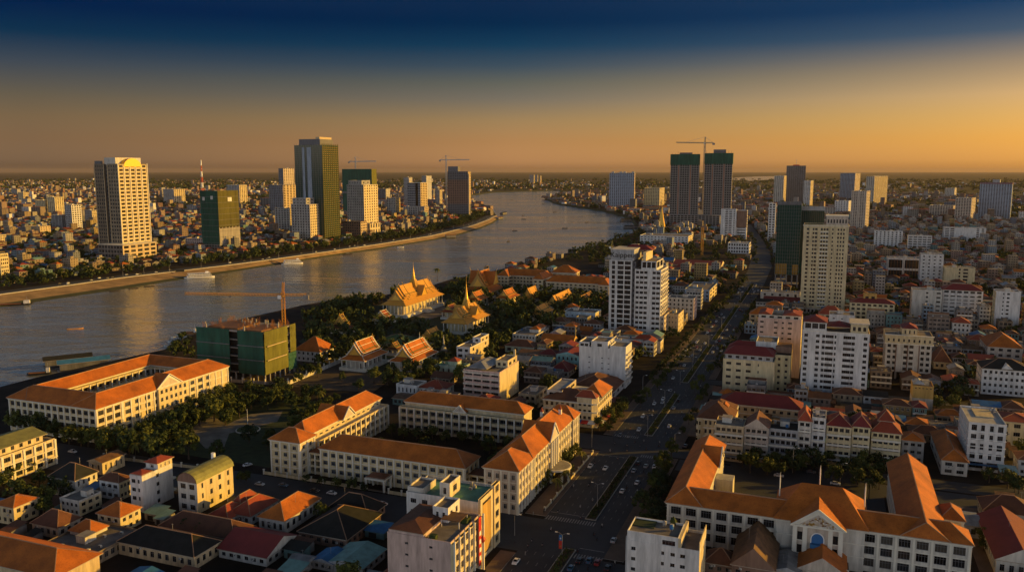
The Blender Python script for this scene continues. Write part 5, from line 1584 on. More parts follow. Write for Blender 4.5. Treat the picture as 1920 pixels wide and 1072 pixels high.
def pediment(T, face, c, w, p, z, hh, depth, k='trim', rk='tile_orange'):
    """gabled front with its own ridge roof running back into the main roof. c: centre along the face, p: where the face stands"""
    m, r = T.mb('pediment'), T.mb('pediment_roof')
    P = (lambda a, b, z_: (a, p + b, z_)) if face == 'S' else (lambda a, b, z_: (p - b, a, z_))
    a0, a1 = c - w / 2, c + w / 2
    m.face([P(a0, -.6, z), P(a1, -.6, z), P(c, -.6, z + hh)], k)
    m.face([P(a0 + w * .14, -.66, z + hh * .08), P(a1 - w * .14, -.66, z + hh * .08), P(c, -.66, z + hh * .74)], 'beige')
    e = .35
    r.face([P(a0 - .5, -1.0, z - .1), P(c, -1.0, z + hh + e), P(c, depth, z + hh + e), P(a0 - .5, depth, z - .1)], rk)
    r.face([P(a1 + .5, -1.0, z - .1), P(a1 + .5, depth, z - .1), P(c, depth, z + hh + e), P(c, -1.0, z + hh + e)], rk)
    m.bar(P(a0 - .5, -1.0, z - .05), P(c, -1.0, z + hh + e), .45, k); m.bar(P(a1 + .5, -1.0, z - .05), P(c, -1.0, z + hh + e), .45, k)
    m.bar(P(a0 - .5, -.7, z), P(a1 + .5, -.7, z), .6, k)


# left: the courtyard school
u0, u1, v0, v1 = 310.0, 411.0, -411.0, -348.5
T = Thing((u0 + u1) / 2, (v0 + v1) / 2, 'courtyard_school', 'golden colonial school built round a courtyard, with orange hip roofs and a side pediment', 'school')
occ(u0 - 4, u1 + 4, v0 - 4, v1 + 6)
x, y = (v1 - v0) / 2, (u1 - u0) / 2
H = 18
wing(T, -x, x, -y, -y + 17, H, 5.6, S=14, E=3, ww=.68, hh=.62, st='d')
wing(T, x - 15.98, x + .02, -y - .02, y + .02, H + .06, 5.5, E=15, Wf=12, ww=.56, hh=.58, wy0=-y + 17.02)
wing(T, -x - .02, -x + 13, -y + .02, y - .02, H - .06, 4.6, E=None, ww=.42, wy0=-y + 17.02)
wing(T, -x + .03, x - .03, y - 13, y, H - .12, 4.6, S=None, ww=.42)
colonnade(T, -x + 13, -x + 15, -y + 18, y - 14, H - 1, 13, 'E')
colonnade(T, -x + 14, x - 16.1, y - 15, y - 13.02, H - 1, 8, 'S')
pediment(T, 'E', (361 - 360.5), 19, x, H + .3, 6.5, 9)
T.block(x + .05, x + 1.6, -9, 10, 0, H + .2, 'cream', n=(0, 5), rows=4, ww=.5, hh=.5, st='s', faces='E', roof=None, base=.8, part='frontispiece_wall')
m = T.mb('porch'); m.box(x + 1.7, x + 9.5, -5, 12, 5.2, 6.2, 'trim', 'roof_flat')
for q in (-4.4, 3.5, 11.4):
    T.one('porch_column', lambda mb: mb.lathe(x + 8.8, q, [(.6, 0), (.5, .4), (.42, 5.2)], 'trim', 8)); T.one('porch_column', lambda mb: mb.lathe(x + 3.0, q, [(.6, 0), (.5, .4), (.42, 5.2)], 'trim', 8))
T.done()

# centre: the colonnaded school, four wings round a garden
T = Thing(345, -175, 'colonnaded_school', 'colonial school of four wings round a garden, with orange roofs, galleries and pediments', 'school')
occ(300, 405, -243, -104)
ox, oy = 175, -345


def X_(v): return v + 175


def Y_(u): return u - 345


wing(T, X_(-237), X_(-221), Y_(306), Y_(318), 16.6, 4.6, S=3, E=2, rows=4, ww=.38)
wing(T, X_(-237.02), X_(-226), Y_(318), Y_(388), 15.6, 5.2, E=14, rows=3, ww=.5, pil=False)
T.block(X_(-226), X_(-221), Y_(320), Y_(388), 0, 12, 'cream', n=(0, 14), rows=3, ww=.74, hh=.62, st='s', faces='E', depth=1.2, roof='roof_pale', part='gallery_wall', par=.9)
m = T.mb('pier')
for i in range(15):
    q = Y_(320.5) + 67 * i / 14
    m.box(X_(-221) + .02, X_(-221) + .5, q - .4, q + .4, 0, 12.6, 'trim')
pediment(T, 'E', Y_(352), 11, X_(-224), 15.8, 5.2, 16, rk='tile_orange')
T.mb('pediment_wall').box(X_(-232), X_(-224.2), Y_(346.7), Y_(357.3), 15.2, 15.9, 'cream')
# back wing with two galleries
wing(T, X_(-211), X_(-142), Y_(389), Y_(401), 15.4, 4.6, S=None, E=None, pil=False, rows=3)
T.block(X_(-213), X_(-141), Y_(385.5), Y_(389), 0, 12.6, 'cream', n=(16, 0), rows=3, ww=.84, hh=.6, st='s', faces='S', depth=1.8, roof='roof_flat', part='gallery_wall', par=.8)
m = T.mb('pier')
for i in range(17):
    q = X_(-212.6) + 71.2 * i / 16
    m.box(q - .4, q + .4, Y_(385.5) - .5, Y_(385.5) - .02, 0, 13, 'trim')
pediment(T, 'S', X_(-177), 6.5, Y_(386.6), 13.6, 3.4, 7)
# front wing
wing(T, X_(-214), X_(-141), Y_(312), Y_(327), 13.2, 5.0, S=17, E=3, rows=3, ww=.56, hh=.52, inset=8)
m = T.mb('porch'); m.box(X_(-186), X_(-176), Y_(304), Y_(311.6), 5, 5.8, 'trim', 'roof_flat')
T.mb('porch_roof').hip(X_(-185.5), X_(-176.5), Y_(304.5), Y_(311), 5.85, 1.4, 'tile_brown', over=.1)
for a in (-185.5, -176.5):
    for b in (304.6, 310.6):
        T.one('porch_column', lambda mb: mb.box(X_(a) - .4, X_(a) + .4, Y_(b) - .4, Y_(b) + .4, 0, 5, 'trim'))
# link between left block and front wing
colonnade(T, X_(-221), X_(-214.1), Y_(313), Y_(321), 10, 2, 'S'); T.mb('link_roof').hip(X_(-221), X_(-214), Y_(313), Y_(321), 10.1, 1.6, 'tile_brown', over=.4)
# right wing, facing the boulevard
wing(T, X_(-128), X_(-113), Y_(303), Y_(322), 18.6, 5.4, S=4, E=5, rows=4, ww=.42, k='beige')
wing(T, X_(-128.02), X_(-113.2), Y_(320), Y_(380), 18.8, 6.2, E=16, rows=4, ww=.5, k='cream')
wing(T, X_(-127), X_(-112.6), Y_(379), Y_(389), 19, 5, S=None, E=3, rows=4, ww=.4, k='cream')
pediment(T, 'E', Y_(348), 12, X_(-112.8), 19, 7.0, 14)
T.mb('pediment_wall').box(X_(-118), X_(-112.9), Y_(342.4), Y_(353.6), 17.5, 19.2, 'cream')
for q in range(4):
    T.one('giant_column', lambda mb: mb.lathe(X_(-112.0), Y_(343.5 + 3 * q), [(.75, 6.4), (.62, 7), (.52, 18.4)], 'trim', 10))
m = T.mb('balcony_porch'); m.lathe(X_(-111.5), Y_(348), [(7.2, 5.2), (7.4, 5.4), (7.4, 6.2), (7.0, 6.25)], 'trim', 20); T.mb('porch_floor').lathe(X_(-111.5), Y_(348), [(6.8, 6.2), (6.8, 6.3)], 'concrete', 20)
for i in range(5):
    a = -math.pi / 2 + math.pi * i / 4
    T.one('porch_column', lambda mb: mb.box(X_(-111.5) + 6.4 * math.cos(a) - .45, X_(-111.5) + 6.4 * math.cos(a) + .45, Y_(348) + 6.4 * math.sin(a) - .45, Y_(348) + 6.4 * math.sin(a) + .45, 0, 5.3, 'trim'))
for a, b in ((X_(-117), Y_(372)), (X_(-124), Y_(365))):
    T.one('roof_turret', lambda mb: (mb.box(a - .7, a + .7, b - .7, b + .7, 23, 25.5, 'trim'), mb.lathe(a, b, [(1.0, 25.5), (.1, 27.5)], 'tile_red', 8)))
colonnade(T, X_(-141), X_(-128.2), Y_(316), Y_(324), 9, 3, 'S'); T.mb('link_roof').hip(X_(-141), X_(-128.3), Y_(316), Y_(324), 9.05, 1.5, 'tile_brown', over=.3)
T.done()

# right: the pedimented school
T = Thing(340, 0, 'pedimented_school', 'large school with dark orange roofs, a carved pediment and an arched blue doorway', 'school')
occ(296, 384, -58, 56)


def Y2(u): return u - 340


Hs = 15.0
wing(T, -52, 50.5, Y2(302), Y2(314), Hs, 4.6, S=18, E=2, rows=3, ww=.66, hh=.66, k='offwhite', st='d')
wing(T, -52.02, -39.5, Y2(302.02), Y2(377), Hs + .05, 5.4, E=None, Wf=12, rows=3, ww=.5, k='offwhite', st='d', inset=5, wy0=Y2(314.02))
wing(T, 29.5, 43.5, Y2(302.04), Y2(377), Hs + .1, 5.6, E=10, Wf=12, rows=3, ww=.5, k='offwhite', st='d', inset=.6, wy0=Y2(314.02))
pediment(T, 'E', Y2(354), 14, -38.8, Hs + .2, 6.4, 8); T.mb('side_room').box(-39.3, -32, Y2(344), Y2(351), 0, 11, 'offwhite', 'roof_pale'); T.mb('side_room').box(-39.3, -24, Y2(322), Y2(334), 0, 9, 'offwhite', 'roof_pale')
T.mb('side_room').box(-23.9, -13, Y2(316), Y2(330), 0, 7, 'offwhite', 'roof_pale')
wing(T, -12, 17.5, Y2(300.4), Y2(327), Hs + .6, 9.4, S=None, rows=3, k='offwhite', inset=9, over=1.2, ridge=None)
wing(T, 44, 51, Y2(324), Y2(335), 14.5, 3.4, S=2, E=2, rows=3, k='cream', st='d')
c = 2.0
T.mb('frontispiece_wall').box(c - 8.2, c + 8.2, Y2(296.8), Y2(300.4), 0, Hs + .8, 'beige')
pediment(T, 'S', c, 17.5, Y2(296.6), Hs + .9, 6.4, 12)
m = T.mb('carved_relief')
rr = random.Random(3)
for i in range(70):
    a = rr.uniform(-.62, .62); zz = rr.uniform(.1, .62) * (1 - abs(a) / .75)
    q = rr.uniform(.15, .4)
    m.box(c + a * 8.7 - q, c + a * 8.7 + q, Y2(296.6) - .85, Y2(296.6) - .66, Hs + .9 + zz * 6.4, Hs + .9 + zz * 6.4 + q * 1.5, rr.choice(['trim', 'sand', 'brown', 'gold_dull']))
for q in (-7.6, -4.2, 4.2, 7.6):
    T.one('giant_column', lambda mb: (mb.box(c + q - .75, c + q + .75, Y2(296), Y2(296.78), 4.6, Hs + .4, 'trim'), mb.box(c + q - .95, c + q + .95, Y2(295.9), Y2(296.79), Hs + .4, Hs + .85, 'trim')))
for q in (-5.9, 5.9):
    for z in (5.6, 10.4):
        T.one('window', lambda mb: (mb.box(c + q - .8, c + q + .8, Y2(296.72), Y2(296.78), z, z + 3, 'glass'), mb.box(c + q - 1, c + q + 1, Y2(296.6), Y2(296.77), z - .3, z - .02, 'trim')))
arc = [(math.cos(math.pi * i / 12) * 2.0, 11.2 + math.sin(math.pi * i / 12) * 2.4) for i in range(13)]
m = T.mb('arched_doorway')
m.face([(c - 2, Y2(296.74), 4.6), (c + 2, Y2(296.74), 4.6)] + [(c + p, Y2(296.74), z) for p, z in arc], 'blue_paint')
m.face([(c - 1.9, Y2(296.7), 4.6), (c + 1.9, Y2(296.7), 4.6), (c + 1.9, Y2(296.7), 8.4), (c - 1.9, Y2(296.7), 8.4)], 'dark_void')
for (a, b), (a2, b2) in zip(arc, arc[1:]):
    m.bar((c + a * 1.08, Y2(296.7), b), (c + a2 * 1.08, Y2(296.7), b2), .3, 'white_paint')
m.bar((c - 2.15, Y2(296.7), 4.6), (c - 2.15, Y2(296.7), 11.2), .3, 'white_paint'); m.bar((c + 2.15, Y2(296.7), 4.6), (c + 2.15, Y2(296.7), 11.2), .3, 'white_paint')
T.mb('blue_awning').box(c - 2.4, c + 2.4, Y2(295.2), Y2(296.7), 8.4, 9.8, 'tin_blue')
T.mb('balcony').box(c - 10.5, c + 10.5, Y2(288.5), Y2(296.75), 3.9, 4.55, 'trim', 'wood_dark')
T.mb('balustrade').box(c - 10.5, c + 10.5, Y2(288.5), Y2(288.8), 4.55, 5.5, 'trim')
for i in range(5):
    q = c - 10 + 5 * i
    T.one('porch_column', lambda mb: mb.box(q - .4, q + .4, Y2(288.7), Y2(289.5), 0, 3.9, 'trim'))
for q, b in ((-12, 313.5), (17.5, 313.5), (c, 327)):
    T.one('finial', lambda mb: mb.lathe(q, Y2(b), [(.25, Hs + 4), (.22, Hs + 11), (.05, Hs + 13.2)], 'trim', 6))
T.mb('service_court').box(18.2, 28.6, Y2(314.2), Y2(324), 0, 12.4, 'offwhite', 'roof_flat'); T.clutter(19, 28, Y2(315), Y2(323), 12.4, 4, hut=False)
T.done()

# far riverside: two winged school with bright orange roofs
T = Thing(*GU(1040, 545), 'riverside_school', 'long riverside school in two offset wings under bright red orange hip roofs', 'school')
W0 = T.u, T.v
ha = HGT(940, 522, 492)
ua, va = GU(936, 524)
ub, vb = GU(1020, 546)


def rx(v): return v - W0[1]


def ry(u): return u - W0[0]


va2 = solve(lambda v: PJU(ub, v, 12)[0], vb - 250, vb + 250, 1030)
va1 = solve(lambda v: PJU(ub, v, 12)[0], vb - 250, vb + 250, 938)
vc1 = va2 + 4
vc2 = solve(lambda v: PJU(ub - 26, v, 12)[0], vb - 250, vb + 350, 1144)
occ(ub - 34, ub + 40, va1 - 4, vc2 + 4)
hh_ = 17
wing(T, rx(va1), rx(va2), ry(ub), ry(ub + 16), hh_, 7, S=15, E=2, rows=4, rk='tile_orange', ww=.5, k='sand', st='d', pil=False)
wing(T, rx(va1) - .02, rx(va1) + 14, ry(ub - 10), ry(ub + 16.05), hh_ + .05, 6.4, S=3, E=2, rows=4, rk='tile_orange', k='sand', st='d', pil=False)
wing(T, rx(va2) - 12, rx(va2) + .05, ry(ub - 24), ry(ub + 16.1), hh_ + .1, 6, S=2, E=4, rows=4, rk='tile_orange', k='cream', st='d', pil=False)
wing(T, rx(vc1), rx(vc2), ry(ub - 24), ry(ub - 8), hh_ - 2, 7, S=14, E=2, rows=4, rk='tile_orange', ww=.5, k='sand', st='d', pil=False)
wing(T, rx(vc1) - 6, rx(vc1) + 22, ry(ub + 14), ry(ub + 36), hh_ + 4, 8, S=4, E=3, rows=4, rk='tile_orange', k='sand', st='d', pil=False)
wing(T, rx(vc2) - 12, rx(vc2) + .05, ry(ub - 32), ry(ub - 7.9), hh_ - 1.9, 6, S=2, E=3, rows=4, rk='tile_orange', k='sand', st='d', pil=False)
T.done()
# ------------------------------------------------------------ the palace: halls with steep tiered roofs, gables and spires
def steep(T, c, w, y0, y1, z, hh, k, trim, gable=True, part='roof'):
    """one steep curved gable roof: ridge along y from y0 to y1, swept eaves, trimmed edges, gable boards and horn finials"""
    m = T.mb(part)
    prof = [(w / 2, 0.0), (w * .36, hh * .17), (w * .17, hh * .56), (0, hh)]
    for sx in (-1, 1):
        for (a, za), (b, zb) in zip(prof, prof[1:]):
            q = [(c + sx * a, y0, z + za), (c + sx * a, y1, z + za), (c + sx * b, y1, z + zb), (c + sx * b, y0, z + zb)]
            m.face(q if sx > 0 else list(reversed(q)), k)
    t = T.mb('roof_trim')
    for yy, d in ((y0, -1), (y1, 1)):
        pts = [(c - p[0], yy + d * .1, z + p[1]) for p in prof] + [(c + p[0], yy + d * .1, z + p[1]) for p in reversed(prof[:-1])]
        for a, b in zip(pts, pts[1:]):
            t.bar(a, b, .5, trim)
        if gable:
            g = T.mb('gable_board')
            g.face([(p[0], p[1] - d * .25, p[2]) for p in pts], 'gold_dull')
            g.face([(c + (p[0] - c) * .55, p[1] - d * .12, z + hh * .06 + (p[2] - z) * .6) for p in pts], 'gold')
        t.bar((c, yy, z + hh), (c, yy + d * hh * .12, z + hh * 1.22), .28, 'gold', .28)
        for sx in (-1, 1):
            t.bar((c + sx * w / 2, yy, z), (c + sx * (w / 2 + .5), yy + d * .5, z + hh * .16), .24, 'gold')
    for sx in (-1, 1):
        t.bar((c + sx * w * .36, y0, z + hh * .17 + .1), (c + sx * w * .36, y1, z + hh * .17 + .1), .5, 'tile_green')
        t.bar((c + sx * w * .17, y0, z + hh * .56 + .1), (c + sx * w * .17, y1, z + hh * .56 + .1), .3, trim)
    t.bar((c, y0, z + hh + .05), (c, y1, z + hh + .05), .4, trim)
    for sx in (-1, 1):
        t.bar((c + sx * w / 2, y0, z + .05), (c + sx * w / 2, y1, z + .05), .35, trim)
        for yy in (y0 + (y1 - y0) * .14, y1 - (y1 - y0) * .14):
            for (a, za), (b, zb) in zip(prof, prof[1:]):
                t.bar((c + sx * a, yy, z + za + .08), (c + sx * b, yy, z + zb + .08), .45, 'tile_green')


def skirt(T, x0, x1, y0, y1, z0, z1, ins, k, trim='gold_dull', over=1.6):
    m = T.mb('skirt_roof')
    a = [(x0 - over, y0 - over, z0), (x1 + over, y0 - over, z0), (x1 + over, y1 + over, z0), (x0 - over, y1 + over, z0)]
    b = [(x0 + ins, y0 + ins, z1), (x1 - ins, y0 + ins, z1), (x1 - ins, y1 - ins, z1), (x0 + ins, y1 - ins, z1)]
    for i in range(4):
        j = (i + 1) % 4
        m.face([a[i], a[j], b[j], b[i]], k)
        T.mb('roof_trim').bar(a[i], b[i], .4, trim)
        T.mb('roof_trim').bar(a[i], a[j], .35, trim)
    m.face(list(reversed(a)), 'wood_dark')
    m.face(b, k)


def spire(T, cx, cy, z, w, hh):
    """square tiers shrinking into a ringed cone with a needle"""
    m = T.mb('spire')
    zz, ww = z, w
    for i in range(4):
        m.lathe(cx, cy, [(ww * .72, zz), (ww * .74, zz + hh * .02), (ww * .52, zz + hh * .075)], 'gold', 4, math.pi / 4)
        for sx, sy in ((1, 0), (-1, 0), (0, 1), (0, -1)):
            p = Vector((cx + sx * ww * .5, cy + sy * ww * .5, zz))
            s_ = ww * .2
            m.face([(p.x - sy * s_, p.y - sx * s_, zz), (p.x + sy * s_, p.y + sx * s_, zz), (p.x, p.y, zz + hh * .09)], 'gold_dull')
        zz += hh * .07
        ww *= .78
    n = 9
    prof = []
    for i in range(n):
        f = i / n
        r0 = ww * .45 * (1 - f) ** 1.25 + .12
        prof += [(r0 * 1.12, zz + (hh * .50) * f), (r0 * .92, zz + (hh * .50) * (f + .07))]
    prof += [(.14, zz + hh * .54), (.02, z + hh)]
    m.lathe(cx, cy, prof, 'gold', 10)


def hall(name, label, fx, yb, ye, Lx, Rx, ridge, k='tile_gold', trim='gold_dull', wall='cream', spire_top=None, cols=(6, 9), tiers=2, group=None, base=2.0, cat='pavilion', cross=False, skirt_h=None):
    """hall with a colonnade, measured from its near eave corner; ridge: height of the highest roof ridge above the eave, in eave widths"""
    T = start(name, label, fx, yb, ye, Lx, Rx, cat=cat, group=group)
    x, y, h, W, D = T.W / 2 - 1.2, T.D / 2 - 1.2, T.h, T.W, T.D
    T.mb('plinth').box(-x - 1.4, x + 1.4, -y - 1.4, y + 1.4, 0, base, 'trim')
    i_ = W * .13
    T.mb('wall').box(-x + i_, x - i_, -y + i_, y - i_, base, h, wall)
    for c in range(cols[1]):
        q = -y + 2 * y * c / (cols[1] - 1)
        T.one('column', lambda mb: mb.lathe(x - .2, q, [(.42, base), (.36, h - .1)], 'trim', 7))
        T.mb('dark_door').box(x - i_ + .02, x - i_ + .1, q - .5, q + .5, base + .3, h * .75, 'wood_dark')
    for c in range(cols[0]):
        q = -x + 2 * x * c / (cols[0] - 1)
        T.one('column', lambda mb: mb.lathe(q, -y + .2, [(.42, base), (.36, h - .1)], 'trim', 7))
    sh = skirt_h or W * .16
    skirt(T, -x, x, -y, y, h, h + sh, W * .20, k, trim)
    z = h + sh - .3
    w = W * .66
    L_ = D - W * .34
    rr = ridge * W
    for t in range(tiers):
        f = t / max(1, tiers)
        steep(T, 0, w * (1 - .16 * f), -L_ / 2 * (1 - .30 * f), L_ / 2 * (1 - .30 * f), z + t * rr * .13, rr * .72 + t * rr * .02, k, trim)
    if cross:
        # the crossing roof over the middle, its gables to the sides
        T2 = type('Q', (), {})()
        for part in ('roof', 'roof_trim', 'gable_board'):
            pass
        ww, ll = W * .52, W * .92
        m = T.mb('roof')
        zt = z + rr * .12
        hh = rr * .72
        prof = [(ww / 2, 0.0), (ww * .36, hh * .17), (ww * .17, hh * .56), (0, hh)]
        for sx in (-1, 1):
            for (a, za), (b, zb) in zip(prof, prof[1:]):
                m.face([(-ll / 2, sx * a, zt + za), (ll / 2, sx * a, zt + za), (ll / 2, sx * b, zt + zb), (-ll / 2, sx * b, zt + zb)], k)
        for xx, d in ((-ll / 2, -1), (ll / 2, 1)):
            pts = [(xx + d * .1, -p[0], zt + p[1]) for p in prof] + [(xx + d * .1, p[0], zt + p[1]) for p in reversed(prof[:-1])]
            for a, b in zip(pts, pts[1:]):
                T.mb('roof_trim').bar(a, b, .5, trim)
            T.mb('gable_board').face([(p[0] - d * .25, p[1], p[2]) for p in pts], 'gold')
            T.mb('roof_trim').bar((xx, 0, zt + hh), (xx + d * hh * .12, 0, zt + hh * 1.22), .28, 'gold')
    if spire_top:
        zt = z + rr * .70
        top = HGT(*spire_top) if len(spire_top) == 3 else spire_top[0]
        p = PJ(*T.world(0, 0), 0)
        spire(T, 0, 0, zt, W * .34, max(8, top - zt))
    return T


hb_ = GU(761, 596)
T = hall('throne_hall', 'golden throne hall with a tall spire, tiered gold roofs and white columns', 761, 597, 574, 715, 832, .50, cols=(7, 12), tiers=3, spire_top=(PJ(0, 0, 0)[1],) if False else None, cross=True, base=3)
_c = T.world(0, 0)
_b = -(489 - 536) / FPX
_top = _c[1] * (_b * _ct - _st) / (_ct + _b * _st) + CAM_H
spire(T, 0, 0, T.h + T.W * .50, T.W * .40, _top - (T.h + T.W * .50))
T.mb('stair').box(T.W / 2, T.W / 2 + 7, -4, 6, 0, 1.6, 'trim'); T.mb('stair').box(T.W / 2, T.W / 2 + 4, -4, 6, 1.6, 3, 'trim')
T.done()
T = hall('moonlight_pavilion', 'open golden pavilion with a slender spire below the throne hall', 875, 628, 608, 828, 919, .42, cols=(7, 8), tiers=2, cross=True, base=2)
_c = T.world(0, 0)
_b = -(516 - 536) / FPX
_top = _c[1] * (_b * _ct - _st) / (_ct + _b * _st) + CAM_H
spire(T, 0, 0, T.h + T.W * .40, T.W * .36, _top - (T.h + T.W * .40))
T.done()
T = hall('spired_pagoda', 'dark golden pagoda with many gables and a short spire among the trees', 918, 562, 549, 866, 946, .58, k='tile_orange', cols=(6, 6), tiers=2, cross=True)
_c = T.world(0, 0)
_b = -(503 - 536) / FPX
_top = _c[1] * (_b * _ct - _st) / (_ct + _b * _st) + CAM_H
spire(T, -2, 6, T.h + T.W * .36, T.W * .26, _top - (T.h + T.W * .36))
T.done()
hall('palace_hall', 'hall with a steep golden roof rising from the trees, farther of the two', 1000, 568, 560, 975, 1017, .75, cols=(4, 4), tiers=1).done()
hall('palace_hall', 'hall with a broad lit golden roof slope rising from the trees, nearer of the two', 1048, 580, 572, 1022, 1080, .62, cols=(4, 5), tiers=1).done()
hall('palace_hall', 'small brown gabled hall half hidden by trees near the sign tower', 1098, 574, 566, 1078, 1118, .5, k='tile_brown', cols=(4, 4), tiers=1).done()
hall('temple_hall', 'temple hall with a steep orange tiered roof, left one of the pair below the palace', 684, 698, 678, 636, 728, .52, k='tile_orange', trim='trim', wall='offwhite', cols=(6, 6), tiers=2).done()
hall('temple_hall', 'temple hall with a steep orange tiered roof, right one of the pair below the palace', 775, 698, 681, 728, 822, .50, k='tile_orange', trim='trim', wall='offwhite', cols=(6, 6), tiers=2).done()
hall('temple_gatehouse', 'small dark gabled gatehouse between the pair of orange temple roofs', 745, 668, 656, 724, 757, .5, k='tile_brown', trim='gold_dull', wall='offwhite', cols=(3, 3), tiers=1).done()
hall('temple_pavilion', 'small green and gold gabled pavilion behind the netted building site', 652, 628, 617, 615, 666, .5, k='tile_brown', trim='gold', cols=(4, 4), tiers=2).done()
hall('gatehouse', 'pale gatehouse with a brick red roof and white gables beside the throne hall', 726, 610, 600, 695, 742, .4, k='tile_red', trim='trim', wall='offwhite', cols=(4, 4), tiers=1).done()
B('pyramid_roof_house', 'white house under a big bright orange pyramid roof behind the yellow crane', 600, 680, 660, 555, 626, 'white', roof='hip', rk='tile_orange', rh=9, n=(5, 4), fh=4, ww=.4, st='d', over=1.5).done()
T = B('green_tent_roof', 'low hall under a draped green canvas roof behind the temple pair', 760, 652, 646, 700, 790, 'sand', roof='hip', rk='tile_green', rh=5, n=(5, 3), fh=4); T.done()
for i, (px, py, t) in enumerate([(787, 650, 622), (832, 660, 627), (1062, 570, 553), (945, 585, 572)]):
    x_, y_ = G(px, py)
    u_, v_ = UV((x_, y_))
    T = Thing(u_, v_, 'stupa', ['small grey stupa among trees between the two temple roofs', 'tall slim pale stupa left of the white stepped house', 'small pale stupa beside the lit golden roof', 'small white stupa on the palace lawn'][i], 'stupa')
    hh = HGT(px, py, t)
    T.mb('base').lathe(0, 0, [(hh * .22, 0), (hh * .22, hh * .12), (hh * .17, hh * .14)], 'concrete', 8)
    T.mb('bell').lathe(0, 0, [(hh * .15, hh * .14), (hh * .15, hh * .25), (hh * .08, hh * .42), (hh * .06, hh * .45)], 'trim', 10)
    T.mb('needle').lathe(0, 0, [(hh * .055, hh * .45), (.06, hh)], 'trim', 8)
    T.done()
for a_ in ((850, 600, 586, 826, 864, .45, 'tile_red', 'white gate pavilion with a red roof at the right foot of the throne hall'), (897, 580, 564, 872, 916, .55, 'tile_orange', 'sunlit orange gable in front of the dark golden pagoda'),
           (955, 578, 560, 930, 974, .55, 'tile_orange', 'sunlit orange gabled shrine right of the dark golden pagoda'), (1018, 604, 590, 992, 1038, .5, 'tile_gold', 'low gold gabled hall among trees before the lit golden roofs'), (810, 645, 632, 788, 830, .5, 'tile_gold', 'small gold roofed hall between the throne hall and the open golden pavilion')):
    hall('palace_shrine', a_[7], *a_[:6], k=a_[6], cols=(3, 3), tiers=1).done()
# the riverside golden monument beyond the sign tower
T = Thing(*GU(1243, 430), 'flame_monument', 'curved golden flame shaped monument near the pair of netted towers', 'monument')
h = HGT(1243, 430, 387)
T.mb('plinth').box(-16, 12, -10, 10, 0, 6, 'sand')
m = T.mb('flame')
n_ = 12
for i in range(n_):
    f0, f1 = i / n_, (i + 1) / n_
    w0, w1 = 10 * (1 - f0) ** .9 + .2, 10 * (1 - f1) ** .9 + .2
    c0, c1 = -3 * (1 - (1 - f0) ** 2), -3 * (1 - (1 - f1) ** 2)
    z0, z1 = 6 + (h - 6) * f0, 6 + (h - 6) * f1
    a = [(c0 - w0, -w0 * .4, z0), (c0 + w0 * .4, -w0 * .5, z0), (c0 + w0 * .5, w0 * .4, z0), (c0 - w0, w0 * .4, z0)]
    b = [(c1 - w1, -w1 * .4, z1), (c1 + w1 * .4, -w1 * .5, z1), (c1 + w1 * .5, w1 * .4, z1), (c1 - w1, w1 * .4, z1)]
    for j in range(4):
        m.face([a[j], a[(j + 1) % 4], b[(j + 1) % 4], b[j]], 'gold')
T.done()
# netted building under construction beside the yellow crane
T = start('netted_building_site', 'concrete building frame wrapped in green net beside the yellow crane', 498, 718, 624, 368, 553, D=None)
x, y, h, W = T.W / 2, T.D / 2, T.h, T.W
zb = 5.2
for i in range(10):
    for j in (0, 1):
        a = -x + 1 + (W - 2) * i / 9
        if j == 0 or i in (0, 9):
            T.one('column', lambda mb: mb.box(a - .4, a + .4, (-y + .8 if j == 0 else y - 1.6), (-y + 1.6 if j == 0 else y - .8), 0, zb, 'concrete'))
for i in range(1, 6):
    q = -y + 1 + (2 * y - 2) * i / 6
    T.one('column', lambda mb: mb.box(x - 1.6, x - .8, q - .4, q + .4, 0, zb, 'concrete'))
nf = 5
for i in range(nf + 1):
    z = zb + (h - zb - 1) * i / nf
    T.one('floor_slab', lambda mb: mb.box(-x + .5, x - .5, -y + .5, y - .5, z, z + .4, 'concrete'))
T.mb('core').box(-x + 4, x - 4, -y + 4, y - 4, zb, h - 2, 'dark_void')
gap0, gap1 = -x + W * .50, -x + W * .62


def net(fn_k, p0, p1, z0, z1, face, seed):
    """netting panel with a slack, billowing surface"""
    r = random.Random(seed)

    def make(mb):
        na, nz = 12, 8
        g = []
        for i in range(na + 1):
            row = []
            for j in range(nz + 1):
                a = p0 + (p1 - p0) * i / na
                z = z0 + (z1 - z0) * j / nz
                o = 0 if j % 2 == 0 else r.uniform(-.05, .45)
                row.append((a, -y - .3 - o, z) if face == 'S' else (x + .3 + o, a, z))
            g.append(row)
        for i in range(na):
            for j in range(nz):
                q = [g[i][j], g[i + 1][j], g[i + 1][j + 1], g[i][j + 1]]
                mb.face(q, fn_k)
    return make


T.one('safety_net', net('net_green', -x, gap0, zb + .5, h + .6, 'S', 1))
T.one('safety_net', net('net_green', gap1, x, zb, h + .4, 'S', 2))
T.one('safety_net', net('net_sunlit_lime', -y, y * .45, zb + .2, h + .6, 'E', 3))
T.one('safety_net', net('net_sunlit_lime', y * .62, y, zb + (h - zb) * .35, h + .6, 'E', 4))
T.one('safety_net', net('net_green', y * .46, y, zb - 2, zb + (h - zb) * .34, 'E', 5))
for z in (.34, .67):
    T.mb('catch_fan').bar((-x, -y - 1, zb + (h - zb) * z), (gap0, -y - 1, zb + (h - zb) * z), .5, 'darkgrey'); T.mb('catch_fan').bar((gap1, -y - 1, zb + (h - zb) * z), (x, -y - 1, zb + (h - zb) * z), .5, 'darkgrey')
    T.mb('catch_board').bar((x + 1.2, -y * .9, zb + (h - zb) * z), (x + 1.2, y * .3, zb + (h - zb) * z), .5, 'sand')
r = random.Random(11)
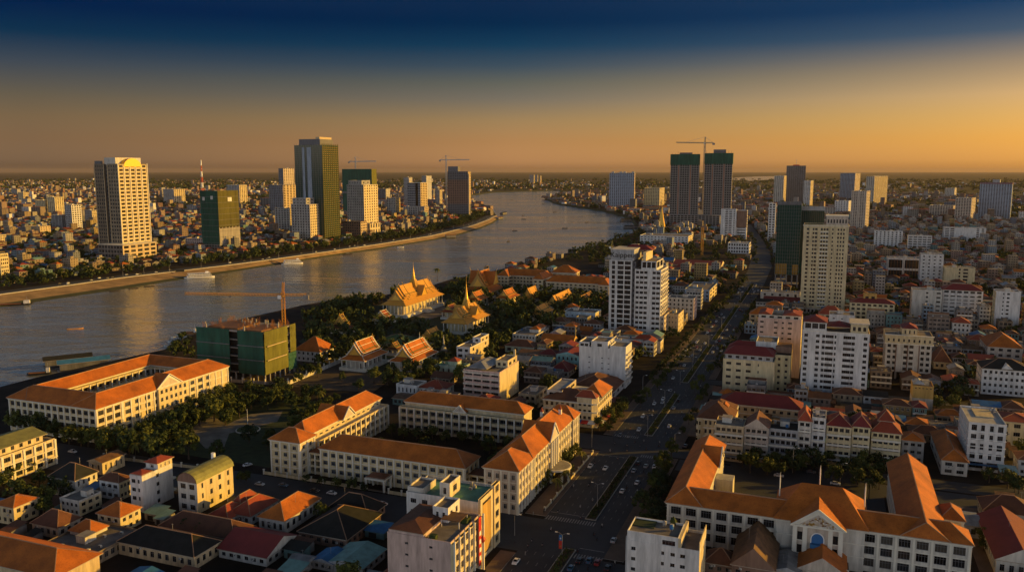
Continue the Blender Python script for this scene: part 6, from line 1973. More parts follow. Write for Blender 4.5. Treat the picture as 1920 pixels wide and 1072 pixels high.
for i in range(60):
    a, b = r.uniform(-x + 1, x - 1), r.uniform(-y + 1, y - 1)
    q = r.random()
    T.one('rebar', lambda mb: [mb.bar((a + dx * .5, b + dy * .5, h - .6), (a + dx * .5 + r.uniform(-.2, .2), b + dy * .5, h + r.uniform(1.5, 4)), .14, 'rust') for dx in (-1, 1) for dy in (-1, 1)] if q < .75 else mb.box(a - .35, a + .35, b - .35, b + .35, h - .6, h + 2.8, 'concrete'))
T.mb('formwork').box(-x + 6, x * .1, -y + 5, y - 6, h - .6, h + .5, 'wood'); T.mb('formwork').box(x * .3, x - 5, -y + 4, y - 9, h - .6, h + .3, 'wood')
T.mb('parapet').box(-x, x, -y - .1, -y + .2, h - .6, h + .2, 'concrete'); T.mb('parapet').box(x - .2, x + .1, -y, y, h - .6, h + .2, 'concrete')
T.done()
# ------------------------------------------------------------ naming helper: says which one by what it stands next to
_LM = [('the golden hotel tower', GU(232, 490)), ('the scaffolded green building', GU(412, 472)), ('the tallest glass tower', GU(609, 450)), ('the white hotel', GU(684, 440)), ('the blue striped tower', GU(789, 405)),
       ('the brown unfinished tower', GU(878, 406)), ('the yellow waterfront block', GU(5, 515)), ('the pink hotel', GU(381, 468)), ('the netted twin towers', GU(1320, 425)), ('the dark slab tower', GU(1500, 378)),
       ('the slim beige tower', GU(1620, 432)), ('the red capped tower', GU(1870, 414)), ('the cream tower', GU(1545, 590)), ('the dark glass tower', GU(1470, 545)), ('the lettered tower', GU(1195, 625)),
       ('the white ten storey block', GU(1568, 745)), ('the maroon mansard hotel', GU(1405, 735)), ('the pedimented school', (330, 0)), ('the white six storey block', GU(1850, 880)), ('the white balcony hotel', GU(1790, 600)),
       ('the yellow school', GU(1636, 605)), ('the cream seven storey block', GU(1706, 710)), ('the stepped white blocks', GU(1770, 540)), ('the colonnaded school', (345, -180)), ('the courtyard school', (350, -375)),
       ('the throne hall', GU(775, 590)), ('the golden pavilion', GU(875, 625)), ('the riverside school', GU(1040, 545)), ('the netted building site', GU(460, 710)), ('the white blank block', GU(1130, 725)),
       ('the orange temple roofs', GU(730, 690)), ('the curved roof house', GU(380, 960)), ('the pink terrace block', GU(810, 1100)), ('the white corner house', GU(1250, 1110)), ('the shophouse row', GU(1500, 860)),
       ('the boulevard bend', GU(1420, 500)), ('the white louvred tower', GU(1366, 449)), ('the yellow slim house', GU(1731, 765)), ('the balcony apartments', GU(920, 755)), ('the corner building', GU(1118, 800)), ('the river bend', GU(1000, 370)), ('the grey twin tone slab', GU(1166, 391))]
_used = {}
ORD = ['', 'second ', 'third ', 'fourth ', 'fifth ', 'sixth ', 'seventh ', 'eighth ', 'ninth ', 'tenth ', 'eleventh ', 'twelfth ', 'thirteenth ', 'fourteenth ', 'fifteenth ', 'sixteenth ', 'seventeenth ', 'eighteenth ', 'nineteenth ', 'twentieth ',
       'twenty first ', 'twenty second ', 'twenty third ', 'twenty fourth ', 'twenty fifth ', 'twenty sixth ', 'twenty seventh ', 'twenty eighth ', 'twenty ninth ', 'thirtieth ']


def say(kind, u, v):
    best = min(_LM, key=lambda l: (l[1][0] - u) ** 2 + (l[1][1] - v) ** 2)
    du, dv = u - best[1][0], v - best[1][1]
    rel = ('behind' if du > 0 else 'before') if abs(du) > abs(dv) else ('right of' if dv > 0 else 'left of')
    return kind, rel, best[0], math.hypot(du, dv)


def label_all(items):
    """items: (object, kind phrase, u, v). Things of one phrase on one side of one landmark are counted outward from it"""
    groups = {}
    for o, kind, u, v in items:
        k, rel, lm, d = say(kind, u, v)
        groups.setdefault((k, rel, lm), []).append((d, o))
    for (k, rel, lm), g in groups.items():
        g.sort(key=lambda t: t[0])
        for i, (d, o) in enumerate(g):
            if len(g) == 1:
                o['label'] = f'{k} {rel} {lm}'
            elif i == 0:
                o['label'] = f'{k} {rel} {lm}, nearest'
            else:
                o['label'] = f'{k} {rel} {lm}, {ORD[min(i, 29)]}away'


# ------------------------------------------------------------ which ground is free
river_uv = [UV(p) for p in shore]


def in_poly(u, v, poly):
    c = False
    j = len(poly) - 1
    for i in range(len(poly)):
        a, b = poly[i], poly[j]
        if (a[1] > v) != (b[1] > v) and u < (b[0] - a[0]) * (v - a[1]) / (b[1] - a[1]) + a[0]:
            c = not c
        j = i
    return c


PARKS = [[GU(*p) for p in q] for q in (
    [(548, 640), (545, 715), (700, 735), (830, 700), (850, 655), (930, 690), (965, 635), (1000, 600), (1090, 575), (1130, 545), (930, 505), (760, 540), (640, 575)],
    [(440, 840), (400, 905), (240, 855), (440, 690), (560, 690), (730, 690), (760, 735), (700, 760), (560, 800), (520, 880)],
    [(330, 650), (370, 700), (540, 720), (560, 590)], [(-200, 780), (20, 760), (280, 690), (370, 700), (560, 640), (700, 600), (760, 545), (620, 560), (560, 575), (338, 640), (0, 735), (-300, 800)],
    [(1060, 478), (1130, 500), (1145, 540), (1000, 505)], [(1270, 470), (1300, 520), (1400, 500), (1400, 450)], [(1380, 870), (1700, 905), (1690, 850), (1380, 842)], [(1185, 1010), (1250, 1010), (1260, 840), (1225, 880)])]
PARKS.append([(296, -245), (296, -100), (410, -100), (410, -245)])
PARKS += [[GU(*p) for p in q] for q in ([(545, 680), (700, 680), (740, 700), (740, 745), (560, 760)], [(420, 830), (540, 790), (545, 890), (430, 905)])]
PARKS.append([GU(*p) for p in ((1095, 458), (1205, 428), (1222, 452), (1150, 500), (1060, 490))])
PARKS.append([(292, -64), (292, 62), (392, 62), (392, -64)])
ROADS = [(120, 1075, VL - 7, VR + 7), (271, 305, -425, VL), (391, 418, -150, VL), (260, 278, VR, 125), (393, 411, VR, 165), (543, 559, VR, 125)]
bend = [(1070, VL - 8)] + far_l + list(reversed(far_r)) + [(1070, VR + 8)]
promz = [UV(p) for p in shift_out(top, 78)]
grid = {}


def free(u, v, hu, hv):
    for (a, b, c, d) in ROADS:
        if a - hu < u < b + hu and c - hv < v < d + hv:
            return False
    for (a, b, c, d) in OCC:
        if a - hu - 1 < u < b + hu + 1 and c - hv - 1 < v < d + hv + 1:
            return False
    for q in ((u - hu, v - hv), (u + hu, v - hv), (u - hu, v + hv), (u + hu, v + hv)):
        if in_poly(*q, river_uv) or in_poly(*q, promband):
            return False
        if u > 1000 and in_poly(*q, bend):
            return False
    if 298 < u < 830 and -790 < v < -238:
        return False
    for p in PARKS:
        if in_poly(u, v, p):
            return False
    return True


promband = [UV(p) for p in top] + list(reversed(promz))


def inview(u, v, m=60):
    x, y = XY(u, v)
    if y < 120:
        return False
    px, py = PJ(x, y, 6)
    return -m < px < 1920 + m and py < 1072 + m


# ------------------------------------------------------------ houses that fill the blocks between
KINDS = ['hip', 'hip', 'hip', 'flat', 'flat', 'shed', 'gable', 'gable']
WK = ['white', 'white', 'offwhite', 'offwhite', 'cream', 'cream', 'sand', 'beige', 'beige', 'paleyellow', 'pink', 'grey', 'grey', 'offwhite', 'white', 'paleblue', 'bluegrey', 'beige', 'sand', 'aqua']
RK = ['tile_red', 'tile_maroon', 'tile_brown', 'tile_orange', 'tile_brown', 'tile_brown', 'tin_rust', 'tin_grey', 'tin_dark', 'tin_blue', 'tin_aqua']
CW = dict(white='white', offwhite='off white', cream='cream', sand='tan', beige='beige', paleyellow='pale yellow', pink='pinkish', grey='grey', paleblue='pale blue', aqua='turquoise', yellow='yellow', bluegrey='blue grey')
CR = dict(tile_red='red tile', tile_maroon='maroon tile', tile_brown='brown tile', tile_orange='orange tile', tin_rust='rusty sheet', tin_grey='grey sheet', tin_dark='dark sheet', tin_blue='blue sheet', tin_aqua='pale green sheet')
NUM = {1: 'one', 2: 'two', 3: 'three', 4: 'four', 5: 'five', 6: 'six', 7: 'seven', 8: 'eight'}
cands = []
r = random.Random(21)
u = 150.0
while u < 2600:
    step = r.uniform(15, 19) if u < 1200 else r.uniform(17, 22)
    v = -2100.0 + r.uniform(0, 10)
    street_u = int(u / 70) != int((u + step) / 70)
    while v < 2000:
        w = r.uniform(7, 17)
        gap = 0.5 if r.random() < .72 else r.uniform(3, 8)
        if inview(u, v):
            cands.append((u + r.uniform(-1.2, 1.2), v + w / 2, r.uniform(.72, .95) * (step - 2), w))
        v += w + gap
    u += step + (7 if street_u else 0)
spots = []
for u, v, d, w in cands:
    if free(u, v, d / 2, w / 2):
        spots.append((u, v, d, w))
spots.sort(key=lambda s: s[0] ** 2 + s[1] ** 2)
NEAR = 290
items = []
PLOTS = []


def storeys(v, u):
    q = r.random()
    big = -60 < v < 700
    return r.choice([1, 1, 1, 2, 2, 2, 3]) if q < (.76 if big else (.84 if v > -850 else .90)) else (r.choice([3, 4, 4, 5]) if q < .965 else r.choice([5, 6, 7]))


free_after = []
for i, (u, v, d, w) in enumerate(spots):
    if r.random() < (.25 if v > -60 else .30):
        free_after.append((u, v))
        continue
    ns = storeys(v, u)
    if u < 320:
        ns = min(ns, 2)
    elif u < 760:
        ns = min(ns, 3 if r.random() < .4 else 2)
    kind = r.choice(KINDS)
    if ns > 4:
        kind = 'flat'
    if kind == 'shed':
        ns = 1
    rk = r.choice(RK[:6]) if kind in ('hip',) else (r.choice(RK[6:]) if kind == 'shed' else r.choice(RK))
    PLOTS.append((u, v, d, w, ns, kind, r.choice(WK), rk))
for i, (u, v, d, w, ns, kind, k, rk) in enumerate(PLOTS[:NEAR]):
    h = ns * 3.5 + .4
    nm = {'hip': 'hip_roof_house', 'flat': 'flat_roof_house', 'shed': 'sheet_roof_shed', 'gable': 'gable_roof_house'}[kind]
    T = Thing(u, v, nm, None, 'house' if kind != 'shed' else 'shed')
    x, y = w / 2, d / 2
    fc = 'SE' if v < 0 else 'SW'
    T.block(-x, x, -y, y, 0, h, 'old_' + k, n=(max(2, round(w / 3)), max(2, round(d / 4))), rows=ns, ww=r.choice([.4, .5, .62, .75]), hh=r.choice([.42, .5, .6]), st=r.choice(['d', 'd', 'g', 'w']), faces=fc, roof='roof_flat' if kind == 'flat' else None,
            depth=r.choice([.2, .25, .8]), par=r.choice([.5, .9, .9, 1.2]))
    if kind == 'flat':
        T.clutter(-x + .5, x - .5, -y + .5, y - .5, h, r.randint(1, 3), hut=r.random() < .7, k='old_' + k, r=r)
        if r.random() < .35:
            T.mb('terrace_roof').hip(-x + .4, x - .4, 0, y - .4, h + 2.6, .8, rk, over=.2, gable=True); T.mb('terrace_room').box(-x + .5, x - .5, .1, y - .5, h, h + 2.6, 'old_' + k)
        desc = f'{NUM[min(ns, 8)]} storey {CW[k]} flat roofed house,'
    elif kind == 'hip':
        T.mb('roof').hip(-x, x, -y, y, h, min(w, d) * r.uniform(.2, .3), rk, over=.6, ridge='ridge')
        desc = f'{CW[k]} house, {CR[rk]} hip roof,'
    elif kind == 'gable':
        T.mb('roof').hip(-x, x, -y, y, h, min(w, d) * r.uniform(.16, .28), rk, over=.5, gable=True, wall='old_' + k)
        desc = f'{CW[k]} house, {CR[rk]} gable roof,'
    else:
        T.mb('roof').hip(-x, x, -y, y, h, 1.2, rk, over=.6, gable=True, wall='old_' + k)
        desc = f'low {CW[k]} shed, {CR[rk]} roof,'
    if ns > 1 and r.random() < .5:
        for q in range(1, ns):
            T.one('balcony', lambda mb: (mb.box(-x + .1, x - .1, -y - 1.0, -y - .02, q * h / ns - .1, q * h / ns + .05, 'concrete'), mb.box(-x + .1, x - .1, -y - 1.05, -y - .95, q * h / ns + .05, q * h / ns + .9, 'trim')))
    T.done()
    T.e['group'] = {'hip': 'hip roofed houses of the town blocks', 'flat': 'flat roofed houses of the town blocks', 'shed': 'sheet roofed sheds of the town blocks', 'gable': 'gable roofed houses of the town blocks'}[kind]
    items.append((T.e, desc, u, v))
# lean-tos, sheds and yards squeezed between the near houses
k_ = 0
for _ in range(1500):
    u, v = r.uniform(205, 560), r.uniform(-330, 330)
    if u > 330 and v < -100:
        continue
    w, d = r.uniform(4, 9), r.uniform(4, 9)
    if not inview(u, v, 20) or not free(u, v, d / 2 - 1, w / 2 - 1):
        continue
    occ(u - d / 2 + .4, u + d / 2 - .4, v - w / 2 + .4, v + w / 2 - .4)
    T = Thing(u, v, 'lean_to_shed', None, 'shed', 'lean-to sheds squeezed between houses')
    h, x, y, rk, k = r.uniform(2.6, 5), w / 2, d / 2, r.choice(RK[4:]), r.choice(['old_white', 'old_offwhite', 'old_grey', 'old_sand', 'brown', 'old_aqua'])
    T.mb('wall').box(-x, x, -y, y, 0, h, k)
    T.mb('roof').face([(-x - .5, -y - .6, h - .1), (x + .5, -y - .6, h - .1), (x + .5, y + .4, h + 1.1), (-x - .5, y + .4, h + 1.1)], rk)
    T.mb('opening').box(-x * .6, x * .2, -y - .05, -y - .01, .1, 2.2, 'dark_void')
    T.done()
    items.append((T.e, f'small shed, sloping {CR[rk]} roof,', u, v))
    k_ += 1
    if k_ > 130:
        break
label_all(items)
# the rest of the town, past what can be told apart: one body of houses
mb = MB()
for (u, v, d, w, ns, kind, k, rk) in PLOTS[NEAR:]:
    h = ns * 3.4
    x, y = XY(u, v)
    base = len(mb.v)
    t = MB()
    hw, hd = w / 2, d / 2
    k = 'old_' + k
    t.box(-hw, hw, -hd, hd, 0, h, k, 'roof_flat')
    if kind != 'flat':
        t.hip(-hw, hw, -hd, hd, h, min(w, d) * .24, rk, over=.5, gable=kind != 'hip', wall=k)
    elif r.random() < .6:
        a, b = r.uniform(-hw, 0), r.uniform(-hd, 0)
        t.box(a, a + hw * .8, b, b + hd * .8, h, h + 2.6, k, 'roof_flat')
    nc = max(2, round(w / 3.2))
    for q in range(ns):
        z = h * (q + .3) / ns
        for c in range(nc):
            a = -hw + w * (c + .5) / nc
            g = w / nc * .27
            t.face([(a - g, -hd - .06, z), (a + g, -hd - .06, z), (a + g, -hd - .06, z + 1.5), (a - g, -hd - .06, z + 1.5)], 'dark_void')
        if u < 1700:
            for c in range(3):
                b = -hd + d * (c + .5) / 3
                s_ = 1 if v < 0 else -1
                t.face([(s_ * (hw + .06), b - .7, z), (s_ * (hw + .06), b + .7, z), (s_ * (hw + .06), b + .7, z + 1.5), (s_ * (hw + .06), b - .7, z + 1.5)], 'dark_void')
    a_ = TH + (r.gauss(0, .05) if v > -860 else .10 * math.sin(v * .004) + r.gauss(0, .10))
    ca, sa = math.cos(-a_), math.sin(-a_)
    for p in t.v:
        mb.v.append((x + ca * p[0] - sa * p[1], y + sa * p[0] + ca * p[1], p[2]))
    for f, m_ in zip(t.f, t.m):
        mb.f.append(tuple(base + i for i in f))
        mb.m.append(mb.mi(t.k[m_]))
link('town_houses', mb.build('town_houses'), kind='stuff', label='closely packed houses of the town beyond the nearer streets', category='houses')

# far town: blocks fading into the plain on both sides of the river
mb = MB()
r = random.Random(5)
N_FAR = 15000
cnt = 0
FK = ['old_white', 'white', 'old_offwhite', 'old_cream', 'old_sand', 'old_beige', 'old_pink', 'old_grey', 'old_bluegrey', 'brown', 'brown']
FR = ['tile_red', 'tile_brown', 'tile_maroon', 'tin_grey', 'tin_rust', 'roof_flat', 'roof_flat', 'tile_orange', 'tin_dark']
river_xy = shore
while cnt < N_FAR:
    y = 2300 + (r.random() ** 1.9) * 9500
    x = r.uniform(-.68, .68) * y
    cnt += 1
    if y > 9000 and r.random() < .5 or y > 5000 and x > 800 and r.random() < .72:
        continue
    if math.sin(x * .0021 + 1.3) * math.sin(y * .0013 + x * .0004) > .45 and r.random() < .8:
        continue
    if in_poly(x, y, river_xy) if y < 6400 else False:
        continue
    u, v = UV((x, y))
    if u < 2600 and abs(v) < 2000:
        continue
    if any(a - 12 < u < b + 12 and c - 12 < v < d + 12 for a, b, c, d in OCC):
        continue
    if in_poly(u, v, bend) or in_poly(u, v, promband):
        continue
    w, d = (r.uniform(9, 24), r.uniform(9, 22)) if r.random() < .86 else (r.uniform(26, 58), r.uniform(16, 34))
    h = r.choice([4, 7, 7, 9, 11, 14]) if r.random() < .93 else r.uniform(16, 38)
    k, rk = r.choice(FK), r.choice(FR)
    a = TH + r.gauss(0, .25)
    ca, sa = math.cos(-a), math.sin(-a)
    base = len(mb.v)
    t = MB()
    t.box(-w / 2, w / 2, -d / 2, d / 2, 0, h, k, rk)
    if rk not in ('roof_flat', 'tin_grey') and h < 12:
        t.face([(-w / 2, -d / 2, h + .02), (w / 2, -d / 2, h + .02), (w / 2 - 3, 0, h + 3), (-w / 2 + 3, 0, h + 3)], rk)
        t.face([(w / 2, -d / 2, h + .02), (w / 2, d / 2, h + .02), (w / 2 - 3, 0, h + 3)], rk)
        t.face([(w / 2, d / 2, h + .02), (-w / 2, d / 2, h + .02), (-w / 2 + 3, 0, h + 3), (w / 2 - 3, 0, h + 3)], rk)
    if h > 12 and y < 6000:
        n_ = int(h / 3.6)
        for q in range(n_):
            z = h * (q + .35) / n_
            for c in range(4):
                p = -w / 2 + w * (c + .5) / 4
                t.face([(p - w * .08, -d / 2 - .1, z), (p + w * .08, -d / 2 - .1, z), (p + w * .08, -d / 2 - .1, z + 1.7), (p - w * .08, -d / 2 - .1, z + 1.7)], 'dark_void')
    for p in t.v:
        mb.v.append((x + ca * p[0] - sa * p[1], y + sa * p[0] + ca * p[1], p[2]))
    for f, m_ in zip(t.f, t.m):
        mb.f.append(tuple(base + i for i in f))
        mb.m.append(mb.mi(t.k[m_]))
link('distant_houses', mb.build('distant_houses'), kind='stuff', label='countless low houses scattered over the plain toward the horizon', category='houses')
# ------------------------------------------------------------ trees
def crown_mb(mb, seed, n_cl=16, n_leaf=34, R_=1.0, lobes=1.0, k='leaf', size=.15):
    """leaf clumps spread through an uneven crown of radius one; sky shows between them"""
    r = random.Random(seed)
    cl = []
    for i in range(n_cl):
        a = r.uniform(0, 2 * math.pi)
        zz = r.uniform(-.62, .95)
        rad = math.sqrt(max(0, 1 - zz * zz)) * r.uniform(.45, 1.0) * lobes
        cl.append((Vector((rad * math.cos(a), rad * math.sin(a), zz * .72)), r.uniform(.24, .42)))
    for c, q in cl:
        for j in range(n_leaf):
            d = Vector((r.gauss(0, 1), r.gauss(0, 1), r.gauss(0, 1))).normalized()
            p = c + d * q * r.uniform(.65, 1.05)
            n = (d + Vector((r.gauss(0, .5), r.gauss(0, .5), r.gauss(0, .5) + .35))).normalized()
            t = n.cross(Vector((r.gauss(0, 1), r.gauss(0, 1), r.gauss(0, 1)))).normalized()
            b = n.cross(t)
            s = size * r.uniform(.55, 1.2)
            mb.face([tuple((p - t * s) * R_), tuple((p - b * s * .6) * R_), tuple((p + t * s) * R_), tuple((p + b * s * .6) * R_)], k)


def trunk_mb(mb, seed, h=1.0):
    r = random.Random(seed)
    mb.lathe(0, 0, [(.085, -1.25), (.06, -.9), (.045, -.35)], 'bark', 7)
    for i in range(5):
        a = i * 1.26 + r.uniform(-.3, .3)
        mb.bar((0, 0, -.6 + .07 * i), (.5 * math.cos(a), .5 * math.sin(a), r.uniform(-.1, .35)), .035, 'bark')


CROWNS, TRUNKS = [], []
for i in range(9):
    mb = MB()
    crown_mb(mb, 50 + i, n_cl=[14, 18, 22, 12, 16, 20, 15, 18, 13][i], n_leaf=40, lobes=[1, .85, 1.1, .75, 1, .95, 1.15, .9, .7][i], k='leaf' if i % 3 else 'leaf_dark')
    CROWNS.append(mb.build('crown'))
    mb = MB()
    trunk_mb(mb, i)
    TRUNKS.append(mb.build('trunk'))
# palm
mb = MB()
r = random.Random(4)
for i in range(20):
    a = i * 2.4 + r.uniform(-.2, .2)
    el_ = r.uniform(-.5, 1.0)
    L_ = r.uniform(.85, 1.1)
    prev = Vector((0, 0, 0))
    for q in range(5):
        f = (q + 1) / 5
        p = Vector((math.cos(a) * L_ * f, math.sin(a) * L_ * f, el_ * f * .7 - f * f * .85))
        side = Vector((-math.sin(a), math.cos(a), 0)) * .16 * (1 - f * .6)
        s0 = Vector((-math.sin(a), math.cos(a), 0)) * .16 * (1 - (f - .2) * .6)
        dz = Vector((0, 0, -.07))
        mb.face([tuple(prev), tuple(p), tuple(p + side + dz), tuple(prev + s0 + dz)], 'leaf_palm')
        mb.face([tuple(p), tuple(prev), tuple(prev - s0 + dz), tuple(p - side + dz)], 'leaf_palm')
        prev = p
FROND = mb.build('fronds')
mb = MB()
mb.lathe(0, 0, [(.09, 0), (.06, .3), (.05, 1.0)], 'bark', 7)
PTRUNK = mb.build('trunk')

TREES = []      # (u, v, radius, kind)
r = random.Random(31)


def scatter(poly, n, r0, r1, gap=.75, z=0, block=True):
    P = [GU(*p) for p in poly]
    us, vs = [p[0] for p in P], [p[1] for p in P]
    k = 0
    for _ in range(n * 30):
        u, v = r.uniform(min(us), max(us)), r.uniform(min(vs), max(vs))
        q = r.uniform(r0, r1)
        if not in_poly(u, v, P):
            continue
        if block and any(a - q * .3 < u < b + q * .3 and c - q * .3 < v < d + q * .3 for a, b, c, d in OCC):
            continue
        if any((u - t[0]) ** 2 + (v - t[1]) ** 2 < (gap * (q + t[2])) ** 2 for t in TREES[-140:]):
            continue
        if in_poly(u, v, river_uv):
            continue
        TREES.append((u, v, q, r.randrange(9)))
        k += 1
        if k >= n:
            break


def row(p, q, n, r0, r1, jit=2):
    a, b = GU(*p), GU(*q)
    for i in range(n):
        f = (i + .5) / n
        TREES.append((a[0] + (b[0] - a[0]) * f + r.uniform(-jit, jit), a[1] + (b[1] - a[1]) * f + r.uniform(-jit, jit), r.uniform(r0, r1), r.randrange(9)))


OCC_S = list(OCC)
# the courtyard school's garden, its front row and the street fence
scatter([(215, 850), (440, 745), (535, 735), (560, 770), (470, 770), (420, 800), (370, 800), (350, 815), (360, 850), (420, 860), (300, 880)], 46, 3.6, 6.4)
scatter([(420, 850), (520, 800), (535, 745), (640, 735), (640, 760), (530, 850), (440, 880)], 16, 3, 5)
row((20, 800), (215, 850), 15, 3.8, 6)
row((215, 845), (440, 742), 9, 3.2, 5.0)
# school garden inside the four wings
T_ = [(335 + r.uniform(0, 42), -212 + 7.5 * i + r.uniform(-3, 3), r.uniform(3, 4.6), r.randrange(9)) for i in range(11)] + [(372 + r.uniform(0, 8), -212 + 8 * i, r.uniform(2.6, 4), r.randrange(9)) for i in range(9)]
TREES += T_
row((560, 905), (700, 925), 5, 1.8, 2.6, 1)
# palace grounds
scatter([(560, 640), (640, 585), (720, 575), (700, 600), (660, 640), (600, 665)], 22, 5, 8.5)
scatter([(600, 650), (690, 600), (760, 612), (840, 640), (830, 668), (700, 660), (640, 690)], 40, 4.5, 8)
scatter([(830, 590), (870, 560), (960, 530), (1010, 545), (1080, 560), (1140, 575), (1060, 610), (960, 640), (900, 650), (925, 600)], 90, 5, 8.5, gap=.62)
scatter([(790, 560), (860, 535), (940, 525), (990, 530), (930, 548), (850, 560)], 40, 5, 8, gap=.6)
scatter([(560, 600), (640, 572), (735, 560), (760, 545), (700, 575), (600, 610)], 30, 5, 8, gap=.6)
scatter([(1070, 585), (1140, 560), (1140, 545), (1000, 540)], 22, 4.5, 7, gap=.6)
scatter([(830, 655), (925, 690), (965, 640), (900, 625)], 22, 4, 7, gap=.6)
scatter([(545, 660), (640, 690), (700, 735), (560, 735)], 10, 3, 5)
scatter([(690, 715), (800, 690), (870, 660), (840, 700), (740, 735)], 22, 3.5, 6)
scatter([(310, 660), (368, 640), (368, 690), (330, 680)], 6, 4, 7)
# boulevard
row((962, 925), (1085, 852), 9, 2.6, 3.8, 1.5)
row((985, 935), (1070, 885), 5, 2.4, 3.2, 1.5)
row((1118, 815), (1172, 760), 4, 3, 4.4, 1)
row((1200, 770), (1215, 745), 2, 3, 4, 1)
scatter([(1186, 1000), (1225, 905), (1248, 850), (1262, 850), (1240, 930), (1245, 1000)], 12, 3.4, 5.4, block=False)
row((1228, 735), (1300, 648), 9, 2.4, 3.6, 1)
row((1310, 628), (1400, 520), 16, 3, 4.6, 2)
row((1330, 600), (1385, 530), 10, 3, 5, 6)
row((1300, 745), (1420, 565), 16, 2.2, 3.6, 2)
row((1408, 440), (1420, 500), 8, 4, 6, 3)
row((1430, 440), (1455, 500), 8, 3, 5, 3)
scatter([(1272, 480), (1300, 520), (1400, 500), (1400, 455), (1330, 440)], 60, 4, 7, gap=.6)
scatter([(1095, 460), (1205, 432), (1222, 452), (1150, 500), (1060, 488)], 60, 4, 7, gap=.6)
for u in range(422, 900, 13):
    for v in (-105.5, -67.5):
        if r.random() < .75:
            TREES.append((u + r.uniform(-3, 3), v + r.uniform(-.6, .6), r.uniform(1.8, 3.2), r.randrange(9)))
# tree lined street between the shophouses and the pedimented school
scatter([(1375, 885), (1700, 900), (1690, 878), (1380, 850)], 20, 2.8, 4.6)
scatter([(1400, 905), (1500, 915), (1480, 880), (1400, 880)], 6, 3, 5)
scatter([(1580, 955), (1660, 960), (1660, 910), (1560, 905)], 8, 2.6, 4.4)
row((1330, 985), (1480, 1010), 7, 2.2, 3.4, 1.5)
row((1640, 1052), (1760, 1075), 7, 2.4, 3.6, 1.5)
row((1830, 1000), (1850, 1040), 3, 2, 3, 1)
row((1850, 905), (1930, 930), 4, 3, 4.6, 2)
# near left
scatter([(20, 960), (110, 985), (130, 920), (60, 905)], 6, 3.4, 5.2, block=False)
row((0, 905), (60, 885), 3, 2.6, 4, 1)
row((330, 1000), (390, 1010), 2, 2.4, 3.4, 1)
row((610, 985), (590, 955), 2, 2.6, 3.6, 1)
row((440, 905), (470, 900), 2, 2, 3, 1)
# right side gardens
scatter([(1560, 690), (1660, 740), (1660, 690), (1640, 660)], 9, 3, 5)
scatter([(1755, 660), (1850, 720), (1870, 690), (1790, 640)], 16, 3, 5.5)
scatter([(1600, 540), (1680, 560), (1660, 530), (1600, 520)], 10, 4, 6)
scatter([(1680, 620), (1720, 610), (1700, 560), (1680, 570)], 7, 4, 6)
scatter([(1720, 720), (1760, 800), (1830, 760), (1800, 700)], 12, 2.6, 4.2)
# far bank: along the promenade, and gardens behind it
pt = [UV(p) for p in shift_out(top, 46)]
for a, b in zip(pt[1:], pt[2:]):
    n_ = int(math.hypot(a[0] - b[0], a[1] - b[1]) / 6)
    for i in range(n_):
        f = (i + r.random()) / max(1, n_)
        if r.random() < .8:
            TREES.append((a[0] + (b[0] - a[0]) * f + r.uniform(-8, 8), a[1] + (b[1] - a[1]) * f + r.uniform(-24, 8), r.uniform(4.5, 8.5), r.randrange(9)))
scatter([(0, 540), (200, 510), (300, 490), (180, 480), (0, 500)], 34, 4, 7)
scatter([(720, 450), (860, 425), (920, 405), (890, 390), (860, 410), (730, 435)], 60, 4, 7.5)
scatter([(420, 490), (520, 470), (560, 455), (480, 460)], 22, 4, 6)
# right bank by the bend
scatter([(1055, 478), (1140, 500), (1180, 470), (1200, 445), (1150, 455), (1095, 470)], 30, 4, 7)
scatter([(1040, 372), (1100, 392), (1180, 410), (1220, 400), (1150, 385), (1060, 366)], 70, 5, 9)
# in the gaps left between houses
for (u, v) in free_after:
    for _ in range(r.choice([1, 1, 2]) if v > -850 and u < 700 else r.choice([2, 3, 4])):
        TREES.append((u + r.uniform(-5, 5), v + r.uniform(-4, 4), r.uniform(3, 6.0), r.randrange(9)))
PALMS = [GU(*p) for p in ((1629, 935), (672, 572), (700, 570), (716, 566), (1060, 905), (1045, 920), (985, 905), (1090, 868), (1660, 1050), (1780, 1040), (560, 800), (600, 755), (820, 528), (1130, 612), (255, 860))]
PH = [(9, 3), (9, 4), (8, 4), (9, 4), (6, 3), (6, 3), (6, 3), (6, 3), (7, 3), (6, 3), (7, 3.4), (7, 3.4), (17, 5), (7, 3), (8, 3.6)]
items = []
for (u, v), (h, q) in zip(PALMS, PH):
    x, y = XY(u, v)
    e = link('palm_tree', None, loc=(x, y, 0), rot=r.uniform(0, 6), category='palm tree', group='palm trees')
    link('trunk', PTRUNK, e, scale=(h * .35 if h < 12 else 4, h * .35 if h < 12 else 4, h))
    link('fronds', FROND, e, loc=(0, 0, h), scale=q)
    items.append((e, 'palm tree' if h < 12 else 'tall palm tree', u, v))
TREES = [t for t in TREES if inview(t[0], t[1], 20)]
TREES.sort(key=lambda t: t[0] ** 2 + t[1] ** 2)
for (u, v, q, k) in TREES[:285]:
    x, y = XY(u, v)
    hz = r.uniform(.8, 1.15)
    th = q * r.uniform(1.15, 1.4)
    e = link('tree', None, loc=(x, y, 0), rot=r.uniform(0, 6), category='tree', group='trees of the gardens and streets')
    link('trunk', TRUNKS[k], e, loc=(0, 0, th), scale=(q, q, th / 1.25))
    link('crown', CROWNS[k], e, loc=(0, 0, th), scale=(q, q, q * hz))
    items.append((e, ('large ' if q > 5 else ('small ' if q < 3 else '')) + ('dark green tree' if k % 3 == 0 else ('slender green tree' if k in (8, 7) else 'round green tree')), u, v))
label_all(items)
mb = MB()
VAR = []
for i in range(6):
    t = MB()
    crown_mb(t, 90 + i, n_cl=9, n_leaf=13, k='leaf' if i % 2 else 'leaf_dark', size=.26)
    VAR.append(t)
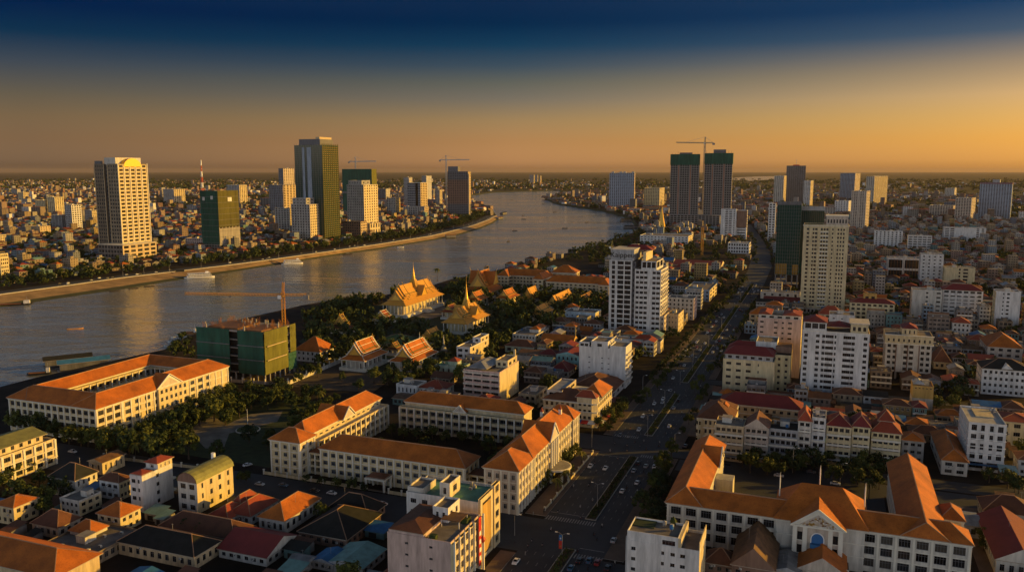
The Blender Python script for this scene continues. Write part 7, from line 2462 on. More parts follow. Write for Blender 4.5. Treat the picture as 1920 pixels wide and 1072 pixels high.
for (u, v, q, k) in TREES[285:]:
    t = VAR[r.randrange(6)]
    x, y = XY(u, v)
    a = r.uniform(0, 6); ca, sa = math.cos(a), math.sin(a)
    base = len(mb.v)
    zc = q * .95
    for p in t.v:
        mb.v.append((x + (ca * p[0] - sa * p[1]) * q, y + (sa * p[0] + ca * p[1]) * q, zc + p[2] * q))
    mi = mb.mi(t.k[0])
    for f in t.f:
        mb.f.append(tuple(base + j for j in f)); mb.m.append(mi)
# woods and gardens out on the plain
for _ in range(5200):
    y = 2300 + (r.random() ** 1.6) * 11000
    x = r.uniform(-.66, .66) * y
    if in_poly(x, y, shore) or (math.sin(x * .0021 + 1.3) * math.sin(y * .0013 + x * .0004) < .1 and r.random() < .55):
        continue
    u, v = UV((x, y))
    if in_poly(u, v, promband) or in_poly(u, v, bend) or any(a - 8 < u < b + 8 and c - 8 < v < d + 8 for a, b, c, d in OCC):
        continue
    q = r.uniform(6, 14) * (1 if y < 6000 else 2.2)
    base = len(mb.v)
    n_ = 0
    kk = mb.mi('leaf_dark')
    for j in range(14):
        d = Vector((r.gauss(0, 1), r.gauss(0, 1), abs(r.gauss(0, .6)))).normalized()
        p = Vector((x, y, q * .25)) + Vector((d.x * q, d.y * q * .8, d.z * q * .7))
        t1 = Vector((r.gauss(0, 1), r.gauss(0, 1), r.gauss(0, .5))).normalized() * q * .4
        t2 = Vector((r.gauss(0, .4), r.gauss(0, .4), 1)).normalized() * q * .32
        mb.face([tuple(p - t1), tuple(p + t2), tuple(p + t1), tuple(p - t2)], 'leaf_dark' if j % 3 else 'leaf')
link('distant_trees', mb.build('distant_trees'), kind='stuff', label='trees among the farther houses and out on the plain', category='trees')
# ------------------------------------------------------------ cars, motorbikes and people
def copy_thing(root, loc, rot, label=None, group=None, swap=None):
    c = root.copy()
    COL.objects.link(c)
    c.location = loc
    c.rotation_euler = (0, 0, rot)
    for k in ('label', 'group'):
        v_ = label if k == 'label' else group
        if v_:
            c[k] = v_
    for ch in list(root.children):
        d = ch.copy()
        COL.objects.link(d)
        d.parent = c
        if swap and ch.name.startswith('body'):
            d.data = swap
        for g in list(ch.children):
            q = g.copy(); COL.objects.link(q); q.parent = d
    return c


def car_body(paint):
    mb = MB()
    prof = [(-2.15, .45), (-2.2, .75), (-1.9, .95), (-1.1, 1.0), (.9, 1.0), (1.9, .86), (2.2, .7), (2.2, .42)]   # side view of the lower body
    for s in (-1, 1):
        pts = [(s * .86, p[0], p[1]) for p in prof] + [(s * .86, 2.2, .28), (s * .86, -2.15, .28)]
        mb.face(pts if s > 0 else list(reversed(pts)), paint)
    ring = prof + [(2.2, .28), (-2.15, .28)]
    for (a, za), (b, zb) in zip(ring, ring[1:] + ring[:1]):
        mb.face([(-.86, a, za), (.86, a, za), (.86, b, zb), (-.86, b, zb)], paint)
    mb.face([(-.66, -.95, 1.46), (.66, -.95, 1.46), (.66, .35, 1.46), (-.66, .35, 1.46)], paint)
    for s in (-1, 1):
        for a, b in (((-1.5, .98), (-.95, 1.46)), ((1.15, .98), (.35, 1.46)), ((-.3, .98), (-.3, 1.46))):
            mb.bar((s * .80, a[0], a[1]), (s * .66, b[0], b[1]), .09, paint)
    return mb.build('body')


mb = MB()
lo = [(-.80, -1.5, .98), (.80, -1.5, .98), (.80, 1.15, .98), (-.80, 1.15, .98)]
hi = [(-.66, -.95, 1.45), (.66, -.95, 1.45), (.66, .35, 1.45), (-.66, .35, 1.45)]
for i in range(4):
    j = (i + 1) % 4
    mb.face([lo[i], lo[j], hi[j], hi[i]], 'glass_car')
CABIN = mb.build('windows')
mb = MB()
for i in range(12):
    a, b = 2 * math.pi * i / 12, 2 * math.pi * (i + 1) / 12
    mb.face([(-.11, .32 * math.cos(a), .32 * math.sin(a)), (.11, .32 * math.cos(a), .32 * math.sin(a)), (.11, .32 * math.cos(b), .32 * math.sin(b)), (-.11, .32 * math.cos(b), .32 * math.sin(b))], 'rubber')
for s in (-.11, .11):
    mb.face([(s, .32 * math.cos(2 * math.pi * i / 12), .32 * math.sin(2 * math.pi * i / 12)) for i in range(12)], 'rubber')
WHEEL = mb.build('wheel')
mb = MB()
for s in (-.116, .116):
    mb.face([(s, .19 * math.cos(2 * math.pi * i / 10), .19 * math.sin(2 * math.pi * i / 10)) for i in range(10)], 'steel')
RIM = mb.build('rim')
mb = MB(); mb.box(-.18, .18, -.04, .04, -.08, .08, 'white_paint'); HEADL = mb.build('headlight')
mb = MB(); mb.box(-.18, .18, -.04, .04, -.08, .08, 'red_paint'); TAILL = mb.build('taillight')
CARS = {}
for c in ('white', 'silver', 'black', 'red', 'blue', 'grey'):
    CARS[c] = car_body('car_' + c)
car0 = None


def place_car(u, v, rot, col):
    global car0
    x, y = XY(u, v)
    if car0 is None:
        car0 = link('car', None, category='car', group='cars in the streets')
        link('body', CARS['white'], car0)
        link('windows', CABIN, car0)
        for s in (-1, 1):
            for q in (-1.35, 1.35):
                link('rim', RIM, link('wheel', WHEEL, car0, loc=(s * .80, q, .32)))
            link('headlight', HEADL, car0, loc=(s * .58, 2.21, .66)); link('taillight', TAILL, car0, loc=(s * .6, -2.19, .72))
        car0.location = (x, y, .03); car0.rotation_euler = (0, 0, rot)
        return car0
    c = copy_thing(car0, (x, y, .03), rot, swap=CARS[col])
    return c


Z6 = lambda a, b: (960 + a / 3.971, 600 + b / 3.971)
ZB = lambda a, b: (960 + a / 3.94, 800 + b / 3.94)
car_px = [(ZB(580, 296), 'white'), (ZB(690, 312), 'white'), (ZB(925, 418), 'white'), (ZB(815, 480), 'white'), (ZB(900, 330), 'silver'), (ZB(990, 296), 'silver'), (ZB(1053, 300), 'white'), (ZB(750, 845), 'silver'),
          (ZB(30, 1002), 'white'), (ZB(572, 995), 'blue'), (ZB(632, 1010), 'red'), (ZB(500, 995), 'black'), (ZB(435, 1050), 'blue'), (ZB(705, 1050), 'black'), (ZB(800, 70), 'grey'), (ZB(938, 26), 'white'), (ZB(930, 275), 'black'),
          (Z6(1350, 190), 'white'), (Z6(1283, 272), 'white'), (Z6(1343, 266), 'silver'), (Z6(1283, 342), 'white'), (Z6(1200, 437), 'white'), (Z6(1180, 530), 'grey'), (Z6(1120, 618), 'silver'), (Z6(1125, 592), 'white'), (Z6(1060, 627), 'white'),
          (Z6(1205, 660), 'silver'), (Z6(1240, 604), 'black'), (Z6(1172, 795), 'white'), (Z6(975, 722), 'white'), (Z6(1455, 96), 'white'), (Z6(1520, 14), 'white'), (Z6(1488, 54), 'white'), (Z6(1520, 168), 'silver'), (Z6(1530, 215), 'silver'),
          (Z6(1495, 243), 'white'), (Z6(1600, 62), 'black'), (Z6(1290, 942), 'grey')]
items = []
rr = random.Random(77)
for (px, py), col in car_px:
    u, v = GU(px, py)
    e = place_car(u, v, -TH if v > -84 else -TH + math.pi, col)
    items.append((e, f'{col} car on the boulevard', u, v))
for i in range(80):
    u = rr.uniform(640, 1060)
    v = rr.choice([-99, -96, -93, -89, -79, -76, -73])
    if any((u - q[2]) ** 2 + (v - q[3]) ** 2 < 36 for q in items):
        continue
    col = rr.choice(['white', 'white', 'silver', 'black', 'grey', 'white', 'red'])
    items.append((place_car(u, v, -TH if v > -84 else -TH + math.pi, col), f'{col} car on the boulevard', u, v))
for px, py, col, rot in ((622, 926, 'white', 1), (656, 933, 'silver', 1), (717, 946, 'white', 1), (487, 909, 'silver', 1), (531, 911, 'blue', 1), (464, 873, 'white', .3), (136, 848, 'white', 1), (690, 938, 'black', 1), (590, 921, 'black', 1)):
    u, v = GU(px, py)
    items.append((place_car(u, v, -TH - math.pi / 2 * rot, col), f'parked {col} car', u, v))
for px, py, col in ((1473, 874, 'white'), (1460, 893, 'white'), (1566, 908, 'white'), (1390, 858, 'silver'), (1520, 886, 'grey'), (1610, 898, 'white')):
    u, v = GU(px, py)
    items.append((place_car(u, v, -TH - math.pi / 2, col), f'{col} car under trees', u, v))
# riverside road on the far bank
pr_ = [UV(p) for p in shift_out(top, 21)]
for i in range(40):
    k = rr.randrange(2, len(pr_) - 1)
    f = rr.random()
    a, b = pr_[k], pr_[k + 1]
    u, v = a[0] + (b[0] - a[0]) * f, a[1] + (b[1] - a[1]) * f + rr.choice([-5, 4])
    d = Vector(XY(*b)) - Vector(XY(*a))
    col = rr.choice(['white', 'white', 'silver', 'black', 'grey'])
    items.append((place_car(u, v, math.atan2(d.y, d.x) - math.pi / 2, col), f'{col} car on the embankment', u, v))
label_all(items)


def skin_mesh(name, verts, edges, radii, mat):
    """one continuous figure grown round a jointed skeleton"""
    me = bpy.data.meshes.new(name)
    me.from_pydata(verts, edges, [])
    o = bpy.data.objects.new(name, me)
    COL.objects.link(o)
    m = o.modifiers.new('skin', 'SKIN')
    for v_, q in zip(me.skin_vertices[0].data, radii):
        v_.radius = (q, q)
    me.skin_vertices[0].data[0].use_root = True
    s = o.modifiers.new('sub', 'SUBSURF'); s.levels = 1; s.render_levels = 1
    bpy.context.view_layer.update()
    res = bpy.data.meshes.new_from_object(o.evaluated_get(bpy.context.evaluated_depsgraph_get()))
    bpy.data.objects.remove(o)
    res.materials.clear(); res.materials.append(M[mat])
    return res


# 0 pelvis 1 chest 2 neck 3 head 4 crown | legs | arms
def figure(sit, mat):
    if sit:
        V_ = [(0, -.15, .82), (0, -.02, 1.18), (0, .04, 1.38), (0, .07, 1.50), (0, .07, 1.62), (.12, -.12, .80), (.17, .28, .72), (.17, .22, .32), (.17, .36, .26), (-.12, -.12, .80), (-.17, .28, .72), (-.17, .22, .32), (-.17, .36, .26),
              (.20, 0, 1.30), (.27, .18, 1.08), (.27, .46, 1.02), (-.20, 0, 1.30), (-.27, .18, 1.08), (-.27, .46, 1.02)]
    else:
        V_ = [(0, 0, .92), (0, 0, 1.25), (0, 0, 1.46), (0, .02, 1.58), (0, .02, 1.70), (.10, 0, .88), (.12, .10, .50), (.12, .12, .09), (.12, .26, .04), (-.10, 0, .88), (-.12, -.06, .50), (-.12, -.16, .09), (-.12, -.02, .04),
              (.20, 0, 1.40), (.25, -.04, 1.12), (.26, .08, .88), (-.20, 0, 1.40), (-.25, .04, 1.12), (-.26, .14, .88)]
    E_ = [(0, 1), (1, 2), (2, 3), (3, 4), (0, 5), (5, 6), (6, 7), (7, 8), (0, 9), (9, 10), (10, 11), (11, 12), (1, 13), (13, 14), (14, 15), (1, 16), (16, 17), (17, 18)]
    q = [.15, .17, .06, .10, .085, .10, .075, .05, .045, .10, .075, .05, .045, .075, .05, .04, .075, .05, .04]
    return skin_mesh('body', V_, E_, q, mat)


RIDER = [figure(True, 'cloth_dark'), figure(True, 'cloth_light')]
WALKER = [figure(False, 'cloth_dark'), figure(False, 'cloth_light')]
mb = MB(); mb.lathe(0, 0, [(.12, -.05), (.135, .04), (.11, .12), (.04, .16)], 'car_black', 9); HELMET = mb.build('helmet')
mb = MB(); mb.lathe(0, 0, [(.10, -.03), (.115, .04), (.09, .10), (.03, .13)], 'dark_void', 9); HAIR = mb.build('hair')
mb = MB()
mb.lathe(0, 0, [(.0, -.05), (.30, -.05), (.30, .05), (.0, .05)], 'rubber', 12)
BW = mb.build('wheel')
mb = MB()
for a, b, w, k in (((0, -.62, .62), (0, -.05, .68), .30, 'rubber'), ((0, -.5, .45), (0, .1, .42), .30, 'car_red'), ((0, .1, .42), (0, .5, .8), .20, 'car_red'), ((0, .62, .30), (0, .45, .98), .10, 'steel'), ((0, -.60, .30), (0, -.1, .45), .10, 'steel')):
    mb.bar(a, b, w, k, w * .7)
BFRAME = mb.build('frame')
mb = MB(); mb.bar((-.34, .42, 1.0), (.34, .42, 1.0), .05, 'steel'); HANDLE = mb.build('handlebar')
mb = MB(); mb.lathe(0, .58, [(.02, .80), (.08, .84), (.08, .90), (.02, .94)], 'white_paint', 8); BLAMP = mb.build('headlight')
bike0 = None
bitems, pitems = [], []


def place_bike(u, v, rot):
    global bike0
    x, y = XY(u, v)
    if bike0 is None:
        bike0 = link('motorbike', None, category='motorbike', group='motorbikes in the streets')
        link('frame', BFRAME, bike0); link('handlebar', HANDLE, bike0); link('headlight', BLAMP, bike0)
        for q in (-.62, .62):
            link('wheel', BW, bike0, loc=(0, q, .30), rot=(0, math.pi / 2, 0))
        b = bike0
        b.location = (x, y, .03); b.rotation_euler = (0, 0, rot)
    else:
        b = copy_thing(bike0, (x, y, .03), rot)
    k = rr.randrange(2)
    p = link('person', None, loc=(x, y, .03), rot=rot, category='person', group='riders on the motorbikes')
    link('body', RIDER[k], p); link('helmet', HELMET, p, loc=(0, .08, 1.62))
    bitems.append((b, 'motorbike with its rider', u, v))
    pitems.append((p, 'helmeted rider in ' + ('dark', 'light')[k] + ' clothes', u, v))


bike_px = [ZB(725, 185), ZB(760, 128), ZB(850, 144), ZB(850, 182), ZB(945, 150), ZB(992, 168), ZB(1090, 125), ZB(570, 436), ZB(595, 550), ZB(880, 535), ZB(893, 556), ZB(925, 485), ZB(845, 375), ZB(225, 880), ZB(118, 885), ZB(628, 835), ZB(455, 446), ZB(1140, 60), ZB(760, 1015),
           ZB(560, 1050), Z6(1090, 522), Z6(1255, 470), Z6(1310, 485), Z6(1230, 360), Z6(1150, 405), Z6(1410, 205), Z6(1440, 350), Z6(1500, 290), Z6(1370, 410), Z6(1405, 500), Z6(1020, 682), Z6(1050, 682), Z6(1045, 720), Z6(880, 810), Z6(1145, 845), Z6(1440, 380), Z6(1210, 545)]
for px, py in bike_px:
    u, v = GU(px, py)
    place_bike(u, v, (-TH if v > -84 else -TH + math.pi) + rr.uniform(-.15, .15))
for i in range(40):
    u = rr.uniform(430, 1000)
    v = rr.choice([-100.5, -97, -94, -90, -80, -77.5, -74, -71.8])
    if any((u - q[2]) ** 2 + (v - q[3]) ** 2 < 16 for q in items + bitems):
        continue
    place_bike(u, v, -TH if v > -84 else -TH + math.pi)
for i in range(34):
    u, v = rr.uniform(275, 430), rr.uniform(-100, -72)
    if any((u - q[2]) ** 2 + (v - q[3]) ** 2 < 16 for q in items + bitems) or -87 < v < -81 and (u < 281 or 309 < u < 389 or u > 424):
        continue
    place_bike(u, v, (-TH if v > -84 else -TH + math.pi) + rr.uniform(-.3, .3))
label_all(bitems); label_all(pitems)
witems = []
for px, py in [ZB(375, 400), ZB(380, 460), ZB(240, 625), ZB(235, 640), ZB(640, 640), ZB(20, 870), ZB(300, 560), ZB(500, 350), ZB(610, 240), (1245, 905), (1172, 838), (1150, 826), (1000, 965), (985, 1040), (1290, 838), (1395, 866), (1500, 872)]:
    u, v = GU(px, py, .16)
    x, y = XY(u, v)
    k = rr.randrange(2)
    p = link('person', None, loc=(x, y, .16), rot=rr.uniform(0, 6), category='person', group='people on the pavements')
    link('body', WALKER[k], p); link('hair', HAIR, p, loc=(0, .02, 1.68))
    witems.append((p, 'person walking in ' + ('dark', 'light')[k] + ' clothes', u, v))
label_all(witems)


# ------------------------------------------------------------ street lamps, flagpole, banner, fences
litems = []


def lamp(u, v, h, arms=2, group='street lamps', nm='street_lamp', z=.16):
    T = Thing(u, v, nm, None, 'street lamp', group, z=z)
    T.mb('pole').lathe(0, 0, [(.14, 0), (.10, h * .5), (.06, h)], 'steel', 8)
    for s in ((-1, 1) if arms == 2 else (1,)):
        T.one('arm', lambda mb: (mb.bar((0, 0, h), (s * 1.2, 0, h + .7), .07, 'steel'), mb.bar((s * 1.2, 0, h + .7), (s * 2.3, 0, h + .8), .06, 'steel')))
        T.one('lamp_head', lambda mb: mb.box(s * 2.3 - .5, s * 2.3 + .4, -.16, .16, h + .72, h + .9, 'white_paint'))
    T.done()
    litems.append((T.e, 'pale street lamp with two arms' if arms == 2 else 'pale street lamp with one arm', u, v))


for px, py, t in ((1120, 952, 909), (1214, 819, 780), (1264.6, 846, 813), (1109.7, 838, 803), (965, 1003, 966), (1054, 1042, 1003), (1300, 680, 655), (1246, 762, 733), (1275, 722, 697)):
    u, v = GU(px, py)
    lamp(u, v, max(7, HGT(px, py, t)), 2 if v > -90 and v < -78 else 1, z=.2 if v > -90 and v < -78 else 0)
for u in range(575, 1060, 84):
    lamp(u, -84, 10, 2)
for px, py, t in ((1486, 886, 842), (1330, 850, 815), (1205, 735, 705), (1575, 905, 870)):
    u, v = GU(px, py)
    lamp(u, v, max(7, HGT(px, py, t)), 1, z=0)
for i, k in enumerate(range(3, len(pr_) - 2)):
    for f in (.2, .7):
        a, b = pr_[k], pr_[k + 1]
        lamp(a[0] + (b[0] - a[0]) * f, a[1] + (b[1] - a[1]) * f + 10, 9, 1, z=.02)
label_all(litems)
T = Thing(*GU(465, 806), 'flagpole', 'tall white flagpole in the round bed of the school garden', 'flagpole')
T.mb('pole').lathe(0, 0, [(.16, .5), (.12, 8), (.06, HGT(465, 806, 766))], 'white_paint', 8); T.mb('base').lathe(0, 0, [(6.5, 0), (6.5, .45), (6.1, .5)], 'trim', 28); T.mb('flower_bed').lathe(0, 0, [(6, .46), (5.8, .75), (1, .8)], 'leaf_dark', 20); T.mb('foot').lathe(0, 0, [(.8, .5), (.8, 1.2)], 'trim', 10)
T.done()
u, v = GU(1054, 1042)
T = Thing(u + .1, v - .55, 'street_banner', 'tall blue and red banner hanging on the street lamp at the near median', 'banner', z=2.5)
T.mb('blue_panel').box(-.75, .6, -.08, .08, 3.4, 5.6, 'blue_paint'); T.mb('red_panel').box(-.75, .6, -.08, .08, .3, 3.4, 'red_paint')
T.mb('emblem').lathe(-.1, -.12, [(.02, 1.0), (.3, 1.3), (.02, 1.6)], 'paint_yellow', 8); T.mb('emblem').lathe(-.1, -.12, [(.02, 3.9), (.3, 4.3), (.02, 4.7)], 'white_paint', 8); T.done()
fitems = []


def fence(p, q, name, label, h=1.7, k='cream', step=6, posts='trim', cat='fence', t=.25):
    a, b = Vector(p), Vector(q)
    L_ = (b - a).length
    m = (a + b) / 2
    T = Thing(m.x, m.y, name, label, cat)
    d = (b - a).normalized()          # in (u, v); local x = v, y = u
    ex, ey = d.y, d.x
    n_ = max(1, int(L_ / step))
    T.mb('wall_panel').bar((-ex * L_ / 2, -ey * L_ / 2, h * .42), (ex * L_ / 2, ey * L_ / 2, h * .42), t, k, h * .84)
    for i in range(n_ + 1):
        f = -L_ / 2 + L_ * i / n_
        T.one('post', lambda mb: (mb.box(ex * f - .3, ex * f + .3, ey * f - .3, ey * f + .3, 0, h * 1.35, posts), mb.box(ex * f - .4, ex * f + .4, ey * f - .4, ey * f + .4, h * 1.35, h * 1.45, posts)))
    T.done()


fence((304.2, -240), (304.2, -188), 'school_fence', 'cream post fence along the street left of the front porch of the colonnaded school')
fence((304.2, -174), (304.2, -142), 'school_fence', 'cream post fence along the street right of the front porch of the colonnaded school')
fence((311, -104.2), (386, -104.2), 'school_fence', 'white post fence beside the boulevard trees of the colonnaded school', step=8, h=1.3)
fence(GU(195, 858), GU(432, 886), 'garden_fence', 'pale post fence along the street edge of the school garden', step=9)
fence(GU(540, 722), GU(638, 680), 'site_wall', 'white panel wall with dark marks beside the cleared building plot', h=3.2, k='offwhite', step=7, cat='wall')
fence(GU(434, 716), GU(540, 724), 'site_wall', 'grey concrete wall in front of the netted building site', h=2.6, k='concrete', step=8, cat='wall')
fence(GU(1260, 1000), GU(1250, 960), 'yard_wall', 'low white yard wall at the corner of the pedimented school', h=2, k='white', cat='wall')

# ------------------------------------------------------------ cranes and masts
def lattice(mb, a, b, w, k, n, d=.18, dirs=None):
    """a square lattice boom from a to b"""
    a, b = Vector(a), Vector(b)
    ax = (b - a).normalized()
    up = Vector((0, 0, 1)) if abs(ax.z) < .9 else Vector((1, 0, 0))
    s = ax.cross(up).normalized() * w / 2
    t = ax.cross(s).normalized() * w / 2
    cs = [s + t, s - t, -s - t, -s + t]
    for c in cs:
        mb.bar(a + c, b + c, d, k)
    for i in range(n):
        p, q = a.lerp(b, i / n), a.lerp(b, (i + 1) / n)
        for j in range(4):
            c0, c1 = cs[j], cs[(j + 1) % 4]
            mb.bar(p + c0, q + c1, d * .7, k)
            mb.bar(p + c0, p + c1, d * .7, k)


def crane(px, py, yj, xl, xr, label, k='crane_yellow', w=1.8, d=.2, base_z=0, ya=None, mast_n=24, part=1.0):
    x, y = G(px, py)
    u, v = UV((x, y))
    h = HGT(px, py, yj)
    T = Thing(u, v, 'tower_crane', label, 'crane', rot=0.0)
    sc = y / FPX * 1.0
    L0, L1 = (px - xl) * sc, (xr - px) * sc
    lattice(T.mb('mast'), (0, 0, base_z), (0, 0, h + (2 if L0 else 0)), w, k, mast_n, d)
    if L0 or L1:
        la, lb = (L0, L1)
        s = -1
        long_, short = max(la, lb), min(la, lb)
        s = -1 if la > lb else 1
        lattice(T.mb('jib'), (s * 1, 0, h), (s * long_, 0, h + 1.0), w * .7, k, int(mast_n * 1.3), d * .8)
        lattice(T.mb('counter_jib'), (-s * 1, 0, h), (-s * short, 0, h + .3), w * .7, k, 6, d * .8)
        T.mb('counterweight').box(-s * short - w * .9, -s * short + w * .9, -w * .5, w * .5, h - w * 1.6, h - .2, 'concrete')
        ap = w * 4.5
        lattice(T.mb('apex'), (0, 0, h + 1), (s * -.6, 0, h + ap), w * .6, k, 5, d * .8)
        T.mb('tie').bar((0, 0, h + ap), (s * long_ * .66, 0, h + 1.6), d * .5, 'steel'); T.mb('tie').bar((0, 0, h + ap), (-s * short * .9, 0, h + .8), d * .5, 'steel')
        T.mb('cab').box(s * .9, s * 3.2, -w, w * .1, h - 2.4, h - .1, 'white_paint'); T.mb('slewing_ring').lathe(0, 0, [(w * .9, h - 1.2), (w * 1.0, h - .6), (w * .9, h)], k, 10)
        T.mb('trolley').box(s * long_ * .55, s * long_ * .55 + 1.6, -.6, .6, h - 1.4, h - .6, 'darkgrey')
    T.done()
    return T


crane(536, 698, 553, 350, 580, 'yellow tower crane beside the netted building with its long jib over the river', w=2.0, d=.26)
crane(837, 404, 300, 881, 826, 'dark crane with a long jib above the brown unfinished tower', 'rust', w=3.2, d=.9) if False else None
for px, py, yj, xa, xb, lab, k in ((837.5, 400, 300, 826, 881, 'thin dark crane standing behind the brown unfinished tower', 'steel'), (669, 400, 303, 657, 708, 'thin dark crane standing behind the fully netted tower', 'steel'), (1317, 420, 268, 1264, 1333, 'tall pale crane standing between the pair of netted towers', 'sand')):
    crane(px, py, yj, xa, xb, lab, k, w=3.4, d=1.0, mast_n=22)
crane(1316, 478, 426, 1316, 1316, 'short orange crane mast without a jib among trees below the netted twin towers', 'crane_yellow', w=3.2, d=.6, mast_n=14)
crane(1146, 520, 462, 1133, 1150, 'small yellow green crane left of the lettered tower', 'paint_yellow', w=1.6, d=.4, mast_n=12)
T = Thing(*GU(381, 384), 'lattice_mast', 'red and white lattice radio mast behind the scaffolded building', 'mast')
h = HGT(381, 384, 300)
for i in range(8):
    f0, f1 = i / 8, (i + 1) / 8
    w0, w1 = 11 * (1 - f0) ** 1.3 + 1.4, 11 * (1 - f1) ** 1.3 + 1.4
    k = 'mast_red' if i % 2 == 0 else 'white_paint'
    for sx, sy in ((1, 1), (1, -1), (-1, -1), (-1, 1)):
        T.mb('leg').bar((sx * w0 / 2, sy * w0 / 2, h * f0), (sx * w1 / 2, sy * w1 / 2, h * f1), 1.1, k)
    for j in range(4):
        c = [(1, 1), (1, -1), (-1, -1), (-1, 1)]
        a, b = c[j], c[(j + 1) % 4]
        T.mb('bracing').bar((a[0] * w0 / 2, a[1] * w0 / 2, h * f0), (b[0] * w1 / 2, b[1] * w1 / 2, h * f1), .7, k)
        T.mb('bracing').bar((b[0] * w0 / 2, b[1] * w0 / 2, h * f0), (a[0] * w1 / 2, a[1] * w1 / 2, h * f1), .7, k)
for z in (.45, .62, .8):
    T.mb('antenna_dish').lathe(1.5, -1.5, [(.4, h * z), (2.2, h * z + 1), (.4, h * z + 2)], 'white_paint', 8)
T.done()
# lattice frame of a roof billboard on the green terrace block
T = Thing(*GU(862, 925, 17), 'billboard_frame', 'tangled pale steel billboard frame standing on the green roof terrace block', 'frame', z=17)
rr = random.Random(12)
for i in range(9):
    q = -11 + 22 * i / 8
    T.mb('upright').bar((q, 0, 0), (q + rr.uniform(-.4, .4), 0, 5 + rr.uniform(-.8, .6)), .16, 'trim_white')
    T.mb('strut').bar((q, 0, 4.6), (q + rr.uniform(-.5, .5), 3.0, 0), .13, 'trim_white')
    if i < 8:
        T.mb('diagonal').bar((q, 0, .4), (q + 2.75, 0, 4.6), .12, 'trim_white'); T.mb('diagonal').bar((q + 2.75, 0, .4), (q, 0, 4.6), .12, 'trim_white')
for z in (.4, 2.4, 4.6):
    T.mb('rail').bar((-11, 0, z), (11, 0, z), .14, 'trim_white')
T.done()


# ------------------------------------------------------------ boats
def boat(px, py, L_, W, label, kind='skiff', rot=None, k='wood', group=None, cabin=None):
    x, y = G(px, py, WZ)
    u, v = UV((x, y))
    nm = {'skiff': 'small_boat', 'ferry': 'passenger_boat', 'barge': 'barge', 'house': 'floating_house'}[kind]
    T = Thing(u, v, nm, label, 'boat', group, rot=TH if rot is None else rot, z=WZ)
    m = T.mb('hull')
    n_ = 10
    sec = []
    fb = {'skiff': .7, 'ferry': 1.6, 'barge': 1.4, 'house': .9}[kind]
    for i in range(n_ + 1):
        f = i / n_ * 2 - 1
        w = W / 2 * (max(.0, 1 - abs(f) ** (2.2 if kind in ('skiff', 'ferry') else 8)) ** .7 + .02)
        rise = fb * (.75 * abs(f) ** 3 if kind == 'skiff' else .25 * abs(f) ** 4)
        sec.append([(-w, f * L_ / 2, fb + rise), (-w * .6, f * L_ / 2, -.3), (w * .6, f * L_ / 2, -.3), (w, f * L_ / 2, fb + rise)])
    for a, b in zip(sec, sec[1:]):
        for j in range(3):
            m.face([a[j], a[j + 1], b[j + 1], b[j]], k)
    dk = T.mb('deck')
    for a, b in zip(sec, sec[1:]):
        z = fb * .72
        dk.face([(a[0][0] * .9, a[0][1], z), (a[3][0] * .9, a[3][1], z), (b[3][0] * .9, b[3][1], z), (b[0][0] * .9, b[0][1], z)], 'wood_dark' if kind != 'ferry' else 'grey')
    if kind == 'ferry':
        for q in range(2):
            z0 = fb + 2.7 * q
            l_ = L_ * (.40 - .06 * q)
            T.mb('cabin').box(-W * .42, W * .42, -l_, l_, z0, z0 + 1.0, 'white_paint'); T.mb('cabin').box(-W * .42, W * .42, -l_, l_, z0 + 2.1, z0 + 2.4, 'white_paint')
            T.mb('window_band').box(-W * .40, W * .40, -l_ + .3, l_ - .3, z0 + 1.0, z0 + 2.1, 'glass')
            for i in range(9):
                b = -l_ + 2 * l_ * i / 8
                T.mb('post').box(-W * .43, W * .43, b - .12, b + .12, z0, z0 + 2.4, 'white_paint')
        T.mb('roof').box(-W * .46, W * .46, -L_ * .38, L_ * .36, fb + 5.1, fb + 5.35, 'white_paint'); T.mb('wheelhouse').box(-W * .2, W * .2, L_ * .2, L_ * .3, fb + 5.35, fb + 7.2, 'white_paint')
    elif kind == 'skiff' and cabin:
        T.mb('canopy').hip(-W * .4, W * .4, -L_ * .2, L_ * .15, fb + 1.5, .4, cabin, over=.1, gable=True)
        for sx in (-1, 1):
            for sy in (-.2, .15):
                T.one('post', lambda mb: mb.box(sx * W * .38 - .05, sx * W * .38 + .05, sy * L_ - .05, sy * L_ + .05, fb * .7, fb + 1.5, 'wood_dark'))
    elif kind == 'barge':
        T.mb('deckhouse').box(-W * .3, W * .3, L_ * .28, L_ * .42, fb, fb + 3.4, 'white'); T.mb('hold').box(-W * .4, W * .4, -L_ * .42, L_ * .22, fb, fb + .5, 'rust')
        T.mb('mast').box(-.1, .1, L_ * .35, L_ * .35 + .2, fb + 3.4, fb + 7, 'steel')
    elif kind == 'house':
        T.mb('wall').box(-W * .45, W * .45, -L_ * .45, L_ * .45, fb, fb + 4.6, 'old_grey', 'roof_flat'); T.mb('roof').hip(-W * .47, W * .47, -L_ * .47, L_ * .47, fb + 4.6, 2.4, cabin or 'tin_blue', over=.8, gable=True, wall='grey')
    T.done()
    return T


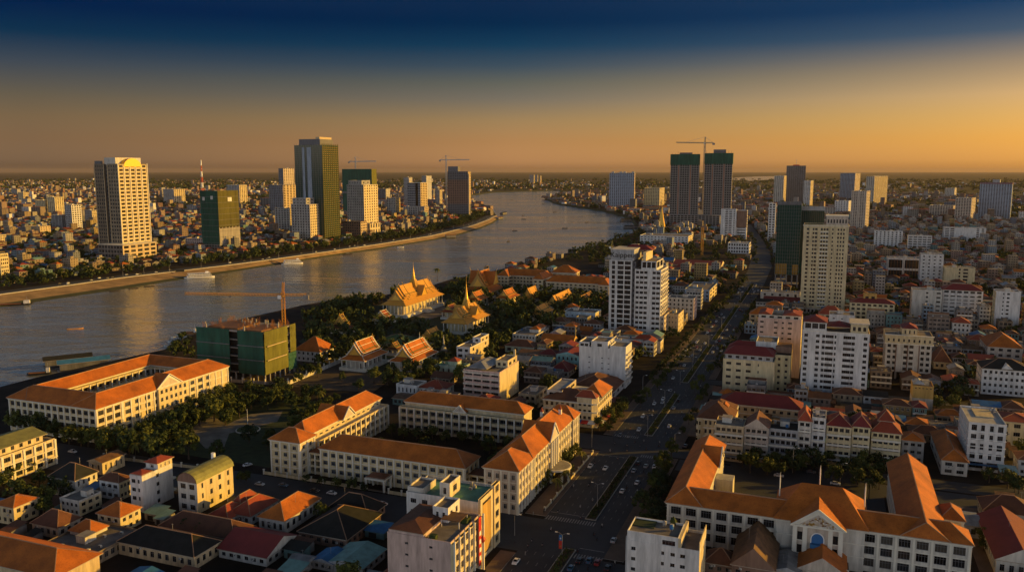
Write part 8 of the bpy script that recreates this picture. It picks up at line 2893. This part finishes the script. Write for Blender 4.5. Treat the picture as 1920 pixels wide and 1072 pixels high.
RB = TH + R(90)
b1 = R(42)
boat(374, 521, 40, 9, 'white two deck passenger boat at the pontoon below the golden hotel tower', 'ferry', rot=R(62), k='white_paint')
boat(548, 495, 34, 8, 'white two deck passenger boat farther along the far embankment', 'ferry', rot=R(62), k='white_paint')
boat(334, 517, 16, 6, 'dark pontoon beside the white two deck boat', 'house', rot=R(62), k='car_grey', cabin='tin_dark')
boat(22, 572, 42, 8, 'long low rusty barge moored at the far left embankment', 'barge', rot=R(68), k='car_black')
boat(141, 617, 14, 2.6, 'orange wooden boat alone in the middle of the river', 'skiff', rot=R(60), k='orange')
boat(128, 684, 34, 10, 'floating house with a dark grey roof behind the courtyard school', 'house', rot=R(58), k='car_grey', cabin='tin_dark')
boat(158, 690, 36, 10, 'floating house with a bright blue roof behind the courtyard school', 'house', rot=R(58), k='car_grey', cabin='tin_blue')
boat(74, 702, 16, 4, 'dark tug boat at the end of the blue roofed floating house', 'barge', rot=R(70), k='car_black')
boat(355, 626, 14, 4.4, 'white and orange work boat moored behind the netted building', 'barge', rot=R(80), k='orange')
for i, (px, py) in enumerate(((336, 633), (330, 641), (323, 648))):
    boat(px, py, 13, 3.4, ['blue topped tour boat, farthest of the three moored by the dark trees', 'white tour boat, middle of the three moored by the dark trees', 'white tour boat, nearest of the three moored by the dark trees'][i], 'skiff', rot=R(66), k='white_paint', cabin='tin_blue' if i == 0 else 'tin_grey', group='tour boats by the dark trees')
boat(664, 563, 36, 7, 'long boat with a pale roof moored below the palace trees', 'house', rot=R(66), k='white_paint', cabin='tin_grey')
for i, (px, py, l, lab) in enumerate(((652, 477, 18, 'flat work boat moored under the far embankment near the glass podium'), (751, 464, 14, 'small white ferry moored under the far embankment before the white hotel'), (215, 546, 12, 'skiff drawn up on the grassy bank, nearest the left'), (250, 541, 12, 'skiff drawn up on the grassy bank, second from the left'), (280, 537, 12, 'skiff drawn up on the grassy bank, third from the left'), (845, 446, 26, 'moored house boat at the steps of the far embankment'))):
    boat(px, py, l, l * .22, lab, 'skiff' if i != 5 else 'house', rot=R(58), k='wood_dark' if i != 1 else 'white_paint', cabin='tin_grey' if i in (0, 1) else ('tin_rust' if i == 5 else None))
for i, (px, py) in enumerate(((953, 453), (965, 433), (982, 411), (981, 404), (1019, 383), (981, 370), (960, 374.5), (1011, 366), (1100, 417), (1059, 428), (912, 501), (1040, 398))):
    nearest = ['before the bend', 'in midstream below the bend', 'in midstream, lower of the close pair', 'in midstream, upper of the close pair', 'off the wooded point', 'far up the river, rightmost of the far three', 'far up the river, leftmost of the far three', 'farthest up the river', 'heading for the right bank with a wake', 'turning in midstream beside a pale wake', 'nearest the riverside school', 'between the wooded point and midstream'][i]
    boat(px, py, 15, 4, 'small dark boat ' + nearest, 'skiff', rot=R(20 + 37 * i % 90), k='wood_dark', cabin='tin_dark', group='small boats on the river')
for i, (px, py) in enumerate(((944, 402), (936, 411), (1176, 415), (1184, 428))):
    boat(px, py, 44, 12, ['floating restaurant off the tip of the far embankment, upper', 'floating restaurant off the tip of the far embankment, lower', 'moored house boat under the right bank, upper', 'moored house boat under the right bank, lower'][i], 'house', rot=R(20 if i < 2 else 75), k='wood_dark', cabin='tin_dark' if i != 1 else 'tin_rust')
# gangways down to the boats
for i, (a, b, lab) in enumerate((((322, 511), (336, 518), 'sloping gangway down to the pontoon of the white boat'), ((508, 488), (532, 495), 'gangway down to the farther white boat'))):
    p, q = G(*a, 0), G(*b, WZ + 1)
    m = Vector(((p[0] + q[0]) / 2, (p[1] + q[1]) / 2))
    T = Thing(*UV(m), 'gangway', lab, 'gangway', rot=0.0, z=0)
    A, Bv = (p[0] - m.x, p[1] - m.y, .3), (q[0] - m.x, q[1] - m.y, WZ + 1.2)
    T.mb('deck').bar(A, Bv, 3, 'wood_dark', .3)
    for s in (-1.4, 1.4):
        T.mb('rail').bar((A[0], A[1] + s, A[2] + 1), (Bv[0], Bv[1] + s, Bv[2] + 1), .12, 'steel')
    T.done()
# ------------------------------------------------------------ the evening haze over the plain
mb = MB()
mb.box(-71000, 71000, -71000, 71000, -12, 262, 'soil')
hz = mb.build('haze')
hm = bpy.data.materials.new('haze_air')
hm.use_nodes = True
t = hm.node_tree
t.nodes.clear()
o_ = t.nodes.new('ShaderNodeOutputMaterial')
vol = t.nodes.new('ShaderNodeVolumePrincipled')
vol.inputs['Color'].default_value = (.52, .43, .37, 1)
vol.inputs['Density'].default_value = .000011
vol.inputs['Anisotropy'].default_value = .15
t.links.new(vol.outputs[0], o_.inputs['Volume'])
hz.materials.clear(); hz.materials.append(hm)
link('haze', hz, kind='stuff')
